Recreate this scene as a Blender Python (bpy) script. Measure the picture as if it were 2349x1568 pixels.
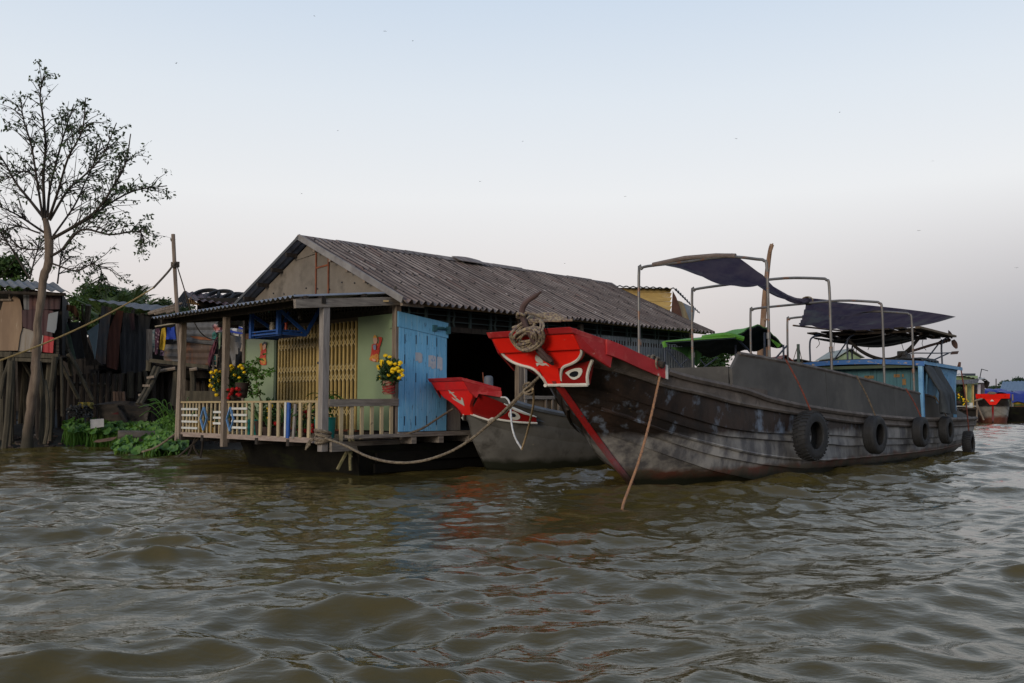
import bpy, math, random
import numpy as np
from mathutils import Vector, Matrix

for _o in list(bpy.data.objects):
    bpy.data.objects.remove(_o)
SC = bpy.context.scene
COL = SC.collection
RND = random.Random(7)

# ------------------------------------------------------------------ camera
F = 2100.0                      # focal length for a 2349 px wide frame
EYE = 1.2                       # a low seat in a small boat
PITCH = math.atan(146.0 / F)
cam_d = bpy.data.cameras.new('camera')
cam_d.sensor_width = 36.0
cam_d.lens = F / 2349.0 * 36.0
cam_d.clip_start = 0.1
cam_d.clip_end = 9000.0
cam = bpy.data.objects.new('camera', cam_d)
COL.objects.link(cam)
cam.location = (0, 0, EYE)
cam.rotation_euler = (math.pi / 2 + PITCH, 0, 0)
SC.camera = cam

# ------------------------------------------------------------------ sky, sun, exposure
SUN_EL, SUN_AZ = 13.0, 212.0    # azimuth measured clockwise from +Y (view direction): behind, to the left
w = bpy.data.worlds.new('World')
SC.world = w
w.use_nodes = True
nt = w.node_tree
nt.nodes.clear()
wo = nt.nodes.new('ShaderNodeOutputWorld')
bg = nt.nodes.new('ShaderNodeBackground')
sky = nt.nodes.new('ShaderNodeTexSky')
sky.sky_type = 'NISHITA'
sky.sun_disc = False
sky.sun_elevation = math.radians(SUN_EL)
sky.sun_rotation = math.radians(SUN_AZ)
sky.altitude = 0.0
sky.air_density = 1.0
sky.dust_density = 1.0
sky.ozone_density = 1.5
# pale morning haze over the clear-sky model: thickest low down, the same all round but for a bluer, dimmer sector to the right
geo_w = nt.nodes.new('ShaderNodeTexCoord')
sep_w = nt.nodes.new('ShaderNodeSeparateXYZ')
nt.links.new(geo_w.outputs['Generated'], sep_w.inputs[0])
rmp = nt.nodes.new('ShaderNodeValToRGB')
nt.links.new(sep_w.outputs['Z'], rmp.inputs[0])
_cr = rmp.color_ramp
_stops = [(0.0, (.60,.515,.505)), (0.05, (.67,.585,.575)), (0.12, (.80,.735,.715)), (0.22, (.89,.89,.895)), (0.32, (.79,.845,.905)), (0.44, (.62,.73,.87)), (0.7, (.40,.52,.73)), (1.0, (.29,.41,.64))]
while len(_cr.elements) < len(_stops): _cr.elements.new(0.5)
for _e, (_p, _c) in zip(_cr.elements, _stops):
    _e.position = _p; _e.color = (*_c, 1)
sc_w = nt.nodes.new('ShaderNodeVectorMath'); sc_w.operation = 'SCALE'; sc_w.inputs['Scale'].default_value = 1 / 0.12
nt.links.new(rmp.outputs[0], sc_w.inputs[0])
rx = nt.nodes.new('ShaderNodeMapRange'); rx.interpolation_type = 'SMOOTHSTEP'
rx.inputs['From Min'].default_value = 0.06; rx.inputs['From Max'].default_value = 0.62
nt.links.new(sep_w.outputs['X'], rx.inputs['Value'])
rz = nt.nodes.new('ShaderNodeMapRange'); rz.interpolation_type = 'SMOOTHSTEP'
rz.inputs['From Min'].default_value = 0.24; rz.inputs['From Max'].default_value = 0.0
nt.links.new(sep_w.outputs['Z'], rz.inputs['Value'])
rm = nt.nodes.new('ShaderNodeMath'); rm.operation = 'MULTIPLY'
nt.links.new(rx.outputs[0], rm.inputs[0]); nt.links.new(rz.outputs[0], rm.inputs[1])
mxb = nt.nodes.new('ShaderNodeMix'); mxb.data_type = 'RGBA'
nt.links.new(rm.outputs[0], mxb.inputs[0])
_in = [i for i in mxb.inputs if i.type == 'RGBA']
nt.links.new(sc_w.outputs[0], _in[0]); _in[1].default_value = (2.5, 2.65, 3.15, 1)
mxs = nt.nodes.new('ShaderNodeMix'); mxs.data_type = 'RGBA'; mxs.inputs[0].default_value = 0.92
_in = [i for i in mxs.inputs if i.type == 'RGBA']
nt.links.new(sky.outputs[0], _in[0]); nt.links.new([o for o in mxb.outputs if o.type == 'RGBA'][0], _in[1])
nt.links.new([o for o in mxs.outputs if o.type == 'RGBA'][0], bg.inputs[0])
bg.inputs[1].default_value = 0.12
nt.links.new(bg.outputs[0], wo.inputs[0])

sun_d = bpy.data.lights.new('sun', 'SUN')
sun_d.energy = 1.7
sun_d.angle = math.radians(18)
sun_d.color = (1.0, 0.87, 0.70)
sun = bpy.data.objects.new('sun', sun_d)
COL.objects.link(sun)
_az, _el = math.radians(SUN_AZ), math.radians(SUN_EL)
_dirsun = Vector((math.sin(_az) * math.cos(_el), math.cos(_az) * math.cos(_el), math.sin(_el)))
sun.rotation_euler = _dirsun.to_track_quat('Z', 'Y').to_euler()
sun.location = _dirsun * 50

vs = SC.view_settings
vs.view_transform = 'Standard'
vs.look = 'None'
vs.exposure = 0.0
vs.gamma = 1.0
vs.use_curve_mapping = False

# ------------------------------------------------------------------ helpers
CT, ST = math.cos(PITCH), math.sin(PITCH)
def P(x, y, Y):
    """point that stands Y metres ahead and shows at (x, y) of the 2349 px wide photo"""
    u, v = (x - 1174.5) / F, (784.0 - y) / F
    k = Y / (CT - ST * v)
    return Vector((u * k, Y, EYE + (ST + CT * v) * k))
def Zc(x0, y0, sc):
    return lambda x, y: ((x0 + x * sc) * 0.7979, (y0 + y * sc) * 0.7979)
def V(*a):
    return Vector(a)

ORG = {}
def tag(o, label=None, cat=None, group=None, kind=None):
    if label: o['label'] = label
    if cat: o['category'] = cat
    if group: o['group'] = group
    if kind: o['kind'] = kind
    return o
def thing(name, loc, label, cat, group=None):
    o = bpy.data.objects.new(name, None)
    o.empty_display_size = 0.2
    COL.objects.link(o)
    o.location = loc
    ORG[o] = Vector(loc)
    return tag(o, label, cat, group)

class MB:
    def __init__(s):
        s.v = []; s.f = []; s.mi = []; s.m = 0
    def add(s, vs, fs):
        b = len(s.v)
        s.v.extend([tuple(p) for p in vs])
        for f in fs:
            s.f.append([b + i for i in f]); s.mi.append(s.m)
        return s
    def hexa(s, p):
        return s.add(p, [(0,3,2,1),(4,5,6,7),(0,1,5,4),(1,2,6,5),(2,3,7,6),(3,0,4,7)])
    def box(s, c, size, rz=0.0):
        cx, cy, cz = c; hx, hy, hz = [q / 2 for q in size]
        co, si = math.cos(rz), math.sin(rz)
        p = []
        for dz in (-hz, hz):
            for dx, dy in ((-hx,-hy),(hx,-hy),(hx,hy),(-hx,hy)):
                p.append((cx + dx*co - dy*si, cy + dx*si + dy*co, cz + dz))
        return s.hexa(p)
    def beam(s, p0, p1, w, h, up=(0,0,1), taper=1.0):
        p0, p1 = Vector(p0), Vector(p1)
        d = (p1 - p0).normalized()
        u = Vector(up)
        if abs(d.dot(u)) > 0.98: u = Vector((0.7, 0.714, 0))
        x = d.cross(u).normalized(); y = x.cross(d).normalized()
        p = []
        for q, k in ((p0, 1.0), (p1, taper)):
            for a, b in ((-1,-1),(1,-1),(1,1),(-1,1)):
                p.append(q + x * (a * w/2 * k) + y * (b * h/2 * k))
        return s.hexa(p)
    def tube(s, pts, r, n=8, cap=True, twist=None):
        pts = [Vector(p) for p in pts]
        m = len(pts)
        rr = r if isinstance(r, (list, tuple)) else [r] * m
        b = len(s.v)
        nrm = None; arc = 0.0
        for i in range(m):
            if i: arc += (pts[i] - pts[i-1]).length
            d = (pts[min(i+1, m-1)] - pts[max(i-1, 0)])
            d = d.normalized() if d.length > 1e-9 else Vector((0,0,1))
            if nrm is None:
                a = Vector((0,0,1)) if abs(d.z) < 0.9 else Vector((1,0,0))
                nrm = d.cross(a).normalized()
            else:
                nrm = (nrm - d * nrm.dot(d))
                nrm = nrm.normalized() if nrm.length > 1e-6 else d.orthogonal().normalized()
            bn = d.cross(nrm)
            for k in range(n):
                a = 2 * math.pi * k / n
                q = rr[i] * (1 + (.22*abs(math.sin(1.5*a - twist*arc)) - .12 if twist else 0))
                s.v.append(tuple(pts[i] + nrm * (q * math.cos(a)) + bn * (q * math.sin(a))))
        for i in range(m - 1):
            for k in range(n):
                k2 = (k + 1) % n
                s.f.append([b+i*n+k, b+i*n+k2, b+(i+1)*n+k2, b+(i+1)*n+k]); s.mi.append(s.m)
        if cap:
            s.f.append([b + k for k in range(n)][::-1]); s.mi.append(s.m)
            s.f.append([b + (m-1)*n + k for k in range(n)]); s.mi.append(s.m)
        return s
    def lathe(s, c, prof, n=20, axis=(0,0,1), cap=True):
        ax = Vector(axis).normalized(); x = ax.orthogonal().normalized(); y = ax.cross(x)
        c = Vector(c); b = len(s.v); m = len(prof)
        for r, h in prof:
            for k in range(n):
                a = 2*math.pi*k/n
                s.v.append(tuple(c + ax*h + x*(r*math.cos(a)) + y*(r*math.sin(a))))
        for i in range(m-1):
            for k in range(n):
                k2 = (k+1) % n
                s.f.append([b+i*n+k, b+i*n+k2, b+(i+1)*n+k2, b+(i+1)*n+k]); s.mi.append(s.m)
        if cap:
            s.f.append([b+k for k in range(n)][::-1]); s.mi.append(s.m)
            s.f.append([b+(m-1)*n+k for k in range(n)]); s.mi.append(s.m)
        return s
    def prism(s, pts, off):
        """closed slab: polygon pts (3D, in order) extruded by off"""
        pts = [Vector(p) for p in pts]; off = Vector(off); n = len(pts)
        return s.add(pts + [p + off for p in pts],
                     [list(range(n))[::-1], list(range(n, 2*n))] +
                     [(i, (i+1) % n, n + (i+1) % n, n + i) for i in range(n)])
    def grid(s, fn, nu, nv, thick=None):
        """surface fn(u, v) sampled on a grid; thick (vector) gives it a back and edges"""
        top = [Vector(fn(i/nu, j/nv)) for j in range(nv+1) for i in range(nu+1)]
        W = nu + 1
        q = [(j*W+i, j*W+i+1, (j+1)*W+i+1, (j+1)*W+i) for j in range(nv) for i in range(nu)]
        if thick is None:
            return s.add(top, q)
        t = Vector(thick); n = len(top)
        fs = list(q) + [tuple(n + k for k in f[::-1]) for f in q]
        for i in range(nu):
            fs.append((i+1, i, n+i, n+i+1)); a = nv*W+i; fs.append((a, a+1, n+a+1, n+a))
        for j in range(nv):
            a = j*W; fs.append((a, a+W, n+a+W, n+a)); a = j*W+nu; fs.append((a+W, a, n+a, n+a+W))
        return s.add(top + [p + t for p in top], fs)
    def corr(s, o, du, dv, length, width, period=0.18, amp=0.025, th=0.006, nlen=4, sag=0.0, tri=False, valley=False):
        """corrugated sheet: ribs run along dv (length); du is across (width)"""
        o = Vector(o); du = Vector(du).normalized(); dv = Vector(dv).normalized()
        nn = du.cross(dv).normalized()
        steps = max(4, int(round(width / period * (4 if tri else 8 if valley else 6))))
        def fn(u, v):
            x = u * width
            ph = 2*math.pi*x/period
            if tri:
                hgt = amp * max(-1, min(1, 1.6*math.sin(ph)))
            else:
                hgt = amp * math.sin(ph)
            return o + du*x + dv*(v*length) + nn*(hgt - sag*math.sin(math.pi*v))
        f0 = len(s.mi)
        s.grid(fn, steps, nlen, nn * -th)
        if valley:                       # valley faces take the darker second material
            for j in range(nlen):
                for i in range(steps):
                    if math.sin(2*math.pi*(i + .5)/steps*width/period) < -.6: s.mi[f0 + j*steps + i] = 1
        return s
    def build(s, name, mat, parent=None, smooth=False, bev=0.0, kind=None):
        if not s.v:
            return None
        A = np.array(s.v, dtype=float)
        lo, hi = A.min(0), A.max(0)
        c = Vector(((lo[0]+hi[0])/2, (lo[1]+hi[1])/2, lo[2]))
        me = bpy.data.meshes.new(name)
        me.from_pydata([tuple(r) for r in (A - np.array(c))], [], s.f)
        mats = mat if isinstance(mat, (list, tuple)) else [mat]
        for m_ in mats: me.materials.append(m_)
        if len(mats) > 1:
            me.polygons.foreach_set('material_index', s.mi)
        if smooth:
            me.polygons.foreach_set('use_smooth', [True] * len(me.polygons))
            me.update()
            me.set_sharp_from_angle(angle=math.radians(42))
        me.update()
        o = bpy.data.objects.new(name, me)
        COL.objects.link(o)
        ORG[o] = c
        if parent is not None:
            o.parent = parent
            o.location = c - ORG[parent]
        else:
            o.location = c
        if bev > 0:
            bm_ = o.modifiers.new('bevel', 'BEVEL'); bm_.width = bev; bm_.segments = 2; bm_.limit_method = 'ANGLE'
        if kind: o['kind'] = kind
        return o
def put(name, mesh, mat4, parent):
    """another object on shared mesh data, mat4 in world space"""
    o = bpy.data.objects.new(name, mesh); COL.objects.link(o)
    ORG[o] = mat4.to_translation()
    m = mat4.copy(); m.translation = mat4.to_translation() - (ORG[parent] if parent else Vector((0,0,0)))
    o.parent = parent; o.matrix_basis = m
    return o
def smooth_pts(pts, n=6):
    """Catmull-Rom through pts"""
    pts = [Vector(p) for p in pts]; out = []
    e = [pts[0]*2 - pts[1]] + pts + [pts[-1]*2 - pts[-2]]
    for i in range(1, len(e)-2):
        p0, p1, p2, p3 = e[i-1], e[i], e[i+1], e[i+2]
        for k in range(n):
            t = k/n
            out.append(0.5*((2*p1) + (p2-p0)*t + (2*p0-5*p1+4*p2-p3)*t*t + (3*p1-p0-3*p2+p3)*t*t*t))
    out.append(pts[-1])
    return out
def smooth2(pts, n=5):
    return [(q.x, q.y) for q in smooth_pts([(p[0], p[1], 0) for p in pts], n)]
def sagline(p0, p1, sag, n=16):
    p0, p1 = Vector(p0), Vector(p1)
    return [p0.lerp(p1, i/n) - Vector((0,0,sag*4*(i/n)*(1-i/n))) for i in range(n+1)]

# ------------------------------------------------------------------ materials
MATS = {}
def mk(name, c1, c2=None, sc=3.0, st=(1,1,1), rot=0.0, rough=0.75, bump=0.25, c3=None, a3=0.45, sc3=1.5, st3=(1,1,1),
       metal=0.0, var=0.12, lo=0.38, hi=0.62, spec=0.3, c4=None, a4=0.62, sc4=9.0, st4=(1,1,1), bsc=None, z=None, transl=0.0, world=False):
    if name in MATS: return MATS[name]
    kk = lambda c: tuple(q*.77 for q in c) if c else c
    c1, c2, c3, c4 = kk(c1), kk(c2), kk(c3), kk(c4)
    if z: z = [(a_, b_, kk(c_)) for a_, b_, c_ in z]
    m = bpy.data.materials.new(name); m.use_nodes = True
    t = m.node_tree; N = t.nodes; L = t.links
    b = N['Principled BSDF']
    b.inputs['Roughness'].default_value = rough
    b.inputs['Metallic'].default_value = metal
    b.inputs['Specular IOR Level'].default_value = spec
    tc = N.new('ShaderNodeTexCoord')
    geo = N.new('ShaderNodeNewGeometry')
    oi = N.new('ShaderNodeObjectInfo')
    off = N.new('ShaderNodeVectorMath'); off.operation = 'MULTIPLY_ADD'
    comb = N.new('ShaderNodeCombineXYZ')
    for i in range(3): L.new(oi.outputs['Random'], comb.inputs[i])
    L.new(comb.outputs[0], off.inputs[0])
    off.inputs[1].default_value = (0, 0, 0) if world else (37, 23, 51)
    L.new(geo.outputs['Position'] if world else tc.outputs['Object'], off.inputs[2])
    def noise(scale, stretch, det=5.0):
        mp = N.new('ShaderNodeMapping'); mp.vector_type = 'TEXTURE'; mp.inputs['Scale'].default_value = tuple(1/q for q in stretch)
        mp.inputs['Rotation'].default_value = (0, 0, -rot)
        n = N.new('ShaderNodeTexNoise'); n.inputs['Scale'].default_value = scale; n.inputs['Detail'].default_value = det
        n.inputs['Roughness'].default_value = 0.62
        L.new(off.outputs[0], mp.inputs[0]); L.new(mp.outputs[0], n.inputs['Vector'])
        return n.outputs['Fac']
    def ramp(fac, l, h):
        r = N.new('ShaderNodeMapRange'); r.inputs['From Min'].default_value = l; r.inputs['From Max'].default_value = h
        L.new(fac, r.inputs['Value']); return r.outputs[0]
    def mix(fac, ca, cb):
        x = N.new('ShaderNodeMix'); x.data_type = 'RGBA'
        if hasattr(fac, 'links') or hasattr(fac, 'is_linked'): L.new(fac, x.inputs['Factor'])
        for sock, c in (('A', ca), ('B', cb)):
            s_ = [i for i in x.inputs if i.name == sock and i.type == 'RGBA'][0]
            if isinstance(c, tuple): s_.default_value = (*c, 1)
            else: L.new(c, s_)
        return [o for o in x.outputs if o.type == 'RGBA'][0]
    c2 = c2 or tuple(q*0.75 for q in c1)
    n1 = noise(sc, st)
    col = mix(ramp(n1, lo, hi), c1, c2)
    if c3:
        n3 = noise(sc3, st3, 6.0)
        col = mix(ramp(n3, a3, a3 + 0.12), col, c3)
    if c4:
        n4 = noise(sc4, st4, 4.0)
        col = mix(ramp(n4, a4, a4 + 0.06), col, c4)
    if z:                                   # growth and grime that sit at a height: list of (z0, z1, colour below)
        sx = N.new('ShaderNodeSeparateXYZ'); L.new(geo.outputs['Position'], sx.inputs[0])
        nz = noise(2.6, (1, 1, 0.6), 6.0)
        for z0, z1, cz in z:
            am = 0.4 if z1 - z0 > 0.15 else 0.22
            ad = N.new('ShaderNodeMath'); ad.operation = 'MULTIPLY_ADD'; ad.inputs[1].default_value = am
            if len(cz) == 6: cz = mix(ramp(noise(sc, st), .40, .60), cz[:3], cz[3:])
            L.new(nz, ad.inputs[0]); L.new(sx.outputs['Z'], ad.inputs[2])
            mr = N.new('ShaderNodeMapRange'); mr.inputs['From Min'].default_value = z1 + am/2; mr.inputs['From Max'].default_value = z0 + am/2
            L.new(ad.outputs[0], mr.inputs['Value'])
            col = mix(mr.outputs[0], col, cz)
    if var > 0:
        hv = N.new('ShaderNodeHueSaturation')
        mr = N.new('ShaderNodeMapRange'); mr.inputs['To Min'].default_value = 1 - var; mr.inputs['To Max'].default_value = 1 + var
        L.new(oi.outputs['Random'], mr.inputs['Value']); L.new(mr.outputs[0], hv.inputs['Value'])
        L.new(col, hv.inputs['Color']); col = hv.outputs[0]
    L.new(col, b.inputs['Base Color'])
    if bump > 0:
        bn = N.new('ShaderNodeBump'); bn.inputs['Strength'].default_value = bump; bn.inputs['Distance'].default_value = 0.02
        L.new(noise(bsc or sc*3, st, 6.0), bn.inputs['Height']); L.new(bn.outputs[0], b.inputs['Normal'])
    if transl > 0:
        out = N['Material Output']; tr = N.new('ShaderNodeBsdfTranslucent'); ms = N.new('ShaderNodeMixShader')
        ms.inputs[0].default_value = transl; L.new(col, tr.inputs[0])
        L.new(b.outputs[0], ms.inputs[1]); L.new(tr.outputs[0], ms.inputs[2]); L.new(ms.outputs[0], out.inputs[0])
    MATS[name] = m
    return m

R45 = math.radians(-44.4)       # house side direction
wood_v   = mk('weathered wood upright', (.30,.24,.19), (.17,.13,.10), 5, (6,6,.6), rough=.85, bump=.4)
wood_b   = mk('weathered wood along the house', (.29,.25,.21), (.16,.135,.115), 5, (.6,6,6), rot=-math.radians(45.6), rough=.85, bump=.4)
wood_a   = mk('weathered wood along the porch', (.33,.26,.19), (.19,.145,.10), 5, (6,.6,6), rot=-math.radians(45.6), rough=.85, bump=.4)
wood_dk  = mk('dark old wood', (.05,.039,.031), (.024,.019,.016), 4, (3,3,.7), rough=.9, bump=.4)
wood_bl  = mk('blackened wet timber', (.03,.027,.022), (.018,.016,.013), 4, rough=.7, bump=.4, c3=(.035,.04,.018), a3=.55)
cream    = mk('cream painted baluster', (.50,.40,.24), (.42,.33,.20), 7, (4,4,.7), rough=.6, bump=.15, c4=(.25,.19,.12), a4=.62)
white_p  = mk('white paint', (.70,.70,.66), (.58,.58,.54), 8, rough=.55, bump=.1, c4=(.40,.38,.34), a4=.66)
sky_p    = mk('light blue paint', (.16,.33,.60), (.12,.26,.50), 8, rough=.5, bump=.1)
blue_p   = mk('strong blue paint', (.025,.11,.42), (.02,.085,.33), 6, rough=.45, bump=.12, c4=(.05,.07,.12), a4=.7)
green_w  = mk('dull green painted sheet', (.225,.30,.165), (.20,.27,.15), 1.5, rough=.35, bump=.06, c3=(.18,.225,.13), a3=.6, sc3=2.2, st3=(1,1,.3), var=.02, spec=.5)
door_bl  = mk('worn sky blue planks', (.19,.50,.78), (.14,.41,.68), 6, (7,7,.5), rough=.6, bump=.25, c3=(.27,.52,.72), a3=.55, sc3=5, st3=(5,5,.5), c4=(.07,.15,.25), a4=.63, sc4=9, st4=(3,3,.6), var=.08)
gate_y   = mk('mustard painted steel', (.47,.34,.12), (.40,.285,.10), 6, rough=.45, bump=.08, c4=(.20,.12,.05), a4=.7, var=.05)
dark_in  = mk('dark interior', (.02,.017,.014), (.012,.01,.009), 3, rough=.9, bump=0)  # near-black colour carries the shade of rooms behind openings
gable_m  = mk('grey-brown fibre board', (.20,.172,.142), (.155,.132,.108), 2.2, rough=.9, bump=.2, c3=(.12,.103,.085), a3=.54, sc3=1.6, c4=(.27,.25,.22), a4=.67, sc4=22, var=.06)
roof_m   = mk('aged fibre cement roofing', (.30,.25,.225), (.135,.105,.095), 1.8, (6,.5,.5), rot=-math.radians(45.6), rough=.85, bump=.3, c3=(.20,.135,.115), a3=.55, sc3=1.4, st3=(3,.6,.6), c4=(.50,.46,.43), a4=.66, sc4=10, st4=(2,.6,.6), var=.14)
zinc     = mk('zinc sheet', (.30,.31,.34), (.22,.23,.26), 3, rough=.5, bump=.1, metal=.35, c4=(.16,.15,.15), a4=.66)
zinc_dk  = mk('dull zinc underside', (.12,.125,.135), (.08,.085,.09), 3, rough=.6, bump=.1, metal=.2)
rust_red = mk('rust', (.24,.075,.03), (.15,.045,.025), 8, rough=.9, bump=.3)
rope_m   = mk('old rope', (.29,.235,.165), (.13,.10,.075), 28, rough=.95, bump=.6, var=.1)
rope_dk  = mk('wet dark rope', (.17,.13,.09), (.08,.06,.045), 24, rough=.95, bump=.6, var=.1)
rope_red = mk('red rope', (.24,.06,.04), (.12,.045,.035), 22, rough=.95, bump=.5, var=.1)
rope_or  = mk('orange brown rope', (.42,.21,.10), (.28,.15,.09), 22, rough=.95, bump=.5, var=.05)
rope_yel = mk('yellow rope', (.50,.32,.10), (.36,.22,.08), 20, rough=.9, bump=.4, var=.05)
rope_wh  = mk('white cord', (.72,.70,.66), (.55,.52,.48), 14, rough=.9, bump=.3, var=.03)
red_p    = mk('bright red boat paint', (1.0,.022,.011), (.90,.017,.010), 3, rough=.38, bump=.12, c3=(.74,.04,.022), a3=.6, sc3=3, c4=(.62,.24,.17), a4=.69, sc4=9, st4=(1,1,2), var=.03, spec=.35)
red_old  = mk('chalky red boat paint', (.46,.022,.026), (.38,.018,.02), 4, rough=.6, bump=.15, c3=(.50,.06,.055), a3=.52, sc3=5, c4=(.60,.40,.34), a4=.665, sc4=10, var=.03)
white_b  = mk('white boat trim', (.72,.71,.66), (.62,.60,.54), 6, rough=.5, bump=.08, c4=(.38,.28,.18), a4=.72, var=.02)
black_b  = mk('black eye paint', (.012,.014,.022), rough=.4, bump=0, var=0)
rubber   = mk('black tyre rubber', (.028,.029,.032), (.018,.018,.02), 9, rough=.75, bump=.25, c3=(.036,.035,.033), a3=.58, sc3=4, var=.08)
pipe_m   = mk('galvanised pipe', (.17,.165,.165), (.12,.115,.115), 6, (1,1,.4), rough=.45, bump=.06, metal=.25, c4=(.20,.11,.075), a4=.57, sc4=5, var=.05)

# ------------------------------------------------------------------ the river
def make_water():
    front = np.radians(np.linspace(-50, 50, 560))
    back = np.radians(np.linspace(50, 310, 46))[1:-1]
    ang = np.concatenate([front, back])
    r = [0.6]
    while r[-1] < 130: r.append(r[-1] * (1.0052 if r[-1] > 2.5 else 1.02))
    while r[-1] < 6000: r.append(r[-1] * 1.35)
    r = np.array(r)
    A, Rr = np.meshgrid(ang, r)
    X, Y = Rr * np.sin(A), Rr * np.cos(A)
    g = np.random.default_rng(11)
    n = 110
    lam = np.exp(g.uniform(np.log(0.19), np.log(3.0), n))
    th = np.radians(-90 + 10 + g.normal(0, 34, n))
    amp = 0.0056 * lam ** 0.84
    amp[lam > 1.2] *= 0.8
    ph = g.uniform(0, 2*np.pi, n)
    # patches where the wind bites and patches that lie calmer
    gust = 0.86 + 0.30*np.sin(X*0.45 + 1.0 + 0.8*np.sin(Y*0.31)) * np.sin(Y*0.5 + 0.5) + 0.20*np.sin(X*1.1 - Y*0.8 + 1.2*np.sin(X*.37)) + .12*np.sin(X*2.3 + Y*1.9)
    calm = 1.0 - 0.45*np.exp(-((X + 5.5)**2/22 + (Y - 17)**2/30)) + 0.35*np.clip((X - 2) / 12, 0, 1)
    fade = np.clip((110 - Rr) / 70, 0, 1)
    spacing = Rr * 0.0052
    Z = np.zeros_like(X); DX = np.zeros_like(X); DY = np.zeros_like(X)
    for i in range(n):
        k = 2*np.pi/lam[i]; dx, dy = np.cos(th[i]), np.sin(th[i])
        p = k*(dx*X + dy*Y) + ph[i]
        keep = np.clip((lam[i] / (spacing*2.4)) - 0.6, 0, 1) * amp[i]
        Z += keep*np.sin(p); c = keep*np.cos(p)*0.75
        DX += dx*c; DY += dy*c
    m = gust*calm*fade
    Z *= m; X = X + DX*m; Y = Y + DY*m
    nr, na = X.shape
    verts = np.stack([X, Y, Z], -1).reshape(-1, 3)
    idx = np.arange(nr*na).reshape(nr, na)
    a = idx[:-1, :]; b = idx[1:, :]
    q = np.stack([a, np.roll(a, -1, 1), np.roll(b, -1, 1), b], -1).reshape(-1, 4)
    me = bpy.data.meshes.new('water')
    me.vertices.add(len(verts) + 1); 
    vv = np.concatenate([verts, [[0, 0, 0]]]); me.vertices.foreach_set('co', vv.ravel())
    tri = [(int(idx[0, (i+1) % na]), int(idx[0, i]), len(verts)) for i in range(na)]
    nq = len(q); nl = nq*4 + len(tri)*3
    me.loops.add(nl); me.polygons.add(nq + len(tri))
    q = q[:, ::-1]
    me.loops.foreach_set('vertex_index', np.concatenate([q.ravel(), np.array(tri)[:, ::-1].ravel()]).astype(np.int32))
    starts = np.concatenate([np.arange(nq)*4, nq*4 + np.arange(len(tri))*3]).astype(np.int32)
    me.polygons.foreach_set('loop_start', starts)
    me.polygons.foreach_set('use_smooth', np.ones(nq + len(tri), dtype=bool))
    me.update(calc_edges=True); me.validate()
    if me.polygons[0].normal.z < 0: me.flip_normals()
    o = bpy.data.objects.new('water', me); COL.objects.link(o); ORG[o] = Vector((0,0,0))
    tag(o, kind='structure')
    m_ = bpy.data.materials.new('muddy river water'); m_.use_nodes = True
    t = m_.node_tree; N = t.nodes; L = t.links; bs = N['Principled BSDF']
    bs.inputs['Roughness'].default_value = 0.03; bs.inputs['IOR'].default_value = 1.33
    geo = N.new('ShaderNodeNewGeometry')
    n1 = N.new('ShaderNodeTexNoise'); n1.inputs['Scale'].default_value = 0.35; n1.inputs['Detail'].default_value = 5
    L.new(geo.outputs['Position'], n1.inputs['Vector'])
    mx = N.new('ShaderNodeMix'); mx.data_type = 'RGBA'
    L.new(n1.outputs['Fac'], mx.inputs['Factor'])
    ca = [i for i in mx.inputs if i.type == 'RGBA']
    ca[0].default_value = (.056,.042,.011,1); ca[1].default_value = (.076,.057,.017,1)
    L.new([o_ for o_ in mx.outputs if o_.type == 'RGBA'][0], bs.inputs['Base Color'])
    mp = N.new('ShaderNodeMapping'); mp.inputs['Scale'].default_value = (0.75, 1.5, 1); mp.inputs['Rotation'].default_value = (0,0,.12)
    L.new(geo.outputs['Position'], mp.inputs[0])
    h = None
    for s_, w_ in ((4.0, 1.0), (11.0, .40), (26.0, .12)):
        n2 = N.new('ShaderNodeTexNoise'); n2.inputs['Scale'].default_value = s_; n2.inputs['Detail'].default_value = 3
        L.new(mp.outputs[0], n2.inputs['Vector'])
        mm = N.new('ShaderNodeMath'); mm.operation = 'MULTIPLY_ADD'; mm.inputs[1].default_value = w_
        L.new(n2.outputs['Fac'], mm.inputs[0])
        if h is not None: L.new(h, mm.inputs[2])
        else: mm.inputs[2].default_value = 0
        h = mm.outputs[0]
    bp = N.new('ShaderNodeBump'); bp.inputs['Strength'].default_value = 0.27; bp.inputs['Distance'].default_value = 0.05
    L.new(h, bp.inputs['Height']); L.new(bp.outputs[0], bs.inputs['Normal'])
    me.materials.append(m_)
    return o
water = make_water()

# ------------------------------------------------------------------ the floating house
HB = Vector((0.70, 0.714, 0)).normalized()      # along the side, away from us
HA = Vector((-HB.y, HB.x, 0))                   # along the front, to the left
HW0 = Vector((-2.10, 16.60, 0))                 # corner where front wall and side wall meet
def H(t, s, z):
    return HW0 + HA*t + HB*s + Vector((0, 0, z))
PS = -1.55                                      # porch front edge
house = thing('floating_house', H(2.6, 4, 0), 'floating house with corrugated roof, green front panels and mustard folding gate', 'house')
house_rnd = random.Random(3)

# pontoon hull
m = MB()
def pont(u, v):
    s_ = 0.2 + 9.9*u
    return H(-0.25 + 0.18*(1-v)*0 + (0.20*(1-v)), s_, -0.3 + 0.86*v)
m.hexa([H(.1,-.7,-.4), H(3.55,-.7,-.4), H(5.3,9.6,-.4), H(-.05,9.6,-.4), H(-.18,-.95,.50), H(3.85,-.95,.50), H(5.4,9.8,.50), H(-.18,9.8,.50)])
hull_h = m.build('pontoon', mk('tarred pontoon', (.011,.010,.008), (.007,.0065,.0055), 3, spec=.08, rough=.9, bump=.4, c3=(.017,.019,.008), a3=.55, sc3=2, st3=(.5,.5,2)), house)
for i, zz in enumerate((.10, .29)):             # lap planks along the pontoon
    MB().beam(H(-.17-.05*i, -.6, zz), H(-.17-.05*i, 9.7, zz), .05, .16).build('pontoon_plank', MATS['tarred pontoon'], house)
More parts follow.
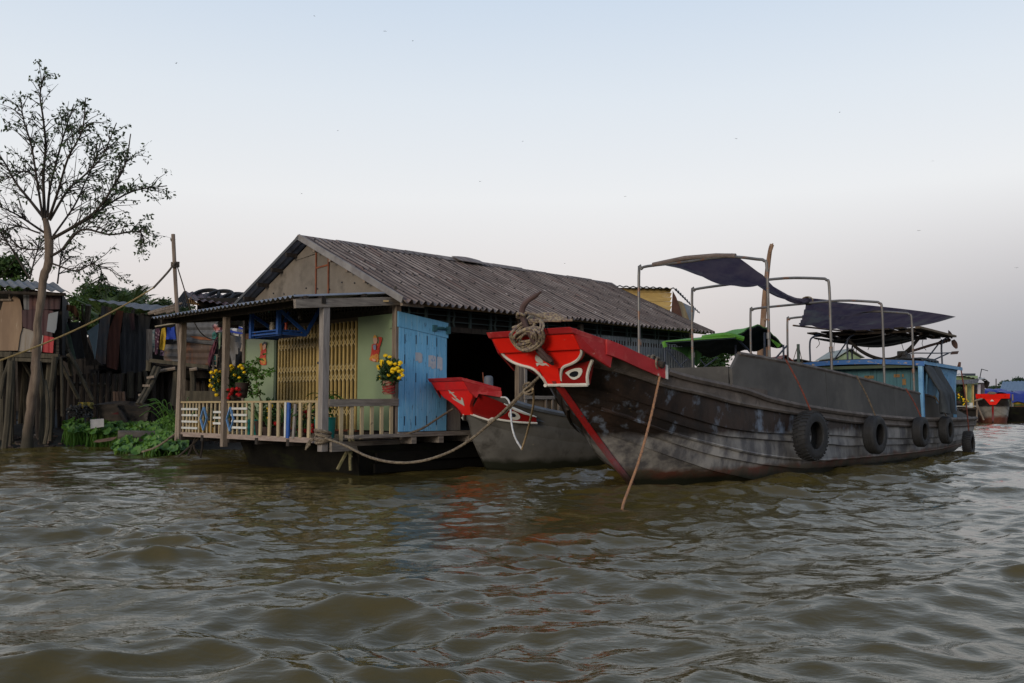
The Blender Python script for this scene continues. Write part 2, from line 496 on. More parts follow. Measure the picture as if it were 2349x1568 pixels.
# joists that carry the side ledge
for s_ in (.12, .75, 1.5, 2.2, 2.9, 3.8, 4.7, 5.6, 6.5, 7.4, 8.3, 9.2):
    MB().beam(H(.5, s_, .575), H(-.36 - house_rnd.uniform(0,.06), s_, .575), .11, .12).build('joist', wood_b, house)
for t_ in (.02, 1.05, 2.1, 3.2, 4.2, 5.1):
    MB().beam(H(t_, .3, .54), H(t_, PS - house_rnd.uniform(.0,.06), .54), .09, .12).build('joist', wood_dk, house)
# floor boards of the ledge and of the porch
MB().beam(H(-.26, -1.2, .665), H(-.26, 9.7, .665), .26, .05).build('ledge_board', wood_b, house)
MB().beam(H(0.1, -.02, .685), H(0.1, 9.7, .685), .44, .05).build('ledge_board', wood_b, house)
for i in range(9):
    s_ = PS + .10 + i*.172
    MB().beam(H(-.02, s_, .615 + house_rnd.uniform(-.004,.004)), H(5.25, s_, .615), .166, .035).build('deck_board', wood_a, house)
MB().beam(H(-.05, PS, .60), H(5.27, PS, .60), .04, .09).build('deck_edge', mk('pale pinkish timber', (.36,.28,.24), (.25,.19,.16), 5, (5,.7,5), rot=-.79, rough=.85, bump=.4), house)
MB().beam(H(-.16, PS+.05, .50), H(-.02, .2, .50), .06, .16).build('side_beam', wood_b, house)
m = MB(); m.hexa([H(0,0,.62), H(5.35,0,.62), H(5.35,9.6,.62), H(0,9.6,.62), H(0,0,.70), H(5.35,0,.70), H(5.35,9.6,.70), H(0,9.6,.70)])
m.build('floor', wood_dk, house)

# posts of the porch
grey_post = mk('grey post', (.30,.27,.25), (.21,.185,.17), 5, (5,5,.6), rough=.85, bump=.4)
def post(t, s, z0, z1, wd, mat, name='post', lean=(0,0)):
    return MB().beam(H(t, s, z0), H(t+lean[0], s+lean[1], z1), wd, wd, up=HB).build(name, mat, house, bev=.006)
post(0, PS, .42, 2.98, .13, grey_post)
post(3.27, PS-.05, .40, 2.97, .11, wood_v)
post(5.21, PS, .50, 2.98, .12, wood_v)
post(5.33, PS-.03, .46, 2.90, .05, mk('pale split pole', (.42,.33,.25), (.30,.23,.18), 5, (5,5,.5), rough=.85), lean=(-.1, 0))
post(0, 0, .62, 3.1, .12, wood_v)
post(5.36, -.02, .62, 3.1, .09, wood_v)
MB().beam(H(-.05, PS-.62, 2.87), H(-.05, .1, 3.10), .07, .15).build('roof_beam', wood_b, house)
MB().beam(H(-.1, PS-.08, 2.975), H(5.34, PS-.08, 2.975), .08, .13).build('roof_beam', wood_dk, house)
MB().beam(H(5.15, PS-.5, 2.93), H(5.15, .2, 3.16), .07, .12).build('roof_beam', wood_dk, house)
for s_ in (-1.95, -.75):
    MB().beam(H(-.08, s_, 2.97+.116*(s_+2.15)), H(5.32, s_, 2.97+.116*(s_+2.15)), .05, .05).build('batten', wood_dk, house)
MB().beam(H(.25, -.95, 3.05), H(-.12, -.28, 3.06), .03, .03).build('loose_stick', mk('raw bamboo', (.52,.38,.18), (.42,.30,.15), 6, rough=.6, bump=.1), house)

# porch roof, sheet by sheet
pr = MB().beam(H(5.33, -2.02, 2.975), H(-.05, -2.02, 2.975), .03, .03).build('porch_roof', wood_dk, house)
slope = Vector(HB)*2.16 + Vector((0,0,.25))
for i in range(6):
    o_ = H(5.40 - i*.905, -2.14, 3.00 + .006*(i % 2) + house_rnd.uniform(-.004,.006))
    MB().corr(o_, -HA, slope, slope.length, .955 if i < 5 else .86, period=.155, amp=.024, th=.008, nlen=3).build('roof_sheet', zinc, pr, smooth=True)

# green front panels, stickers' backing wall, gate
def wallbox(t0, t1, s0, s1, z0, z1, name, mat, parent=house, bev=0):
    m = MB(); m.hexa([H(t0,s0,z0), H(t0,s1,z0), H(t1,s1,z0), H(t1,s0,z0), H(t0,s0,z1), H(t0,s1,z1), H(t1,s1,z1), H(t1,s0,z1)])
    return m.build(name, mat, parent, bev=bev)
wallbox(.07, 1.13, -.035, .0, .735, 2.87, 'wall_panel', green_w)
wallbox(.0, .072, -.05, .03, .735, 2.88, 'corner_strip', green_w)
wallbox(4.12, 5.32, -.035, .0, .70, 2.75, 'wall_panel', green_w)
wallbox(4.04, 4.12, -.03, .5, .70, 2.75, 'gate_jamb', mk('dark green steel', (.07,.10,.06), rough=.5, bump=.1), house)
wallbox(5.30, 5.34, -.02, 9.6, .70, 3.0, 'side_wall', zinc_dk)
wallbox(.05, .13, -.07, -.035, 2.60, 2.75, 'hinge_box', green_w)
wallbox(0.0, 5.36, -.03, .06, 2.88, 2.96, 'lintel', wood_dk)
wallbox(4.6, 5.3, -.05, -.035, 2.66, 2.78, 'board', mk('orange brown board', (.30,.15,.07), (.22,.11,.05), 5, rough=.8), house)
wallbox(1.13, 4.04, .5, .55, .7, 3.2, 'interior_shade_sheet', dark_in)  # near-black sheet stands in for the room's shade behind the gate
# pierced block band over the gate, built as bars
lat = mk('grey-brown pierced band', (.085,.072,.06), (.06,.05,.042), 4, rough=.9, bump=.2)
band = wallbox(.05, 5.3, .035, .055, 2.96, 3.02, 'pierced_band', lat)
for z_ in (3.08, 3.16, 3.24, 3.32):
    wallbox(.05, 5.3, .03, .06, z_-.012, z_+.012, 'slat', lat, band)
mm_ = MB()
for i in range(47):
    t_ = .08 + i*.112
    mm_.hexa([H(t_,.025,2.97), H(t_,.058,2.97), H(t_+.034,.058,2.97), H(t_+.034,.025,2.97), H(t_,.025,3.38), H(t_,.058,3.38), H(t_+.034,.058,3.38), H(t_+.034,.025,3.38)])
mm_.build('upright_slats', lat, band, kind='stuff')
wallbox(.0, 5.36, .5, .52, 2.9, 3.22, 'interior_shade_sheet', dark_in)  # the same painted shade behind the pierced band

gate = wallbox(1.15, 4.04, -.02, .07, 2.80, 2.88, 'folding_gate', mk('dark gate rail', (.10,.075,.04), rough=.5))
wallbox(1.15, 4.04, -.03, .08, .70, .735, 'bottom_rail', rust_red, gate)
bar_me = None
def gate_bars(t0, t1, n):
    global bar_me
    for i in range(n):
        t_ = t0 + (t1-t0)*i/(n-1)
        if bar_me is None:
            m = MB()
            for dx in (-.017, .017):
                m.beam((dx, 0, 0), (dx, 0, 2.08), .022, .02, up=(0,1,0))
            m.beam((0, .02, 0), (0, .02, 2.08), .05, .006, up=(0,1,0))
            b0 = m.build('gate_bar', gate_y, None)
            bar_me = b0.data; c0 = ORG[b0]
            bpy.data.objects.remove(b0); ORG.pop(b0, None) if False else None
        M4 = Matrix.Translation(H(t_, -.005, .735)) @ Matrix.Rotation(math.atan2(HA.y, HA.x), 4, 'Z')
        put('gate_bar', bar_me, M4, gate)
gate_bars(1.22, 2.28, 9)
gate_bars(2.52, 3.96, 13)
wallbox(2.33, 2.40, -.03, .02, .735, 2.82, 'gate_stile', gate_y, gate)
wallbox(2.42, 2.49, -.03, .02, .735, 2.82, 'gate_stile', gate_y, gate)
for z_ in (1.15, 2.02):
    wallbox(2.38, 2.47, -.05, -.03, z_, z_+.045, 'latch', black_b, gate)
lat_y = mk('pale lattice strip', (.58,.47,.25), (.50,.40,.2), 6, rough=.45, bump=.05)
for row, zc in enumerate((1.16, 1.83, 2.50)):
    m = MB()
    for (t0, t1, n) in ((1.22, 2.28, 9), (2.52, 3.96, 13)):
        st = (t1-t0)/(n-1)
        for i in range(n-1):
            ta = t0 + st*i
            for dz in (-.095, .095):
                m.beam(H(ta, -.022, zc+dz-.078), H(ta+st, -.022, zc+dz+.078), .013, .005, up=HB)
                m.beam(H(ta, -.029, zc+dz+.078), H(ta+st, -.029, zc+dz-.078), .013, .005, up=HB)
    m.build('lattice_strips', lat_y, gate, kind='stuff')

# gable wall: boards, rusty cover strips
zr, ze = 4.58, 3.30
def gz(t):      # underside of the roof at t
    return zr - .07 - abs(t - 2.91) * .455
gable = MB()
gable.prism([H(.35, .02, 3.24), H(.55, .02, gz(.55)), H(2.18, .02, gz(2.18)), H(2.18, .02, 3.24)], HB*.03)
g1 = gable.build('gable_wall', gable_m, house)
MB().prism([H(2.20,.015,3.24), H(2.20,.015,gz(2.20)), H(2.62,.015,gz(2.62)), H(2.62,.015,3.24)], HB*.03).build('gable_board', gable_m, g1)
MB().prism([H(2.64,.02,3.24), H(2.64,.02,4.27), H(3.36,.02,4.22), H(3.36,.02,gz(3.36)), H(5.4,.02,gz(5.4)), H(5.4,.02,3.24)], HB*.03).build('gable_board', gable_m, g1)
MB().prism([H(2.64,.005,4.28), H(2.64,.005,gz(2.7)), H(2.95,.005,gz(2.95)), H(3.45,.005,gz(3.45)-.02), H(3.40,.005,4.22)], HB*.03).build('gable_board', gable_m, g1)
for t_ in (2.63, 2.19):
    MB().beam(H(t_, .0, 3.40), H(t_+.01, .0, gz(t_)-.02), .035, .012, up=HB).build('rust_strip', rust_red, g1)
MB().beam(H(2.62, .005, 3.98), H(2.20, .005, 4.0), .03, .012, up=HB).build('rust_strip', rust_red, g1)
m = MB()
for i in range(11):
    t_ = .9 + i*.42; z_ = 3.50 + (i % 3)*.05
    m.lathe(H(t_, .012, z_), [(.016, -.004), (.016, .012)], 8, axis=-HB)
m.build('nail_heads', black_b, g1, kind='stuff')

roof_d = mk('darker roof valleys', (.06,.047,.045), (.035,.028,.027), 3, (3,.5,.5), rot=-math.radians(45.6), rough=.9, bump=.3)  # darker tone along the bottoms of the ribs
# main roof: sheets in two overlapping courses, near slope and far slope
roof = MB().beam(H(2.91, -.2, zr - .02), H(2.91, 9.85, zr - .02), .10, .05).build('main_roof', wood_dk, house)
dn = (-HA*3.38 + Vector((0,0,-1.56))).normalized()      # down the near slope
up_ = (HA*3.38 + Vector((0,0,-1.56))).normalized()      # down the far slope
Ls = math.hypot(3.38, 1.56)
s_ = -.22
i = 0
while s_ < 9.65:
    wdt = .98
    for course in (1, 0):
        L0 = (Ls*.52, Ls*.56)[course]
        st_ = (0, Ls*.46)[course]
        zz = (.016, .010)[course] + house_rnd.uniform(0, .010)
        o_ = H(2.91, s_, zr + .03) + dn*(st_ + house_rnd.uniform(-.02,.03)) + Vector((0,0,zz + .006*(i % 2)))
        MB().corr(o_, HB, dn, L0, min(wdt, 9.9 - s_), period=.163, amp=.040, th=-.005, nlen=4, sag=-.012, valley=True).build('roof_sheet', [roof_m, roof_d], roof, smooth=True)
    o_ = H(2.91, s_, zr + .03) + Vector((0,0,.03))
    MB().corr(o_ + HB*min(wdt, 9.9 - s_), -HB, up_, Ls + .05, min(wdt, 9.9 - s_), period=.163, amp=.024, th=-.010, nlen=3).build('roof_sheet', zinc if i == 0 else roof_m, roof, smooth=True)
    # ridge cap pieces, uneven
    m = MB(); zz = zr + .085 + house_rnd.uniform(0, .03)
    m.prism([H(2.91, s_-.04, zz), H(2.72, s_-.04, zz-.115), H(2.91, s_-.04, zz-.02), H(3.10, s_-.04, zz-.115)], HB*(wdt+.05))
    m.build('ridge_cap', roof_m, roof)
    s_ += .925; i += 1
# lifted patch on the ridge
MB().grid(lambda u, v: H(2.88 - .30*v, 3.9 + .9*u, zr + .12 - .13*v + .03*math.sin(math.pi*u)*(1-v)), 8, 3, (0,0,.010)).build('loose_sheet', roof_m, roof, smooth=True)
# screw caps on the near slope
m = MB()
for ii in range(24):
    for d_ in (.35, .95, 1.55, 2.2, 2.85, 3.45):
        p = H(2.91, -.05 + ii*.409 + house_rnd.uniform(-.03,.03), zr + .105) + dn*d_
        m.lathe(p, [(.022, 0), (.018, .02)], 6)
m.build('screw_caps', mk('dark screw cap', (.03,.028,.028), rough=.7, bump=0), roof, kind='stuff')
verge_m = mk('light grey verge metal', (.25,.235,.225), (.165,.15,.145), 3, rough=.6, bump=.1, metal=.1)
MB().beam(H(2.91,-.245,zr+.04), H(2.91,-.245,zr+.04)+dn*Ls, .02, .12, up=(0,0,1)).build('verge_board', verge_m, roof)
MB().beam(H(2.91,-.245,zr+.04), H(2.91,-.245,zr+.04)+up_*Ls, .02, .06, up=(0,0,1)).build('verge_board', zinc_dk, roof)
for k in range(6):      # purlins that poke out under the far verge and near eave
    p = H(2.91, -.25, zr-.06) + up_*(.5 + k*.62)
    MB().beam(p, p + HB*.5, .06, .08).build('purlin', wood_dk, roof)
    p = H(2.91, -.18, zr-.06) + dn*(.5 + k*.62)
    MB().beam(p, p + HB*.5, .07, .09).build('purlin', wood_v, roof)
p = H(2.91, -.16, zr-.04) + dn*(Ls - .16)
MB().beam(p, p + HB*9.9, .05, .09).build('eave_batten', mk('yellowed batten', (.36,.25,.12), (.26,.18,.09), 5, rough=.8), roof)

# side wall: door, dark opening, vent band, posts, corrugated cladding at the far end
door = wallbox(-.045, -.0, .01, 1.16, .735, 2.60, 'door', mk('door back', (.05,.16,.30), rough=.7), house)
dw = [0, .135, .40, .665, .90, 1.16]
for k in range(5):
    m = MB(); s0, s1 = dw[k] + .004, dw[k+1] - .004
    m.hexa([H(-.072,s0,.72), H(-.045,s0,.72), H(-.045,s1,.72), H(-.072,s1,.72), H(-.072,s0,2.62), H(-.045,s0,2.62), H(-.045,s1,2.62), H(-.072,s1,2.62)])
    m.build('plank', door_bl, door, bev=.004)
for s_, zs in ((.135,(.83,1.95,2.32)),(.40,(.83,1.62,2.32)),(.665,(.83,1.62,2.32)),(.90,(.83,2.30))):
    for z_ in zs:
        wallbox(-.076, -.070, s_-.008, s_+.008, z_, z_+.17, 'slot', black_b, door)
m = MB(); m.prism([H(-.085, -.03, 2.62), H(-.085, .18, 2.60), H(-.085, 1.18, 2.47), H(-.085, 1.18, 2.76), H(-.085, -.03, 2.90)], HA*.022)
m.build('top_sheet', door_bl, door)
wallbox(-.12, -.085, .78, .88, 2.585, 2.70, 'hasp_plate', mk('teal painted iron', (.03,.12,.15), rough=.5), door)
MB().tube([H(-.11,.85,2.64), H(-.13,1.0,2.65), H(-.11,1.14,2.64)], [.022,.028,.018], 8).build('hasp_bar', MATS['teal painted iron'], door, smooth=True)
wallbox(-.12, -.085, 1.12, 1.21, 2.55, 2.69, 'hasp_plate', MATS['teal painted iron'], door)
paper = mk('torn pale paper', (.50,.52,.56), (.42,.44,.50), 9, rough=.8, bump=.05, c4=(.12,.30,.55), a4=.60, sc4=12)
for s0, s1, z0, z1 in ((.385,.55,1.98,2.17),(.70,.885,1.88,2.13),(.915,1.045,1.85,2.11)):
    q = [H(-.0765,s0,z0+.03), H(-.0765,s0+.06,z0+.04), H(-.0765,s0+.08,z0), H(-.0765,s1-.03,z0), H(-.0765,s1,z0+.02), H(-.0765,s1,z1-.03), H(-.0765,s1-.05,z1), H(-.0765,s0,z1)]
    MB().prism(q, HA*.002).build('paper_scrap', paper, door)
wallbox(-.03, .05, 1.22, 1.55, .72, 1.45, 'low_panel', mk('grey plank', (.25,.235,.22), (.17,.16,.15), 5, (5,5,.6), rough=.85), house)
wallbox(-.02, .06, 0.0, 9.6, 2.60, 2.70, 'lintel', wood_dk)
post(.02, 3.22, .70, 3.0, .12, wood_v, 'wall_post')
post(-.03, 3.35, .70, 2.6, .07, grey_post, 'wall_post')
post(.02, 5.2, .70, 3.0, .10, wood_v, 'wall_post')
# things a visitor would see of the room through the opening: back wall and inner partition
wallbox(5.2, 5.28, .2, 9.5, .7, 3.1, 'inner_wall', wood_dk)
wallbox(.2, 5.2, 5.9, 5.95, .7, 3.1, 'inner_wall', wood_dk)
# louvred vent band under the eave
teal_v = mk('dark teal louvre', (.045,.07,.072), (.03,.05,.052), 4, rough=.6, bump=.1)
vent = wallbox(.08, .10, .05, 9.6, 2.70, 3.12, 'vent_band', dark_in)
for k in range(17):
    s_ = .12 + k*.56
    wallbox(-.02, .03, s_, s_+.05, 2.70, 3.08, 'mullion', teal_v, vent)
    if k % 2 == 0:
        MB().tube([H(-.01,s_+.16,2.70), H(-.01,s_+.13,2.80), H(-.01,s_+.17,2.92), H(-.01,s_+.13,3.06)], .022, 6).build('scroll_bar', teal_v, vent, smooth=True)
for z_ in (2.79, 2.90, 3.0):
    wallbox(-.01, .02, .05, 9.6, z_, z_+.018, 'louvre', teal_v, vent)
# cladding of the far part of the side
wallbox(.04, .07, 4.95, 9.6, .70, 2.78, 'side_wall', zinc_dk)
clad = mk('grey zinc cladding', (.24,.27,.30), (.18,.205,.235), 2, (1,1,.5), rough=.5, bump=.1, metal=.3, c4=(.14,.13,.12), a4=.64)
clad2 = mk('blue grey zinc cladding', (.15,.22,.30), (.11,.17,.24), 2, (1,1,.5), rough=.5, bump=.1, metal=.3)
for k in range(5):
    MB().corr(H(-.02, 4.95 + k*.93, 2.05), HB, Vector((0,0,1)), .74, .95, period=.10, amp=.012, th=.004, nlen=1).build('cladding_sheet', clad, house, smooth=True)
    MB().corr(H(-.03, 4.95 + k*.93, .72), HB, Vector((0,0,1)), 1.30, .95, period=.115, amp=.016, th=.004, nlen=1).build('cladding_sheet', clad2 if k < 3 else clad, house, smooth=True)
MB().beam(H(-.06, 4.9, 2.04), H(-.06, 8.1, 2.04), .05, .07).build('cladding_rail', mk('moss green rail', (.30,.31,.17), (.22,.23,.13), 5, rough=.8), house)
wallbox(-.01, .03, 3.35, 4.95, .72, 1.35, 'low_panel', mk('brown ply', (.22,.15,.09), (.17,.115,.07), 3, rough=.8), house)
MB().beam(H(-.05, 3.3, 1.36), H(-.05, 5.0, 1.36), .06, .07).build('low_rail', wood_b, house)
for k in range(5):
    wallbox(-.07, -.03, 3.95+k*.2, 3.99+k*.2, .72, 1.33, 'low_baluster', wood_v)

# ---- railing of the porch
rail = MB().beam(H(.03, PS-.01, 1.262), H(5.2, PS-.01, 1.262), .05, .035).build('railing', mk('yellowed rail', (.48,.37,.20), (.38,.29,.16), 5, (5,.7,5), rot=-.79, rough=.7, bump=.25), house)
def baluster(t, s, z0, z1, wd, mat, lean=0.0, nm='baluster', th=.03):
    return MB().beam(H(t, s, z0), H(t + lean, s, z1), wd, th, up=HB).build(nm, mat, rail)
# thick cream balusters near the corner post
for t_ in (.14, .40, .66, 1.37, 1.68, 1.99, 2.28):
    baluster(t_, PS-.02, .64, 1.245, .075, cream, lean=house_rnd.uniform(-.015,.015))
baluster(1.12, PS-.03, .63, 1.25, .05, white_p)
baluster(1.05, PS-.025, .62, 1.25, .085, blue_p, lean=-.02)
baluster(.88, PS-.02, .62, 1.22, .06, grey_post, lean=-.06)
# thin balusters in clusters
for t_ in (2.52, 2.68, 2.86, 3.03, 3.20, 3.40, 3.56, 3.74, 3.90, 4.06, 4.22, 4.40, 4.52, 4.66, 4.80, 4.93, 5.08):
    baluster(t_, PS, .64, 1.245, .042, cream, lean=house_rnd.uniform(-.012,.012), th=.022)
# white slats across the clusters
for (t0, t1, zs) in ((2.46, 3.06, (.775,.895,1.015,1.135)), (3.36, 3.78, (.845,.955,1.065)), (4.40, 5.12, (.735,.865,.995,1.12))):
    for z_ in zs:
        MB().beam(H(t0, PS-.03, z_), H(t1 - (.03 if int(z_*1000) % 2 else 0), PS-.03, z_), .016, .042).build('white_slat', white_p, rail)
for tc in (3.06, 4.12):        # two light blue lozenges
    pts = [(tc, .70), (tc+.13, .93), (tc, 1.16), (tc-.13, .93)]
    for k in range(4):
        (ta, za), (tb, zb) = pts[k], pts[(k+1) % 4]
        MB().beam(H(ta, PS-.045, za), H(tb, PS-.045, zb), .02, .035, up=HB).build('lozenge_bar', sky_p, rail)
# right-hand side of the porch
rail2 = MB().beam(H(-.06, PS+.06, 1.235), H(-.06, .0, 1.255), .045, .125).build('side_railing', wood_b, house)
for k in range(6):
    s_ = PS + .33 + k*.215
    MB().beam(H(-.05, s_, .57 + .02*k), H(-.05, s_, 1.18), .065, .03, up=HA).build('baluster', cream, rail2)
MB().beam(H(-.02, -.1, .69), H(-.02, -.06, 1.2), .09, .07, up=HA).build('end_post', wood_dk, rail2)

# ------------------------------------------------------------------ the big cargo boat
class BoatFrame:
    def __init__(s, o, d):
        s.o = Vector(o); s.d = Vector((d[0], d[1], 0)).normalized(); s.n = Vector((s.d.y, -s.d.x, 0))
    def __call__(s, t, u, z):
        return s.o + s.d*t + s.n*u + Vector((0, 0, z))
BL = BoatFrame((1.83, 14.16, 0), (.645, .764))
boat = thing('cargo_boat', BL(6.5, 0, 0), 'long dark wooden cargo boat with wide red prow and painted eye, tyres along its side', 'boat')

LV = [
 [(-2.2,.70,2.06),(-1.77,.82,1.98),(-1.27,.91,1.84),(-.72,1.0,1.70),(-.15,1.10,1.60),(.69,1.23,1.50),(1.29,1.33,1.42),(1.79,1.39,1.32),(2.96,1.50,1.19),(5.08,1.59,1.05),(7.9,1.61,.93),(10.24,1.59,.89),(12.8,1.48,.86),(15.2,1.28,.86)],
 [(-1.98,.33,1.74),(-1.62,.58,1.69),(-1.23,.74,1.61),(-.62,.96,1.45),(.16,1.12,1.34),(.88,1.24,1.22),(1.82,1.37,1.12),(3.5,1.53,.97),(5.14,1.57,.86),(7.97,1.59,.75),(10.7,1.55,.68),(15.1,1.25,.64)],
 [(-1.86,.03,1.50),(-1.41,.37,1.42),(-.73,.79,1.19),(.49,1.12,.91),(.94,1.2,.84),(1.87,1.34,.76),(3.74,1.49,.69),(5.23,1.53,.62),(8.09,1.55,.51),(11,1.5,.46),(14.9,1.2,.46)],
 [(-1.70,.02,1.38),(-1.15,.45,1.24),(-.5,.80,1.0),(.6,1.09,.76),(1.5,1.25,.68),(2.68,1.40,.60),(4.16,1.49,.51),(5.25,1.52,.45),(10.9,1.49,.33),(14.7,1.15,.33)],
 [(-1.55,.02,1.26),(-.92,.50,1.04),(-.25,.80,.81),(1.03,1.15,.54),(1.94,1.30,.40),(3.43,1.45,.27),(5.46,1.49,.22),(10.5,1.45,.18),(14.5,1.1,.22)],
 [(-1.27,.02,1.01),(-.4,.59,.74),(.56,.95,.47),(1.12,1.10,.37),(2.2,1.27,.22),(4,1.38,.10),(10,1.38,.04),(14.3,1.05,.10)],
 [(-1.06,.01,.84),(-.4,.45,.59),(.35,.78,.33),(1.2,1.02,.12),(3,1.22,-.06),(10,1.28,-.10),(14.1,.95,0)],
 [(.38,.0,-.30),(1.0,.42,-.32),(2,.75,-.33),(4,1.05,-.34),(10,1.1,-.34),(13.7,.8,-.26)],
]
def level_fn(tab):
    pts = smooth_pts([Vector(p) for p in tab], 10)
    A = np.array([tuple(p) for p in pts])
    t0, t1 = A[0, 0], A[-1, 0]
    def fn(s):
        t = t0 + (t1 - t0) * s
        return Vector((t, float(np.interp(t, A[:,0], A[:,1])), float(np.interp(t, A[:,0], A[:,2]))))
    return fn
LF = [level_fn(t) for t in LV]
hull_up = mk('dark worn hull planks', (.040,.024,.018), (.016,.011,.010), 2.2, (1.5,1.5,.8), rough=.6, bump=.35, bsc=9, c3=(.17,.21,.28), a3=.55, sc3=2.3, st3=(1.5,1.5,1), c4=(.20,.14,.075), a4=.70, sc4=7, var=.28,
             z=[(.70,.80,(.33,.315,.30,.11,.107,.115)), (.20,.27,(.13,.045,.03,.085,.07,.05)), (.06,.20,(.014,.016,.009))], world=True, spec=.35)
hull_gun = mk('grey worn gunwale plank', (.145,.12,.105), (.085,.07,.062), 4, rough=.8, bump=.45, c3=(.20,.17,.145), a3=.56, sc3=3, c4=(.30,.27,.23), a4=.68, sc4=9, var=.06, world=True)
hull = None
for k in range(7):
    for sgn in (1, -1):
        m = MB()
        def fn(u, v, k=k, sgn=sgn):
            s_ = u ** 1.7
            p = LF[k](s_).lerp(LF[k+1](s_), v)
            bul = .005 * math.sin(math.pi*v) + .042*v
            p = p + Vector((0, bul * min(1, s_*12), 0))
            return BL(p.x, p.y * sgn, p.z)
        m.grid(fn, 56, 3, BL.n * (-.045 * sgn))
        if hull is None:
            hull = m.build('hull', hull_gun, boat, smooth=True)
        else:
            m.build('strake', hull_gun if k == 0 else hull_up, hull, smooth=True)
# transom at the stern, deck, stem
tr = [LF[k](1.0) for k in range(8)]
MB().prism([BL(p.x-.02, p.y, p.z) for p in tr] + [BL(p.x-.02, -p.y, p.z) for p in tr[::-1]], BL.d*-.05).build('transom', hull_up, hull)
m = MB(); m.grid(lambda u, v: BL(LF[0](.06+.92*u).x, (2*v-1)*(LF[0](.06+.92*u).y-.10), LF[0](.06+.92*u).z - .14), 40, 4, (0,0,-.04))
m.build('deck', wood_dk, boat)
stem_m = mk('scuffed red stem', (.42,.016,.016), (.32,.02,.02), 4, rough=.5, bump=.2, c4=(.12,.05,.045), a4=.60, sc4=10, z=[(.30,.75,(.36,.10,.12,.26,.17,.19)), (.05,.28,(.05,.03,.022))], var=0)
MB().tube([BL(.36,0,-.30), BL(.0,0,0), BL(-.55,0,.42), BL(-1.08,0,.85), BL(-1.55,0,1.25), BL(-1.92,0,1.56)], [.05,.055,.055,.055,.055,.055], 6).build('stem', stem_m, boat)
# gunwale cap and rubbing rail
for sgn in (1, -1):
    pts = [LF[0](.09 + .9*i/60) for i in range(61)]
    MB().tube([BL(p.x, (p.y+.02)*sgn, p.z-.01) for p in pts], .05, 6).build('gunwale', hull_gun, boat, smooth=True)
    pts = [LF[1](.03 + .95*i/50) for i in range(51)]
    MB().tube([BL(p.x, (p.y+.03)*sgn, p.z+.03) for p in pts], .035, 6).build('rubbing_rail', hull_gun, boat, smooth=True)
    pts = [LF[4](.02 + .95*i/50) for i in range(51)]
    MB().tube([BL(p.x, (p.y+.02)*sgn, p.z) for p in pts], .028, 6).build('rubbing_rail', hull_up, boat, smooth=True)

# prow board in the raked plane that continues the stem
def FP(u, v, o=0.0):
    return BL(-1.9 - .55*v - o, u, 1.48 + .77*v - o*.3)
def F2(zx, zy):
    v = .4
    for _ in range(5):
        xc = 1078 - 345*v
        v = (1320 - zy - .094*(zx - xc)) / 895.0
    return ((zx - (1078 - 345*v)) / 926.0, v)
half = [(.14,0),(.155,.11),(.20,.22),(.28,.31),(.44,.365),(.57,.43),(.665,.53),(.69,.62)]
half = smooth2(half, 4)
outl = [FP(u, v) for u, v in half] + [FP(.69, .93), FP(-.69, .93)] + [FP(-u, v) for u, v in half[::-1]]
prow = MB().prism(outl, BL.d*.07).build('prow_board', red_p, boat)
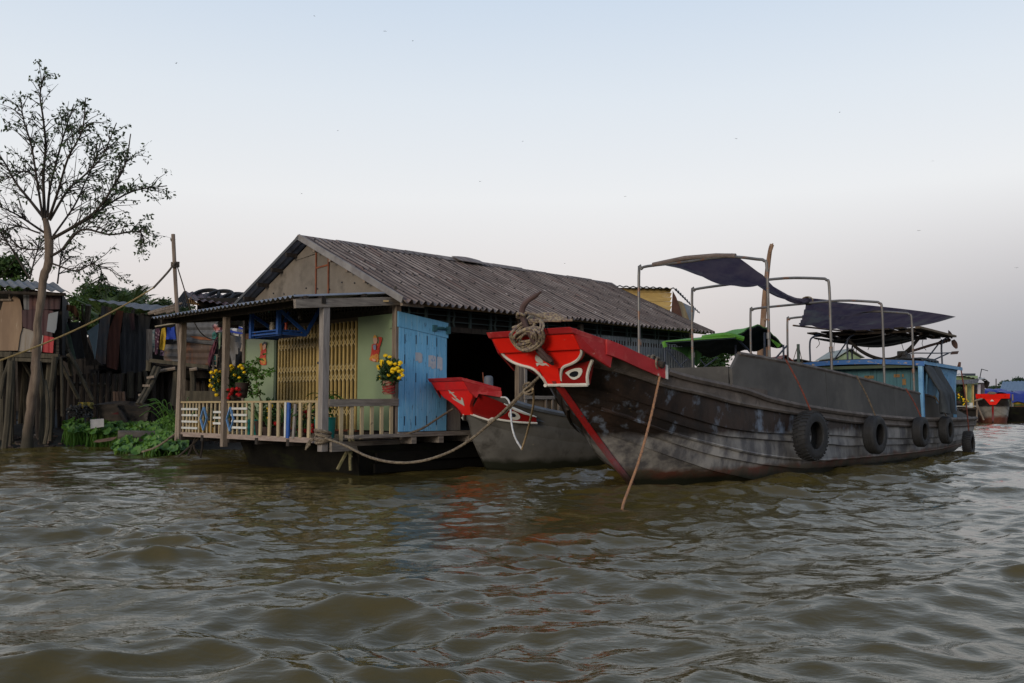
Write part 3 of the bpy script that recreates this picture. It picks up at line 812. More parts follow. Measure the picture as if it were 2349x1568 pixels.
# thicker upper band on the prow face and the cap plank
m = MB(); m.hexa([FP(-.695,.60,.05), FP(.695,.60,.05), BL(-2.12,.69,1.94), BL(-2.12,-.69,1.94), FP(-.70,.90,.075), FP(.70,.90,.075), BL(-2.3,.70,2.16), BL(-2.3,-.70,2.16)])
m.build('upper_band', red_p, prow, bev=.008)
m = MB(); m.hexa([FP(-.725,.885,.10), FP(.725,.885,.10), BL(-1.72,.86,1.955), BL(-1.72,-.86,1.955), FP(-.725,.985,.10), FP(.725,.985,.10), BL(-1.72,.86,2.045), BL(-1.72,-.86,2.045)])
m.build('cap_plank', red_old, prow, bev=.01)
for sgn in (1, -1):
    side = [BL(-2.44,.70*sgn,2.16), BL(-1.74,.83*sgn,1.95), BL(-1.80,.82*sgn,1.70), BL(-2.28,.70*sgn,1.93)]
    MB().prism(side, BL.n*(.03*sgn)).build('side_board', red_old, prow)
    MB().tube([FP(u*sgn, v, .012) for u, v in half], .021, 6).build('white_trim', white_b, prow, smooth=True)
    # cheek with the painted eye
    c00, c10, c11, c01 = Vector((-1.945,.13,1.475)), Vector((-1.86,.52,1.475)), Vector((-1.95,.66,1.80)), Vector((-2.07,.17,1.70))
    if sgn < 0: c10, c11 = Vector((-1.42,.40,1.475)), Vector((-1.55,.52,1.80))
    def CK(a, b, o=0.0, sgn=sgn):
        p = c00.lerp(c10, a).lerp(c01.lerp(c11, a), b)
        return BL(p.x - o*.9, (p.y + o*.45)*sgn, p.z)
    cheek = MB().grid(lambda a, b: CK(a, b), 8, 6, BL.d*.05).build('cheek', mk('deep red cheek', (.30,.008,.008), (.24,.007,.007), 3, rough=.4, bump=.08, var=0), boat)
    MB().tube([CK(0,0,.015), CK(.5,-.01,.015), CK(1,0,.015)], .026, 6).build('white_trim', white_b, cheek, smooth=True)
    MB().tube(smooth_pts([CK(1,0,.012), CK(.93,.35,.012), CK(.95,.7,.012), CK(1,1.0,.012)], 4), .024, 6).build('white_trim', white_b, cheek, smooth=True)
    eye = smooth2([(.20,.66),(.30,.74),(.48,.80),(.68,.76),(.74,.58),(.68,.38),(.52,.26),(.38,.32),(.28,.50)], 4)
    MB().prism([CK(a, b, .012) for a, b in eye], BL.d*.011).build('eye_white', white_b, cheek)
    pup = [(.49 + .13*math.cos(q)*(1 + .25*max(0, -math.cos(q))), .53 + .14*math.sin(q)) for q in [i*math.pi/10 for i in range(20)]]
    MB().prism([CK(a, b, .018) for a, b in pup], BL.d*.008).build('pupil', black_b, cheek)
    # red sheer plank with its white end
    pts = [LF[0](s_) for s_ in (.022, .045, .065, .084)]
    m = MB(); m.grid(lambda u, v: (lambda p: BL(p.x, (p.y+.035)*sgn, p.z + .07 - .20*v))(LF[0](.018 + .066*u)), 10, 1, BL.n*(.03*sgn))
    m.build('sheer_plank', red_old, boat)
    m = MB(); m.grid(lambda u, v: (lambda p: BL(p.x, (p.y+.037)*sgn, p.z + .07 - .20*v))(LF[0](.0842 + .0028*u)), 2, 1, BL.n*(.032*sgn))
    m.build('white_end', white_b, boat)
MB().tube([FP(-.145,.005,.012), FP(0,.0,.012), FP(.145,.005,.012)], .021, 6).build('white_trim', white_b, prow, smooth=True)
leaf = smooth2([F2(*q) for q in ((795,850),(776,905),(800,962),(868,978),(906,956),(868,895))], 3)
bird = [F2(*q) for q in ((783,985),(820,978),(868,985),(905,974),(955,978),(1000,1027),(945,1003),(905,1018),(885,1018),(835,1006),(800,1037))]
for poly in (leaf, bird):
    MB().prism([FP(u, v, .008) for u, v in poly], BL.d*.006).build('emblem', white_b, prow)

# coaming boards above the gunwale
coam_m = mk('dark grey tarred coaming', (.095,.09,.084), (.066,.062,.058), 1.6, rough=.75, bump=.25, c3=(.12,.112,.10), a3=.56, sc3=.9, c4=(.17,.16,.15), a4=.72, sc4=9, var=.05, world=True)
ctop = [(1.0,1.72),(1.02,1.86),(1.17,1.90),(1.20,2.0),(2.0,1.955),(4.0,1.83),(6.0,1.69),(8.0,1.545),(10.4,1.39),(12.2,1.22),(13.2,1.05),(14.3,.93),(14.8,.90)]
CA = np.array(ctop)
for sgn in (1, -1):
    # slabs cut at the plank ends
    for ta, tb in ((1.0, 4.1), (4.1, 7.6), (7.6, 11.2), (11.2, 14.8)):
        m = MB()
        def fn(u, v):
            t = ta + .006 + (tb-ta-.012)*u
            g = float(np.interp(t, [p[0] for p in LV[0]], [p[1] for p in LV[0]])); gzv = float(np.interp(t, [p[0] for p in LV[0]], [p[2] for p in LV[0]]))
            zt = float(np.interp(t, CA[:,0], CA[:,1]))
            return BL(t, (g - .05 - .03*v)*sgn, gzv - .1 + (max(zt, gzv-.05) - gzv + .1)*v)
        m.grid(fn, 16, 2, BL.n*(-.05*sgn))
        m.build('coaming_board', coam_m, boat)
    tt = np.linspace(1.22, 13.0, 40)
    MB().tube([BL(t, (float(np.interp(t, [p[0] for p in LV[0]], [p[1] for p in LV[0]])) - .10)*sgn, float(np.interp(t, CA[:,0], CA[:,1]))) for t in tt], .04, 6).build('coaming_cap', hull_gun, boat)
MB().beam(BL(1.02, -1.15, 1.55), BL(1.02, 1.15, 1.55), .05, .5).build('coaming_board', coam_m, boat)
MB().beam(BL(.55, .75, 1.56), BL(.9, 1.22, 1.50), .3, .04).build('loose_plank', hull_gun, boat)
MB().beam(BL(.8, 1.12, 1.47), BL(1.9, 1.30, 1.40), .16, .09).build('loose_plank', hull_gun, boat)

# samson beam with its lashing
log = MB().tube([BL(-1.05, .42, 1.85), BL(-.86, .98, 1.79), BL(-.84, 1.1, 1.76)], [.055, .06, .05], 8).build('mooring_beam', wood_dk, boat, smooth=True)
m = MB()
for k in range(7):
    c = BL(-.98 + .02*k, .62 + .06*k, 1.83 - .008*k)
    m.tube([c + (BL.d*math.cos(a) + Vector((0,0,1))*math.sin(a))*(.085 + .012*(k % 3)) + BL.n*.05*math.sin(a*.5) for a in [i*math.pi/7 for i in range(15)]], .018, 5, cap=False)
m.build('lashing', rope_m, log, smooth=True)

# pipe hoops
def hoop(t, wd, zn, zf, z0, lean=.0):
    pts = [BL(t-.04, -wd, z0), BL(t-.02, -wd, zf - .16), BL(t, -wd + .05, zf - .03), BL(t, -wd + .18, zf + .01), BL(t, -.3, (zn+zf)/2 + .06), BL(t, wd*.4, (zn+zf)/2 + .07),
           BL(t, wd - .18, zn + .02), BL(t, wd - .05, zn - .02), BL(t, wd, zn - .16), BL(t + .02, wd, (zn + z0)/2), BL(t + .03, wd, z0)]
    h = MB().tube(smooth_pts(pts, 4), .026, 8).build('canopy_hoop', pipe_m, boat, smooth=True)
    for sgn in (1, -1):
        MB().lathe(BL(t + .01*sgn, wd*sgn, z0 + (zn - z0)*.45), [(.036, -.05), (.036, .05)], 8).build('pipe_joint', pipe_m, h)
hoop(2.26, 1.24, 3.62, 3.72, 1.3)
hoop(4.53, 1.41, 3.52, 3.55, 1.15)
hoop(7.27, 1.45, 3.32, 3.37, 1.0)
hoop(9.25, 1.44, 3.24, 3.30, .9)

# canopy cloth: the forward twist and the aft spread, both tied at the third hoop
tarp_m = mk('faded violet grey canopy cloth', (.19,.148,.175), (.125,.095,.14), 2.5, rough=.9, bump=.25, c3=(.24,.225,.22), a3=.52, sc3=1.2, var=.03, transl=.42)
tarp = thing('canopy_cloth', BL(5, 0, 3.3), 'faded violet grey awning cloth twisted over the pipe hoops of the cargo boat', 'awning')
def t1(u, v):
    # u along the boat from hoop one to the knot, v across
    t = 2.26 + (7.35 - 2.26)*u
    a0, a1 = np.interp(u, [0,.25,.45,.75,.93,1], [-.92,-.70,-.45,-.30,-.22,-.20]), np.interp(u, [0,.25,.45,.75,.93,1], [.62,.58,.36,.12,-.04,-.10])
    zc = np.interp(u, [0,.2,.45,.7,.9,1], [3.77,3.66,3.60,3.50,3.45,3.50])
    uu = a0 + (a1 - a0)*v
    sagc = -.22*math.sin(math.pi*min(1,u/.46))*(1-abs(2*v-1)**2)*(1 if u < .46 else 0) - .10*math.sin(math.pi*max(0,(u-.46)/.54))*(1-abs(2*v-1)**2)
    wr = .03*math.sin(v*26 + u*5)*(0.2 + u) + .02*math.sin(v*15 - u*9)
    tilt = (-.30*v + .08)*math.sin(math.pi*min(1, max(0, u)))  # near edge hangs lower on the way aft
    tilt = (.30*(v-.5))*math.sin(math.pi*u)*(-1)
    return BL(t + .10*(1-2*abs(v-.5))*0, uu, zc + sagc + wr + tilt)
MB().grid(t1, 44, 30).build('forward_cloth', tarp_m, tarp, smooth=True)
def t2(u, v):
    A_, B_, C_, D_ = Vector((7.3,-.12,3.50)), Vector((12.95,1.42,3.44)), Vector((12.7,-.75,3.16)), Vector((8.75,-.95,3.07))
    # ridge edge passes over the near corner of hoop four
    top = A_.lerp(B_, u) + Vector((0, .50*math.sin(math.pi*u)**1.0, -.06*math.sin(math.pi*u)))
    low = D_.lerp(C_, u) + Vector((0, 0, -.02*math.sin(math.pi*u)))
    if u < .12: top = top + Vector((0,0,.03))
    p = top.lerp(low, v)
    fan = (1-u)**1.5
    p.z += .06*math.sin(v*34)*fan*(.3+v*.7) + .05*math.sin(u*17 + v*6)*v*(1-.5*v) - .10*math.sin(math.pi*v)*(.4+.6*u)
    return BL(p.x, p.y, p.z)
MB().grid(t2, 50, 36).build('aft_cloth', tarp_m, tarp, smooth=True)
m = MB()
for k in range(5):
    c = BL(7.28 + .03*k, -.14, 3.47)
    m.tube([c + (BL.n*math.cos(a)*(.13-.01*k) + Vector((0,0,1))*math.sin(a)*.085) for a in [i*math.pi/7 for i in range(15)]], .012, 5, cap=False)
m.build('knot', rope_m, tarp, smooth=True)
MB().tube([BL(8.55,-1.0,3.06), BL(10.5,-.9,3.08), BL(12.75,-.78,3.13)], .022, 6).build('edge_pole', mk('brown stick', (.20,.12,.07), rough=.8), tarp)
MB().tube([BL(2.26, -.95, 3.745), BL(2.26, -.3, 3.80), BL(2.26, .30, 3.78), BL(2.26, .68, 3.735)], .042, 8).build('rolled_hem', mk('brown hem', (.19,.15,.13), (.13,.10,.09), 8, rough=.9), tarp, smooth=True)

# ---- cabin
cab_bl = mk('peeling blue cabin paint', (.16,.38,.62), (.12,.30,.54), 4, rough=.55, bump=.2, c3=(.27,.50,.70), a3=.55, sc3=2, c4=(.10,.16,.22), a4=.69, sc4=10, st4=(1,1,2), var=.05)
cab_teal = mk('teal cabin front', (.06,.17,.21), (.045,.135,.17), 4, (4,4,.6), rough=.6, bump=.2, var=.12)
edge_bl = mk('blue roof edge with peeled wood', (.05,.17,.46), (.04,.14,.38), 4, rough=.55, bump=.2, c4=(.42,.32,.22), a4=.585, sc4=7, st4=(1,1,2.5), var=0)
cabin = MB()
def camb(u): return 2.25 - .075*(u/1.55)**2
m = MB(); m.grid(lambda a, b: BL(9.42 + 3.1*b, -1.62 + 3.24*a, camb(-1.62+3.24*a) + .02 - .05*b), 16, 2, (0,0,-.035))
cabin = m.build('cabin', mk('tarred cabin roof', (.05,.047,.045), (.035,.033,.032), 2, rough=.8, bump=.2), boat)
m = MB(); m.grid(lambda a, b: BL(9.40, -1.63 + 3.26*a, camb(-1.63+3.26*a) + .005 - .105*b), 20, 1, BL.d*.03)
m.build('roof_edge', edge_bl, cabin)
m = MB(); m.grid(lambda a, b: BL(9.42 + 3.1*a, 1.62, camb(1.62) + .012 - .05*a - .075*b), 12, 1, BL.n*.02)
m.build('roof_edge', cab_bl, cabin)
MB().beam(BL(9.5,-1.5,2.08), BL(9.5,1.5,2.08), .04, .07).build('head_beam', MATS['dark green steel'], cabin)
for k in range(10):     # plank front, recessed under the roof
    u0 = -1.5 + k*.30
    MB().beam(BL(9.85, u0+.15, .9), BL(9.85, u0+.15, 2.12), .292, .03, up=BL.d).build('front_plank', cab_teal, cabin)
for u_ in (-.45, .42, 1.0):
    MB().beam(BL(9.83, u_, .9), BL(9.83, u_, 2.12), .05, .03, up=BL.d).build('door_stile', cab_teal, cabin)
note = mk('brown printed paper', (.30,.17,.06), (.22,.12,.045), 12, rough=.7, bump=0, c4=(.05,.03,.02), a4=.56, sc4=30)
for u_, z_, w_, h_ in ((-.9,1.86,.20,.10),(.28,1.82,.22,.07),(.95,1.84,.22,.07),(1.05,1.66,.11,.14)):
    m = MB(); m.box((0,0,0),(w_,.006,h_)); o_ = m.build('paper_notice', note, cabin)
    o_.location = BL(9.822, u_, z_) - ORG[cabin]; o_.rotation_euler = (0,0,math.atan2(BL.n.y, BL.n.x)); ORG[o_] = BL(9.822,u_,z_)
MB().lathe(BL(9.7, 1.02, 1.28), [(.02,0),(.11,.02),(.10,.09),(.05,.17),(.015,.19)], 10).build('lantern', mk('orange glow paint', (.75,.36,.06), (.6,.25,.04), 6, rough=.5, bump=.1), cabin, smooth=True)  # orange body whose colour stands in for a warm glow at the cabin
MB().beam(BL(9.47, 1.54, .9), BL(9.47, 1.54, 2.13), .09, .10, up=BL.d).build('corner_post', cab_bl, cabin)
for k in range(3):      # side panels between corner post and stern
    ta, tb = 9.95 + k*.82, 9.95 + k*.82 + .805
    ub = float(np.interp(ta, [p[0] for p in LV[0]], [p[1] for p in LV[0]]))
    m = MB(); m.hexa([BL(ta,1.50,1.24), BL(tb,1.48,1.22), BL(tb,1.44,1.22), BL(ta,1.46,1.24), BL(ta,1.56,2.14-.0*k), BL(tb,1.54,2.12), BL(tb,1.50,2.12), BL(ta,1.52,2.14)])
    m.build('side_panel', cab_bl, cabin)
m = MB(); m.hexa([BL(9.95,1.555,1.93), BL(12.4,1.53,1.93), BL(12.4,1.50,1.93), BL(9.95,1.53,1.93), BL(9.95,1.575,2.14), BL(12.4,1.56,2.12), BL(12.4,1.52,2.12), BL(9.95,1.54,2.14)])
m.build('frieze_board', cab_bl, cabin)
m = MB(); m.hexa([BL(9.9,-1.5,.8), BL(12.4,-1.5,.8), BL(12.4,-1.46,.8), BL(9.9,-1.46,.8), BL(9.9,-1.55,2.12), BL(12.4,-1.55,2.10), BL(12.4,-1.51,2.10), BL(9.9,-1.51,2.12)])
m.build('side_wall', cab_teal, cabin)
m = MB(); m.hexa([BL(12.36,-1.5,.8), BL(12.36,1.5,.8), BL(12.4,1.5,.8), BL(12.4,-1.5,.8), BL(12.36,-1.5,2.13), BL(12.36,1.5,2.13), BL(12.4,1.5,2.13), BL(12.4,-1.5,2.13)])
m.build('rear_wall', cab_bl, cabin)
kn = MB().tube([BL(12.3,1.56,2.08), BL(12.42,1.58,2.12), BL(12.45,1.60,2.26)], [.035,.045,.03], 8).build('cleat', mk('rust brown iron', (.12,.055,.04), (.08,.04,.03), 9, rough=.9), cabin, smooth=True)

# ---- slatted rack over the cabin, on bent pipes
rack = thing('slatted_rack', BL(11.3, 0, 2.3), 'dark slatted platform on bent blue pipes above the cabin roof', 'rack')
bluepipe = mk('dark blue pipe', (.055,.075,.12), (.04,.05,.08), 8, rough=.5, bump=.1)
for k in range(9):
    u_ = -1.15 + k*.29
    MB().beam(BL(10.0 + .12*(k % 3), u_, 2.98 + .02*(k % 2)), BL(12.85 + .1*((k*2) % 3), u_ + .03, 2.90 + .02*(k % 3)), .235 - .02*(k % 2), .035).build('slat', wood_dk, rack)
for t_ in (10.35, 11.4, 12.45):
    MB().beam(BL(t_, -1.2, 2.93), BL(t_, 1.2, 2.93), .06, .06).build('cross_bar', wood_dk, rack)
MB().beam(BL(10.1, 1.32, 2.99), BL(12.95, 1.36, 2.94), .12, .05).build('edge_plank', mk('ochre grey plank', (.16,.12,.075), (.11,.085,.055), 5, rough=.85), rack)
MB().grid(lambda a, b: BL(10.2 + 2.3*a, -1.25 + 1.9*b, 2.88 - .16*math.sin(math.pi*b)*(.6+.4*math.sin(a*9)) + .02*math.sin(a*40)), 30, 10, (0,0,-.01)).build('sagging_sheet', mk('black plastic sheet', (.018,.02,.02), rough=.45, bump=.2), rack, smooth=True)
for t_, u_ in ((9.75,-1.1),(10.2,-.35),(12.6,1.15),(12.6,-1.1)):
    MB().tube(smooth_pts([BL(t_,u_,2.22), BL(t_,u_,2.72), BL(t_+.05,u_+.06,2.86), BL(t_+.22,u_+.16,2.93)], 4), .022, 6).build('leg', bluepipe, rack, smooth=True)
for (ta,ua,za),(tb,ub,zb) in (((9.7,-.55,2.2),(10.2,-.35,2.75)),((12.3,.75,2.2),(12.75,1.12,2.86)),((12.1,1.0,2.28),(13.0,1.2,2.52))):
    MB().tube([BL(ta,ua,za), BL(tb,ub,zb)], .018, 6).build('brace', bluepipe, rack)
m = MB(); rr = random.Random(5)
for k in range(9):
    p = BL(10.2 + rr.random()*2.4, -1.2 + rr.random()*2.2, 2.86)
    m.tube(smooth_pts([p, p + Vector((rr.uniform(-.05,.05), 0, -.12)), p + Vector((rr.uniform(-.08,.08), 0, -.2 - .12*rr.random()))], 3), .008, 4)
m.build('loose_ties', rope_dk, rack, kind='stuff')
# hammock slung under the rack
ham = MB()
hp = [BL(10.15,-.28,2.72), BL(10.3,-.12,2.52), BL(10.55,.08,2.36), BL(10.85,.3,2.29), BL(11.15,.52,2.33), BL(11.4,.72,2.52), BL(11.6,.88,2.78), BL(11.68,.95,2.90)]
hp = smooth_pts(hp, 5)
ham.grid(lambda a, b: (lambda p: p + BL.d*((b-.5)*.30*(.35 + .65*math.sin(math.pi*a))) + Vector((0,0,.06*(2*b-1)**2)))(hp[min(len(hp)-1, int(round(a*(len(hp)-1))))]), len(hp)-1, 5, (0,0,-.02))
tag(ham.build('hammock', mk('dark brown hammock cloth', (.04,.034,.03), (.03,.026,.022), 8, rough=.95), None, smooth=True), 'dark brown hammock sagging between the pipes on the cabin roof', 'hammock')
# long-tail motor
mot = thing('longtail_motor', BL(11.5, .8, 2.3), 'rusty long-tail boat motor with propeller shaft propped up on the cabin roof', 'motor')
iron = mk('rusty brown iron', (.10,.055,.045), (.06,.04,.035), 8, rough=.8, bump=.3)
m = MB(); m.box(BL(11.35,.62,2.36), (.34,.24,.16), math.atan2(BL.d.y, BL.d.x)); m.box(BL(11.25,.60,2.46), (.16,.20,.12), math.atan2(BL.d.y, BL.d.x)); m.build('engine', black_b, mot, bev=.02)
MB().tube([BL(11.25,.55,2.43), BL(12.2,.95,2.68), BL(12.95,1.25,2.86)], [.028,.034,.026], 8).build('shaft_tube', iron, mot, smooth=True)
for k in range(4): MB().lathe(BL(12.62+.1*k,1.12+.04*k,2.775+.026*k), [(.05,-.02),(.05,.02)], 8, axis=(BL(12.95,1.25,2.86)-BL(12.2,.95,2.68))).build('collar', iron, mot)
MB().tube([BL(11.2,.5,2.4), BL(11.6,.8,2.48), BL(12.4,1.1,2.50), BL(13.0,1.3,2.53)], .016, 6).build('tiller_bar', bluepipe, mot)
pc = BL(13.02,1.30,2.875); pax = (BL(12.95,1.25,2.86)-BL(12.2,.95,2.68)).normalized(); px_ = pax.orthogonal().normalized(); py_ = pax.cross(px_)
for sg in (1, -1):
    dirv = (Vector((0,0,-1))*.9 + BL.n*.35).normalized()*sg
    lat_ = dirv.cross(pax).normalized()
    MB().grid(lambda a, b: pc + dirv*(.02 + .24*a) + lat_*((b-.5)*.13*math.sin(math.pi*(.15+.8*a))) + pax*(.04*(b-.5)), 8, 4, pax*.008).build('blade', iron, mot, smooth=True)
m = MB(); m.prism([BL(12.9,1.27,2.48), BL(13.15,1.37,2.50), BL(13.2,1.39,2.58), BL(12.95,1.29,2.56)], BL.n*.012); m.build('fin', iron, mot)

# ---- trousers drying over the cabin corner
tr_ = thing('trousers', BL(9.9, 1.7, 1.3), 'dark blue-grey trousers hung to dry over the cabin corner', 'trousers')
jean = mk('faded dark denim', (.052,.062,.072), (.036,.042,.05), 3, (2,2,.8), rough=.9, bump=.3, c3=(.075,.085,.095), a3=.58, sc3=2, st3=(1,1,.4), var=.06)
def leg_fn(t_top, t_bot, u_top, u_bot, zb, w0, w1):
    def fn(a, b):
        # a around, b down
        an = 2*math.pi*a
        tt = t_top + (t_bot - t_top)*b; uu = u_top + (u_bot - u_top)*min(1, b*1.6); zz = 2.24 + (zb - 2.24)*b
        if b < .12: zz = 2.24 - .04*(b/.12)
        wd = w0 + (w1 - w0)*b
        fold = .02*math.sin(an*3 + b*9)
        return BL(tt + wd*math.cos(an), uu + (.06 + .035*b + fold)*math.sin(an), zz + .02*math.cos(an*2)*b)
    return fn
MB().grid(leg_fn(9.85, 10.1, 1.50, 1.86, 1.02, .30, .25), 20, 16).build('leg', jean, tr_, smooth=True)
MB().grid(leg_fn(10.4, 10.85, 1.52, 1.80, 1.00, .30, .23), 20, 16).build('leg', jean, tr_, smooth=True)
m = MB(); m.grid(lambda a, b: BL(9.58 + .82*a, .95 + .72*b, 2.265 - .06*(b > .8)*(b-.8)*5 + .012*math.sin(a*21 + b*7)), 16, 12, (0,0,-.02)); m.build('waist', jean, tr_, smooth=True)

# ---- tyres used as fenders
def tyre(t, u, zc, R, wd, tread, label, ropemat, rope_top, spin):
    c = BL(t, u, zc)
    root = thing('fender_tyre', c - Vector((0,0,R)), label, 'tyre', 'tyres hung along the cargo boat')
    ax = (BL.n*math.cos(spin) + BL.d*math.sin(spin)).normalized()
    r0 = R*.56
    prof = [(r0, -wd*.40), (r0*1.06, -wd*.48), (R*.80, -wd*.52), (R*.93, -wd*.47), (R*.985, -wd*.36), (R, -wd*.15), (R, wd*.15), (R*.985, wd*.36), (R*.93, wd*.47), (R*.80, wd*.52), (r0*1.06, wd*.48), (r0, wd*.40), (r0*1.03, wd*.33), (R*.86, wd*.30), (R*.90, 0), (R*.86, -wd*.30), (r0*1.03, -wd*.33), (r0, -wd*.40)]
    MB().lathe(c, prof, 40, axis=ax, cap=False).build('casing', rubber, root, smooth=True)
    x = ax.orthogonal().normalized(); y = ax.cross(x)
    m = MB()
    if tread:
        for k in range(34):
            a = 2*math.pi*k/34
            rd = x*math.cos(a) + y*math.sin(a); tg = ax.cross(rd)
            for sg in (1, -1):
                m.beam(c + rd*(R*.965) + ax*(sg*wd*.47) , c + rd*(R*1.015) + ax*(sg*wd*.06) + tg*(.02*sg), R*.07, .03, up=rd)
    else:
        for q in (-.26,-.09,.09,.26):
            m.lathe(c + ax*(wd*q), [(R*.985,-wd*.055),(R*1.012,-wd*.045),(R*1.012,wd*.045),(R*.985,wd*.055)], 36, axis=ax, cap=False)
    m.build('tread', rubber, root)
    top = c + Vector((0,0,R*.98)); r_in = c + Vector((0,0,r0)) + ax*.0
    pts = [rope_top, rope_top.lerp(top, .5) + ax*.03, top + ax*.02, top + ax*(wd*.5), r_in + ax*(wd*.45), r_in - ax*(wd*.2)]
    MB().tube(smooth_pts(pts[:3], 5), .014, 6).build('hanging_rope', ropemat, root, smooth=True)
    return root
def ctp(t, du=-.02):
    return BL(t, float(np.interp(t, [p[0] for p in LV[0]], [p[1] for p in LV[0]])) + du, float(np.interp(t, CA[:,0], CA[:,1])) + .02)
tyre(2.80, 1.70, .70, .40, .24, True, 'big chunky-tread truck tyre on a red rope, hung nearest the prow', rope_red, ctp(2.50), -.12)
tyre(5.60, 1.80, .645, .355, .22, False, 'ribbed tyre on a grey rope, second along the cargo boat from the prow', rope_dk, ctp(5.35), -.06)
tyre(8.45, 1.79, .635, .315, .20, False, 'smooth narrow tyre on a red rope, hung below the cabin front planks', rope_red, ctp(8.2), -.02)
tyre(10.5, 1.75, .63, .31, .20, False, 'smooth tyre on an olive rope, hung below the drying trousers', rope_dk, ctp(10.3), .0)
tyre(12.75, 1.66, .25, .30, .20, True, 'small tyre dipping into the water at the stern on a long dark red rope', rope_red, BL(12.45,1.62,2.1), .05)

# ---- anchor and coil of rope on the prow
anc = thing('anchor', FP(0.100, .3, .1), 'rusty iron anchor lashed over the red prow of the cargo boat', 'anchor')
anc_m = mk('rust brown anchor iron', (.10,.055,.05), (.065,.038,.035), 6, rough=.75, bump=.3, spec=.5)
MB().tube([FP(0.220,.45,.14), FP(0.100,.80,.17), FP(0.040,1.05,.12), FP(0.010,1.20,.08)], [.028,.034,.036,.04], 8).build('shank', anc_m, anc, smooth=True)
MB().tube(smooth_pts([FP(0.010,1.13,.08), FP(0.030,1.28,.06), FP(0.100,1.40,.0), FP(0.260,1.49,-.08), FP(0.340,1.53,-.1)], 5), [.045]*6 + [.042]*5 + [.034]*5 + [.02]*4 + [.006], 8).build('fluke', anc_m, anc, smooth=True)
MB().tube(smooth_pts([FP(.06,.66,.13), FP(.10,.55,.12), FP(.165,.47,.10), FP(.185,.37,.08)], 4), [.03,.032,.035,.04,.046,.05,.054,.056,.052,.046,.036,.026,.01], 8).build('fluke', anc_m, anc, smooth=True)
coil = MB(); rr = random.Random(8)
for k in range(9):
    cu, cv = .02 + rr.uniform(-.07,.08), .84 + rr.uniform(-.05,.09)
    ru, rv = .20 + rr.uniform(-.10,.09), .17 + rr.uniform(-.09,.08)
    ro, lift = rr.uniform(0,.09), rr.uniform(0,6.28)
    pts = []
    for i in range(25):
        a = 2*math.pi*i/24 + lift
        u_, v_ = cu + ru*math.cos(a) + .10*math.sin(a), cv + rv*math.sin(a)
        out = .15 + ro*.6 + .02*math.sin(3*a)
        if v_ > .98: out = .15 - (v_-.98)*1.0 + ro*.5
        pts.append(FP(u_, min(v_, 1.02 + .07*ro/.09 + .04*rr.random()), out))
    coil.tube(pts, .018, 6, cap=False)
for k in range(5):
    coil.tube(smooth_pts([FP(-.26 + .05*k, 1.02, .05), FP(-0.050, 1.06 + .02*k, .06 - .05*k), FP(0.250, 1.08 + .015*k, -.02 - .05*k), FP(0.440, 1.04, -.12 - .03*k)], 6), .021, 6)
coil.tube(smooth_pts([FP(0.010,1.22,.10), FP(0.100,1.24,.04), FP(0.200,1.16,-.03), FP(0.350,1.06,-.12), FP(0.560,1.02,-.2)], 5), .02, 6)
coil.tube(smooth_pts([FP(-0.050,1.20,.11), FP(0.010,1.26,.13), FP(0.070,1.22,.10), FP(0.010,1.18,.06), FP(-0.050,1.20,.11)], 4), .02, 6)
tag(coil.build('rope_coil', mk('speckled thick rope', (.40,.32,.20), (.13,.095,.11), 30, rough=.95, bump=.6, var=0), None, smooth=True), 'thick speckled rope coiled around the anchor on the red prow', 'rope')

# ------------------------------------------------------------------ the smaller grey boat beside the house
SB = BoatFrame((-.50, 17.10, 0), (.78, .625))
sb = thing('small_boat', SB(3, 0, 0), 'smaller grey boat with red bow, white anchor emblem and painted eye, moored beside the house', 'boat')
SV = [
 [(-.62,.44,1.52),(-.27,.68,1.38),(.3,.80,1.17),(1.48,.88,.98),(3,.92,.90),(6,.86,.88),(7.6,.55,.98)],
 [(-.50,.16,1.22),(-.22,.42,1.08),(.3,.66,.92),(1.4,.84,.75),(3,.89,.68),(6,.83,.66),(7.4,.5,.74)],
 [(-.40,.03,1.02),(-.1,.34,.82),(.45,.64,.66),(1.5,.83,.50),(3,.88,.44),(6,.80,.42),(7.2,.45,.5)],
 [(-.27,.03,.55),(.1,.38,.42),(.7,.66,.32),(1.7,.82,.22),(3,.85,.18),(6,.76,.18),(7.0,.4,.25)],
 [(.0,.02,.05),(.4,.36,.02),(1.0,.62,0),(2,.78,-.03),(3,.80,-.04),(6,.7,-.04),(6.8,.3,0)],
 [(.35,.0,-.28),(.8,.3,-.3),(1.5,.5,-.3),(3,.6,-.3),(5,.6,-.3),(6.4,.2,-.25)],
]
SF = [level_fn(t) for t in SV]
sbh = mk('grey painted small hull', (.135,.13,.12), (.09,.086,.078), 1.6, rough=.55, bump=.2, c3=(.06,.056,.05), a3=.54, sc3=2.4, c4=(.24,.21,.15), a4=.71, sc4=9, var=.03, z=[(.13,.24,(.016,.018,.010))], world=True)
sb_hull = None
for k in range(5):
    for sgn in (1, -1):
        m = MB()
        m.grid(lambda u, v, k=k, sgn=sgn: (lambda p: SB(p.x, (p.y + .012*math.sin(math.pi*v)*min(1,u*5))*sgn, p.z))(SF[k](u**1.6).lerp(SF[k+1](u**1.6), v)), 40, 4, SB.n*(-.04*sgn))
        if sb_hull is None: sb_hull = m.build('hull', sbh, sb, smooth=True)
        else: m.build('strake', sbh, sb_hull, smooth=True)
gun_s = mk('blue grey gunwale', (.17,.19,.22), (.13,.145,.17), 4, rough=.6, bump=.2)
for sgn in (1, -1):
    MB().tube([SB((lambda p: p.x)(SF[0](.085+.90*i/40)), (SF[0](.085+.90*i/40).y + .02)*sgn, SF[0](.085+.90*i/40).z + .02) for i in range(41)], .05, 6).build('gunwale', gun_s, sb, smooth=True)
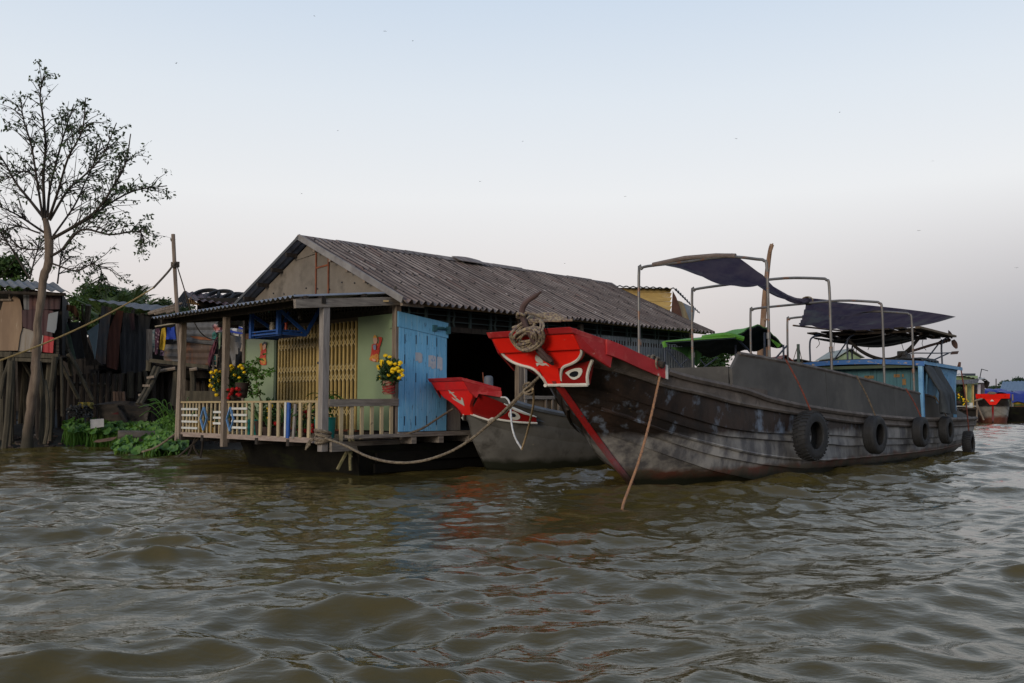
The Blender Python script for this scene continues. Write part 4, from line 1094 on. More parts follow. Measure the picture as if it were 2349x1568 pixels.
MB().grid(lambda u, v: SB(SF[0](.05+.9*u).x, (2*v-1)*(SF[0](.05+.9*u).y-.05), SF[0](.05+.9*u).z - .16), 30, 3, (0,0,-.03)).build('deck', gun_s, sb)
tr = [SF[k](1.0) for k in range(6)]
MB().prism([SB(p.x-.02, p.y, p.z) for p in tr] + [SB(p.x-.02, -p.y, p.z) for p in tr[::-1]], SB.d*-.04).build('transom', sbh, sb_hull)
def SP(u, v, o=0.0):
    return SB(-.41 - .465*v - o, u, 1.02 + .70*v - o*.3)
sh = smooth2([(.15,0),(.17,.10),(.23,.24),(.34,.36),(.45,.46),(.49,.56),(.495,.68)], 4)
sprow = MB().prism([SP(u, v) for u, v in sh] + [SP(.495,.93), SP(-.495,.93)] + [SP(-u, v) for u, v in sh[::-1]], SB.d*.07).build('prow_board', red_p, sb)
m = MB(); m.hexa([SP(-.50,.66,.03), SP(.50,.66,.03), SB(-.60,.5,1.48), SB(-.60,-.5,1.48), SP(-.505,.90,.05), SP(.505,.90,.05), SB(-.7,.51,1.64), SB(-.7,-.51,1.64)])
m.build('upper_band', red_p, sprow, bev=.006)
m = MB(); m.hexa([SP(-.53,.90,.07), SP(.53,.90,.07), SB(-.20,.74,1.44), SB(-.20,-.74,1.44), SP(-.53,.99,.07), SP(.53,.99,.07), SB(-.20,.74,1.51), SB(-.20,-.74,1.51)])
m.build('cap_plank', red_old, sprow, bev=.008)
for sgn in (1, -1):
    MB().prism([SB(-.86,.50*sgn,1.62), SB(-.20,.73*sgn,1.45), SB(-.20,.73*sgn,1.34), SB(-.60,.58*sgn,1.40), SB(-.62,.55*sgn,1.33), SB(-.72,.50*sgn,1.42)], SB.n*(.025*sgn)).build('side_board', red_old, sprow)
    # red cheek that tapers along the gunwale, its white outline, the eye
    def SK(a, b, o=0.0, sgn=sgn):
        top, low = SF[0](.012 + .125*a), SF[2](.0 + .140*a)
        cut = .86 - .55*a + (.10 if a < .22 else 0)
        top = top + Vector((0, 0, -.09 - .05*a)); p = top.lerp(low, cut*(1-b))
        p = p + Vector((0, .05 + o, 0))
        return SB(p.x - o*.4, p.y*sgn, p.z)
    ck = MB().grid(lambda a, b: SK(a, b), 14, 5, SB.n*(-.04*sgn)).build('cheek', MATS['deep red cheek'], sb, smooth=True)
    MB().tube([SK(a, 0, .012) for a in (0, .1, .2, .23, .4, .6, .8, 1)], .020, 6).build('white_trim', white_b, ck, smooth=True)
    MB().tube([SK(a, 1, .012) for a in (.35,.55,.75,1)], [.008,.03,.028,.01], 6).build('white_trim', white_b, ck, smooth=True)
    MB().prism([SK(.56 + .105*math.cos(q), .48 + .33*math.sin(q), .014) for q in [i*math.pi/9 for i in range(18)]], SB.n*(-.012*sgn)).build('eye_white', white_b, ck)
    MB().prism([SK(.535 + .042*math.cos(q), .50 + .15*math.sin(q), .021) for q in [i*math.pi/9 for i in range(18)]], SB.n*(-.008*sgn)).build('pupil', black_b, ck)
# white anchor emblem on the bow board
def E2(x, y):   # emblem drawn on a 220 x 260 field
    return (-.27 + .0020*(x-290) , .80 - .00215*(y-280) )
def strip(pts, w_):
    q = []
    for i, p in enumerate(pts):
        a, b = pts[max(0,i-1)], pts[min(len(pts)-1,i+1)]
        dx, dy = b[0]-a[0], b[1]-a[1]; l = math.hypot(dx, dy); q.append((-dy/l*w_[i]/2, dx/l*w_[i]/2))
    return [(p[0]+n_[0], p[1]+n_[1]) for p, n_ in zip(pts, q)] + [(p[0]-n_[0], p[1]-n_[1]) for p, n_ in list(zip(pts, q))[::-1]]
em = MB()
ring = [(325 + 24*math.cos(a), 308 + 28*math.sin(a)) for a in [i*math.pi/8 for i in range(17)]]
for i in range(16):
    a, b = ring[i], ring[i+1]; c_ = (325, 308)
    ai, bi = ((a[0]-c_[0])*.55+c_[0], (a[1]-c_[1])*.55+c_[1]), ((b[0]-c_[0])*.55+c_[0], (b[1]-c_[1])*.55+c_[1])
    em.prism([SP(*E2(*q), .008) for q in (a, b, bi, ai)], SB.d*.006)
em.prism([SP(*E2(*q), .0085) for q in strip([(338,335),(375,400),(400,440)], [18,22,34])], SB.d*.006)
em.prism([SP(*E2(*q), .0095) for q in strip([(335,382),(412,378)], [10,10])], SB.d*.006)
em.prism([SP(*E2(*q), .0105) for q in ((350,440),(335,432),(345,462),(400,500),(462,540),(490,470),(496,448),(480,436),(470,460),(440,478),(400,440),(380,465))], SB.d*.006)
em.build('emblem', white_b, sprow)
MB().lathe(SB(-.15,.30,1.28), [(.085,0),(.085,.40),(.075,.44),(.04,.46)], 14).build('mooring_post', gun_s, sb, smooth=True)
MB().tube([SB(-.19,.22,1.55), SB(-.21,.20,1.80)], .012, 5).build('rust_pin', rust_red, sb)
MB().lathe(SB(.55,.55,1.06), [(.10,0),(.10,.10),(.09,.13)], 10).build('bow_block', gun_s, sb, smooth=True)

# ------------------------------------------------------------------ mooring lines
def rope(name, pts, r, mat, label, n=6, cat='rope'):
    return tag(MB().tube(smooth_pts(pts, 24), r, 8, twist=1.3/r).build(name, mat, None, smooth=True), label, cat)
rope('mooring_rope', [P(746,1006,15.36), P(790,1022,15.2), P(850,1050,14.8), P(915,1062,14.5), P(985,1054,14.2), P(1060,1022,13.8), P(1140,958,13.35), P(1205,895,13.0), P(1240,862,12.75)], .021, rope_m, 'thick mooring rope sagging from the porch corner post to the big red prow')
m = MB()
for k in range(4):
    m.tube([H(.0,PS,.60 + .05*k) + (HA*math.cos(a) + HB*math.sin(a))*(.115 + .01*(k % 2)) + Vector((0,0,.03*math.sin(a+k))) for a in [i*math.pi/7 for i in range(15)]], .03, 6, cap=False)
for k in range(5):
    p = H(.1, PS-.1, .62)
    m.tube(smooth_pts([p, p + HA*(.08+.03*k) + Vector((0,0,.02-.02*k)), p + HA*(.14+.03*k) + Vector((0,0,-.10-.02*k))], 3), .014, 5)
tag(m.build('post_lashing', rope_m, None, smooth=True), 'frayed rope lashing wound round the foot of the porch corner post', 'rope')
m = MB()
m.tube(smooth_pts([P(1226,880,12.95), P(1196,905,13.05), P(1160,945,13.3), P(1120,970,13.5)], 5), .022, 6)
for k in range(4):
    c = P(1212,897,12.98)
    m.tube([c + Vector((.07*math.cos(a), .05*math.sin(a), .05*math.sin(a+k) + .02*k)) for a in [i*math.pi/6 for i in range(13)]], .018, 5, cap=False)
tag(m.build('knotted_line', rope_m, None, smooth=True), 'knotted line twisted round the mooring rope just under the red prow', 'rope')
rope('tan_cord', [P(1222,893,12.9), P(1224,925,13.2), P(1216,965,13.9), P(1207,1000,14.4), P(1197,1031,14.6)], .016, mk('tan cord', (.45,.33,.19), (.36,.26,.15), 12, rough=.9), 'tan cord hanging down from the prow knot in front of the small grey boat')
rope('white_cord', [P(1150,912,16.3), P(1162,914,16.0), P(1170,930,15.8), P(1174,975,15.3), P(1182,1005,15.0), P(1197,1031,14.6)], .016, rope_wh, 'white cord looping down over the side of the small grey boat')
rope('bow_rope', [P(1040,938,16.75), P(1005,960,16.6), P(965,985,16.4), P(915,1000,16.3), P(870,1004,16.3), P(838,1000,16.2)], .020, rope_dk, 'thin dark rope from the small boat bow to the house ledge')
rope('anchor_rope', [P(1519,838,13.0), P(1508,890,12.7), P(1490,970,12.2), P(1468,1050,11.7), P(1447,1110,11.4), P(1432,1150,11.15), P(1427,1170,11.0)], .017, rope_or, 'orange-brown anchor rope running from the cargo boat into the water')
m = MB()
m.tube(smooth_pts([P(800,988,15.9), P(803,1010,15.85), P(799,1030,15.8), P(786,1055,15.75), P(774,1078,15.7)], 4), .03, 6)
m.tube(smooth_pts([P(812,985,15.9), P(800,1000,15.85), P(806,1025,15.8), P(803,1050,15.78), P(804,1080,15.75)], 4), .028, 6)
m.tube(smooth_pts([P(806,1000,15.9), P(812,1020,15.85), P(800,1035,15.8), P(806,1050,15.78)], 4), .028, 6)
tag(m.build('mooring_loop', mk('slimy old rope', (.24,.20,.11), (.13,.12,.05), 18, rough=.8, bump=.5), None, smooth=True), 'slimy rope loop hanging from a joist of the house into the water', 'rope')

# ------------------------------------------------------------------ the bank on the left
mud_m = mk('dark wet mud', (.030,.026,.020), (.018,.016,.013), 1.5, rough=.6, bump=.8, bsc=6, c3=(.05,.042,.032), a3=.58, sc3=3, c4=(.13,.12,.11), a4=.70, sc4=7, var=0, world=True)
def bank_z(x, y):
    e = y - 25.6 - .6*math.sin(x*.9) - .4*math.sin(x*2.1 + 1) + max(0, (x + 6.2))*.9
    return max(-.5, min(1.5, e*.11)) + .05*math.sin(x*3.1 + y*2.3) + .03*math.sin(x*7.3 - y*5.1)
m = MB(); m.grid(lambda u, v: (lambda x, y: (x, y, bank_z(x, y)))(-34 + 34*u, 23.5 + 30*v*v), 110, 80)
tag(m.build('river_bank', mud_m, None, smooth=True), kind='structure')

def csheet(name, poly, Y, mat, parent, period=.13, amp=.014, ribs='v', k=0.0, th=.012, label=None, cat=None, group=None, irr=0.0, seed=1, step=None, kz=0.0):
    """ribbed sheet with the outline poly (photo px), standing Y metres ahead; k turns it in plan, kz leans it"""
    rr = random.Random(seed)
    xs = [p[0] for p in poly]; ys = [p[1] for p in poly]
    x0, y0 = sum(xs)/len(xs), sum(ys)/len(ys)
    pm = Y / F
    lo, hi = (min(xs), max(xs)) if ribs == 'v' else (min(ys), max(ys))
    n = max(6, int((hi - lo)*pm / (step or min(period/5, .06))))
    rows = []
    for i in range(n + 1):
        c = lo + (hi - lo)*min(max(i/n, .0005), .9995)
        hits = []
        for a, b in zip(poly, poly[1:] + poly[:1]):
            (a0, a1), (b0, b1) = (a, b) if ribs == 'v' else (a[::-1], b[::-1])
            if (a0 - c)*(b0 - c) < 0: hits.append(a1 + (b1 - a1)*(c - a0)/(b0 - a0))
        if len(hits) < 2: continue
        rows.append((c, min(hits), max(hits)))
    vs, fs = [], []
    nv = 5
    for c, h0, h1 in rows:
        ph = 2*math.pi*(c*pm)/period
        for j in range(nv + 1):
            q = h0 + (h1 - h0)*j/nv
            px_, py_ = (c, q) if ribs == 'v' else (q, c)
            dep = Y + k*(px_ - x0)*pm + kz*(py_ - y0)*pm + amp*math.sin(ph + irr*math.sin(j*1.3 + ph*.37)) + irr*amp*.6*math.sin(ph*.43 + j)
            vs.append(P(px_, py_, dep))
    W = nv + 1; nn = len(vs)
    back = [v_ + Vector((0, th, 0)) for v_ in vs]
    for i in range(len(rows) - 1):
        for j in range(nv):
            a, b, c_, d_ = i*W+j, i*W+j+1, (i+1)*W+j+1, (i+1)*W+j
            fs += [(a, b, c_, d_), (nn+d_, nn+c_, nn+b, nn+a)]
        fs += [((i+1)*W, i*W, nn+i*W, nn+(i+1)*W), (i*W+nv, (i+1)*W+nv, nn+(i+1)*W+nv, nn+i*W+nv)]
    for j in range(nv):
        fs += [(j, j+1, nn+j+1, nn+j)[::-1], (lambda b: (b+j+1, b+j, nn+b+j, nn+b+j+1)[::-1])((len(rows)-1)*W)]
    o = MB().add(vs + back, fs).build(name, mat, parent, smooth=True)
    if label: tag(o, label, cat, group)
    return o
def roof4(name, fl, fr, br, bl, n, mat, parent, period=.17, amp=.022, over=.04):
    fl, fr, br, bl = [Vector(q) for q in (fl, fr, br, bl)]
    wd = (fr - fl).length
    for i in range(n):
        u0, u1 = i/n, min(1, (i + 1)/n + over/wd*1.0)
        MB().grid(lambda u, v: (lambda q: fl.lerp(fr, q).lerp(bl.lerp(br, q), v) + Vector((0, 0, amp*math.sin(2*math.pi*q*wd/period) + .008*(i % 2) - .03*math.sin(math.pi*v))))(u0 + (u1-u0)*u),
                  max(6, int(wd/n/period*6)), 4, (0, 0, -.01)).build(name, mat, parent, smooth=True)
def stick(name, pts, r, mat, parent, n=7):
    return MB().tube(pts, r, n).build(name, mat, parent, smooth=True)

rust_b  = mk('rusty corrugated iron', (.115,.075,.055), (.065,.045,.038), 1.6, (3,3,.5), rough=.8, bump=.2, c3=(.19,.075,.035), a3=.53, sc3=1.4, st3=(2,2,.5), c4=(.24,.22,.20), a4=.66, sc4=6, st4=(2,2,.4), var=.15)
maroon  = mk('maroon corrugated iron', (.075,.030,.034), (.045,.024,.028), 1.8, (3,3,.5), rough=.7, bump=.15, c3=(.11,.045,.035), a3=.56, sc3=1.2, var=.12)
grey_c  = mk('grey old corrugated iron', (.15,.15,.155), (.085,.085,.09), 1.6, (3,3,.5), rough=.7, bump=.15, c3=(.10,.075,.06), a3=.58, sc3=1.6, metal=.15, var=.14)
dark_c  = mk('blackened corrugated board', (.045,.045,.048), (.028,.028,.03), 1.6, (4,4,.5), rough=.8, bump=.3, c3=(.075,.07,.068), a3=.57, sc3=1.6, st3=(3,3,.4), var=.12)
ply     = mk('water stained plywood', (.33,.225,.145), (.24,.16,.105), 1.3, (2,2,.35), rough=.85, bump=.15, c3=(.17,.12,.075), a3=.60, sc3=1.2, st3=(2,2,.5), c4=(.42,.33,.24), a4=.63, sc4=3, st4=(3,3,.3), var=.05)
pale_s  = mk('pale streaked sheet', (.36,.33,.30), (.27,.235,.20), 1.5, (3,3,.3), rough=.8, bump=.15, c3=(.19,.13,.06), a3=.57, sc3=1.6, st3=(3,3,.3), var=.05)
grey_pl = mk('grey painted panel', (.24,.26,.28), (.20,.215,.235), 1.5, rough=.7, bump=.1, var=.05)
red_sh  = mk('red ribbed sheet', (.42,.03,.035), (.33,.025,.03), 2, rough=.6, bump=.1, var=.05)
bgrey   = mk('pale blue grey sheet', (.20,.27,.31), (.15,.205,.24), 1.2, rough=.7, bump=.1, var=.05)
ggrey   = mk('grey green sheet', (.13,.18,.14), (.09,.13,.10), 1.5, rough=.7, bump=.1, var=.05)
wood_gr = mk('greenish grey old timber', (.095,.08,.055), (.05,.043,.03), 3, (4,4,.5), rough=.9, bump=.4, var=.15)
trunk_m = mk('pale peeling bark', (.24,.18,.13), (.14,.10,.075), 2, (4,4,.45), rough=.9, bump=.7, bsc=9, c3=(.10,.075,.055), a3=.56, sc3=1.5, st3=(3,3,.4), z=[(.3,1.1,(.055,.047,.033))], var=0, world=True)
bark_d  = mk('dark branch bark', (.055,.042,.034), (.035,.027,.022), 3, rough=.9, bump=.4, var=.08)
Z1 = Zc(0, 780, .19134); Z2 = Zc(0, 1020, .19771); Z3 = Zc(340, 820, .21683); Z4 = Zc(160, 1050, .1913); Z6 = Zc(0, 150, .45271)
def pz(zf, pts): return [zf(*p) for p in pts]

# ---- left shack on stilts
YA = 27.0
shA = thing('stilt_shack', P(60, 830, YA + 1.5), 'patchwork shack of plywood, maroon and red metal sheets on crooked stilts', 'shack')
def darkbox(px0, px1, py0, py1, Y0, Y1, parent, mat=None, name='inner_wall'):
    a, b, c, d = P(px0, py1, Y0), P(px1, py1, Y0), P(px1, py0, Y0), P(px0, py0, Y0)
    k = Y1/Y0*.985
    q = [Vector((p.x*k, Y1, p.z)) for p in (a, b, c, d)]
    return MB().hexa([a, b, q[1], q[0], d, c, q[2], q[3]]).build(name, mat or dark_in, parent)  # solid near-black body paints in the shade inside the shack
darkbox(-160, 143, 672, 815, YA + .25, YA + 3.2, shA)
for nm, poly, mt, dp in (('plywood_panel', [(-400,600),(10,620),(20,460),(170,450),(175,360),(250,385),(310,440),(330,560),(320,800),(330,860),(290,1000),(270,1195),(-400,1195)], ply, 0),
                     ('pale_sheet', [(285,950),(338,850),(540,910),(652,970),(640,1222),(268,1206)], pale_s, .04),
                     ('grey_panel', [(728,640),(872,608),(836,936),(698,905)], grey_pl, -.06)):
    csheet(nm, pz(Z1, poly), YA + dp, mt, shA, period=.5, amp=.004, th=.02)
for nm, poly, mt, dp in (('metal_sheet', [(342,268),(442,268),(442,582),(348,576)], grey_c, .05), ('metal_sheet', [(438,278),(914,330),(900,572),(438,582)], maroon, .02),
                     ('metal_sheet', [(325,585),(720,585),(800,600),(792,992),(640,962),(328,832)], maroon, .0), ('red_sheet', [(650,962),(812,1000),(796,1232),(640,1216)], red_sh, .03)):
    csheet(nm, pz(Z1, poly), YA + dp, mt, shA, period=.16, amp=.014)
for k in range(5):
    csheet('side_board', pz(Z1, [(800,1000+k*52),(884,1000+k*54),(884,1046+k*54),(796,1046+k*52)]), YA + .1, wood_dk, shA, period=.6, amp=.003, th=.03)
roof4('roof_sheet', P(-160,640,YA-.5), P(162,671,YA-.5), P(131,650,YA+2.8), P(-160,634,YA+2.8), 5, grey_c, shA, period=.28, amp=.035)
stick('rafter', [P(-100,668,YA-.3), P(150,676,YA-.3)], .05, wood_dk, shA)
for (a, b, w_) in (((-300,1235),(885,1290),.16), ((150,1320),(860,1348),.12)):
    MB().beam(P(*Z1(*a), YA-.15), P(*Z1(*b), YA-.15), .12, w_).build('floor_beam', wood_gr, shA)
stick('window_bar', [P(*Z1(140,270), YA-.02), P(*Z1(150,440), YA-.02)], .03, wood_v, shA)
stick('window_bar', [P(*Z1(10,435), YA-.04), P(*Z1(175,435), YA-.04)], .035, wood_v, shA)
MB().grid(lambda u, v: P(-160 + 310*u, 815, YA + .1 + 3*v) + Vector((0,0,-.02)), 2, 2, (0,0,-.06)).build('floor', wood_dk, shA)
stl = [([(165,-40),(110,180),(60,300),(40,420),(0,640)], .085, YA-1.6), ([(160,90),(140,500),(105,1000),(70,1300),(50,1480)], .13, YA-2.2), ([(185,40),(175,600),(150,1100),(130,1400)], .10, YA-1.0),
       ([(560,100),(600,400),(625,700),(610,1000),(600,1300)], .12, YA-1.6), ([(645,370),(690,620),(700,1000),(650,1300)], .085, YA-1.8),
       ([(800,30),(770,300),(735,550)], .13, YA-.3), ([(745,540),(738,900),(725,1250)], .12, YA-.3), ([(880,40),(900,420),(905,900)], .07, YA-.2), ([(540,320),(590,460),(680,760),(690,900)], .09, YA-1.2)]
for pts, r, y_ in stl:
    stick('stilt', smooth_pts([P(*Z2(*q), y_) for q in pts], 4), r*.62, wood_gr, shA)
rr = random.Random(21)
for k in range(34):
    x_ = rr.uniform(-140, 150); y_ = YA + rr.uniform(-.3, 3.2); l = rr.uniform(-6, 6)
    zt = P(x_, 818, y_)
    b_ = Vector((zt.x + l*.02, y_, bank_z(zt.x, y_) - .15))
    stick('stilt', [b_, zt], rr.uniform(.04, .075), wood_dk if k % 3 else wood_gr, shA, 6)
for a, b in (((330,90),(470,340)), ((900,160),(1140,640)), ((1000,-20),(1350,660)), ((990,0),(1040,300))):
    stick('prop_pole', [P(*Z2(*a), YA + .2), P(*Z2(*b), YA + .6)], .055, wood_gr, shA)
for k in range(14):     # dark boards added under the rear floor edge for the deep shade there
    x_ = -150 + k*22
    MB().beam(P(x_, 822, YA+3.1), P(x_+4, 990, YA+3.1), .22, .03, up=(0,1,0)).build('backdrop_board', wood_dk, shA)

# ---- middle lean-to of dark boards, then the grey-roofed shack
YB = 31.0
shB = thing('stilt_shack', P(290, 850, YB + 1), 'tall dark shack of rusty and blackened corrugated sheets under a flat grey roof', 'shack')
for poly, mt, dp in (([(1528,512),(1682,552),(1602,1100),(1602,1402),(1430,1382),(1480,900)], mk('tan rusted corrugated iron', (.21,.14,.10), (.12,.095,.085), 1.5, (3,3,.4), rough=.8, bump=.2, c3=(.10,.095,.095), a3=.50, sc3=.8, var=.05), 0),
                     ([(1752,588),(1855,602),(1802,950),(1772,1492),(1600,1442),(1610,950)], mk('deep rust corrugated iron', (.15,.055,.035), (.09,.036,.026), 1.5, (3,3,.4), rough=.85, bump=.2, c3=(.24,.20,.17), a3=.66, sc3=3, st3=(4,4,.3), var=.05), .06)):
    csheet('metal_sheet', pz(Z1, poly), YB + dp, mt, shB, period=.17, amp=.016)
for poly, mt, dp in (([(60,365),(215,375),(215,1172),(40,1172),(10,652),(50,640)], dark_c, .10), ([(205,375),(432,425),(402,640),(372,1132),(205,1172)], dark_c, .14), ([(140,380),(220,380),(222,590),(165,600)], maroon, -.02)):
    csheet('metal_sheet', pz(Z3, poly), YB + dp, mt, shB, period=.17, amp=.018)
roof4('roof_sheet', P(*Z1(1420,440), YB-.4), P(*Z3(560,370), YB-.4), P(*Z3(700,285), YB+3), P(*Z1(1330,418), YB+3), 4, mk('flat dark grey roofing', (.085,.088,.10), (.06,.062,.07), 2, rough=.7, bump=.2, var=.1), shB, period=.3, amp=.02)
darkbox(226, 440, 722, 850, YB + .4, YB + 3, shB)
stick('post', [P(*Z3(415,590), YB-.6), P(*Z3(405,1130), YB-.6)], .10, wood_v, shB)
for a, b, r in (((165,1150),(160,1500),.12), ((1410/4.9,1150),(280,1420),.07), ((60,1170),(30,1500),.08), ((350,1130),(380,1300),.07)):
    stick('stilt', [P(*Z3(*a), YB+.1), P(*Z3(*b), YB+.1)], r, wood_gr, shB)
for k in range(18):
    x_ = 220 + k*12 + rr.uniform(-4,4); y_ = YB + rr.uniform(.2, 2.8); zt = P(x_, 852, y_)
    stick('stilt', [Vector((zt.x, y_, bank_z(zt.x, y_) - .1)), zt], rr.uniform(.05,.08), wood_dk, shB, 6)
for a, b in (((1365,270),(1430,560)), ((1730,330),(1520,640)), ((1060,430),(1600,440)), ((1690,280),(1670,520))):
    stick('prop_pole', [P(*Z2(*a), YB-.3), P(*Z2(*b), YB-.3)], .06, wood_gr, shB)
for k in range(12):  # dark boards added for the shade under this floor too
    x_ = 215 + k*20
    MB().beam(P(x_, 848, YB+3.0), P(x_+3, 985, YB+3.0), .30, .03, up=(0,1,0)).build('backdrop_board', wood_dk, shB)
shM = thing('lean_to', P(190, 850, 29), 'low lean-to of dark boards and pale sheets squeezed between two shacks', 'shack')
for nm, poly, mt, dp in (('board', [(1000,768),(1182,768),(1272,1312),(1140,1322)], dark_c, 0), ('board', [(1182,765),(1290,765),(1330,1300),(1270,1310)], wood_dk, .05), ('sheet', [(938,758),(1012,780),(1142,1332),(1072,1302),(1010,1000)], ggrey, -.05),
                     ('sheet', [(1308,905),(1482,788),(1430,1352),(1342,1000)], bgrey, -.1), ('board', [(1290,1000),(1440,1340),(1560,1420),(1290,1420)], wood_dk, .1), ('board', [(860,1010),(960,1010),(1010,1380),(870,1300)], wood_dk, .1)):
    csheet(nm, pz(Z1, poly), 29 + dp, mt, shM, period=.4, amp=.006, th=.02)
csheet('rust_roof', pz(Z1, [(905,495),(1130,520),(1190,660),(1165,720),(1150,690),(1060,610),(920,560)]), 29.2, mk('orange rusted sheet', (.20,.085,.03), (.13,.055,.025), 3, rough=.9, bump=.2), shM, period=.2, amp=.03)
for a, b, r in (((1235,500),(1245,740),.035), ((1330,510),(1300,780),.09), ((870,820),(905,1560),.09), ((920,900),(1010,1200),.10), ((1010,1180),(1210,1560),.07), ((1040,700),(1045,770),.05)):
    stick('pole', [P(*Z1(*a), 28.6), P(*Z1(*b), 28.8)], r, wood_gr, shM)
for k in range(10):
    x_ = 150 + k*14; zt = P(x_, 858, 29.6)
    stick('stilt', [Vector((zt.x, 29.6, bank_z(zt.x, 29.6) - .1)), zt], .06, wood_dk, shM, 6)

# ---- shack of rusty horizontal sheets behind the porch
YC = 25.5
shC = thing('stilt_shack', P(480, 850, YC + 1), 'shack walled with grey and rusty horizontal corrugated sheets behind the porch', 'shack')
for poly, mt, dp in (([(755,480),(1345,405),(1262,792),(905,762),(770,720)], grey_c, .12), ([(608,778),(905,770),(905,1020),(600,1000)], mk('grey rust mottled sheet', (.20,.19,.185), (.13,.12,.115), 1.6, (.5,1,3), rough=.7, bump=.2, c3=(.17,.07,.03), a3=.54, sc3=1.5, var=.05), .05), ([(895,762),(1252,800),(1205,1085),(895,1040)], rust_b, .02)):
    csheet('wall_sheet', pz(Z3, poly), YC + dp, mt, shC, period=.20, amp=.024, ribs='h')
csheet('wall_sheet', pz(Z3, [(950,675),(1150,690),(1250,735),(1100,730),(980,700)]), YC + .05, mk('bright rust patch', (.26,.10,.045), (.18,.07,.035), 4, rough=.9), shC, period=.2, amp=.01, ribs='h')
darkbox(418, 590, 742, 868, YC + .35, YC + 3, shC)
darkbox(452, 640, 684, 800, YC + .5, YC + 3, shC)
roof4('roof_sheet', P(*Z3(960,190), YC-.2), P(*Z3(1900,320), YC-.2), P(*Z3(1800,180), YC+2.6), P(*Z3(868,84), YC+2.6), 6, maroon, shC, period=.2, amp=.028)
roof4('roof_sheet', P(*Z3(690,290), YC+.6), P(*Z3(960,290), YC-.3), P(*Z3(930,160), YC+.4), P(*Z3(868,86), YC+2.6), 2, mk('dark underside', (.03,.028,.027), rough=.9), shC)
csheet('thatch', pz(Z3, [(900,235),(960,155),(1000,205),(1090,270),(1000,262)]), YC, mk('dry thatch', (.30,.19,.09), (.20,.12,.06), 14, (4,4,1), rough=.95, bump=.6), shC, period=.05, amp=.02)
for a, b, r in (((400,380),(760,300),.05), ((480,385),(770,315),.04), ((640,370),(780,320),.045), ((850,240),(420,360),.03)):
    stick('rafter', [P(*Z3(*a), YC-.3), P(*Z3(*b), YC-.3)], r, wood_v, shC)
MB().beam(P(*Z3(425,1000), YC-.2), P(*Z3(1200,1092), YC-.2), .12, .10).build('floor_beam', wood_gr, shC)
MB().grid(lambda u, v: P(*Z3(425 + 780*u, 1005 + 88*u), YC + 3*v) + Vector((0,0,-.05)), 2, 2, (0,0,-.05)).build('floor', wood_dk, shC)
for a, b, r in (((790,1120),(745,1600),.13), ((975,1105),(990,1440),.075), ((405,1000),(400,1140),.08), ((1250,1100),(1240,1420),.07)):
    stick('stilt', smooth_pts([P(*Z3(*a), YC-.1), P(*Z3((a[0]+b[0])/2+8, (a[1]+b[1])/2), YC-.1), P(*Z3(*b), YC-.1)], 3), r, wood_gr, shC)
stick('rail', smooth_pts([P(*Z3(460,1165), YC-.3), P(*Z3(560,1140), YC-.3), P(*Z3(760,1105), YC-.3)], 4), .05, wood_v, shC)
stick('rail', [P(*Z3(950,1125), YC-.3), P(*Z3(1045,1110), YC-.3)], .05, wood_v, shC)
for a, b in (((870,1440),(1370,1500)),):
    MB().beam(P(*Z3(870,1475), 22.5), P(*Z3(1390,1480), 22.5), .06, .26).build('low_board', wood_gr, shC)
for k in range(16):
    x_ = 430 + k*14; y_ = YC + rr.uniform(.3, 2.8); zt = P(x_, 868, y_)
    stick('stilt', [Vector((zt.x, y_, max(-.3, bank_z(zt.x, y_) - .1))), zt], rr.uniform(.04,.07), wood_dk, shC, 6)
for k in range(12):  # more dark boards added in place of underfloor shade
    x_ = 405 + k*17
    MB().beam(P(x_, 862, YC+3.2), P(x_+3, 985, YC+3.2), .21, .03, up=(0,1,0)).build('backdrop_board', wood_dk, shC)
for k, (x_, y_) in enumerate(((1165,135),(1355,147),(1530,185),(1660,188))):
    c = P(*Z3(x_, y_), YC + 1.9 - .12*k); up = Vector((0, -.5, .86)).normalized()
    root = thing('roof_tyre', c, ('old tyre on the maroon roof ridge, the one beside the bamboo pole', 'old tyre on the maroon roof ridge, second from the bamboo pole', 'old tyre on the maroon roof ridge, second from the gable of the floating house', 'old tyre on the maroon roof ridge, half behind the gable of the floating house')[k], 'tyre', 'tyres weighing down the maroon roof')
    MB().lathe(c, [(.35,-.05),(.40,-.06),(.43,0),(.40,.06),(.35,.05),(.34,0),(.35,-.05)], 24, axis=up, cap=False).build('casing', rubber, root, smooth=True)
    MB().lathe(c, [(.335,-.045),(.35,-.055),(.35,.055),(.335,.045)], 24, axis=up, cap=False).build('bead', rubber, root, smooth=True)

# ---- added dark plank backdrop that stands in for the shade behind the shacks
yd = thing('dark_backdrop', P(250, 900, 34.5), 'dark plank backdrop added in place of shade behind the stilt shacks', 'wall')
for k in range(58):
    x_ = -160 + k*13.2
    MB().beam(P(x_, 1000, 34.6 + .03*(k % 2)), P(x_ + rr.uniform(-1,1), 842 - rr.uniform(0,34) - (62 if 120 < x_ < 300 else 0), 34.6 + .03*(k % 2)), .23, .03, up=(0,1,0)).build('plank', wood_dk, yd)
# ---- ladder
lad = thing('ladder', P(*Z3(300,1560), YC-1.0), 'rough wooden ladder leaning up to the shack floor', 'ladder')
for a, b in (((490,1085),(255,1580)), ((545,1095),(300,1580))):
    stick('rail', smooth_pts([P(*Z3(*b), YC-1.2), P(*Z3((a[0]+b[0])/2 + 14, (a[1]+b[1])/2), YC-.8), P(*Z3(*a), YC-.5)], 4), .055, wood_gr, lad)
for a, b in (((385,1232),(480,1215)), ((330,1335),(430,1335)), ((275,1462),(370,1445))):
    MB().beam(P(*Z3(*a), YC-.85), P(*Z3(*b), YC-.85), .10, .06).build('rung', wood_v, lad)

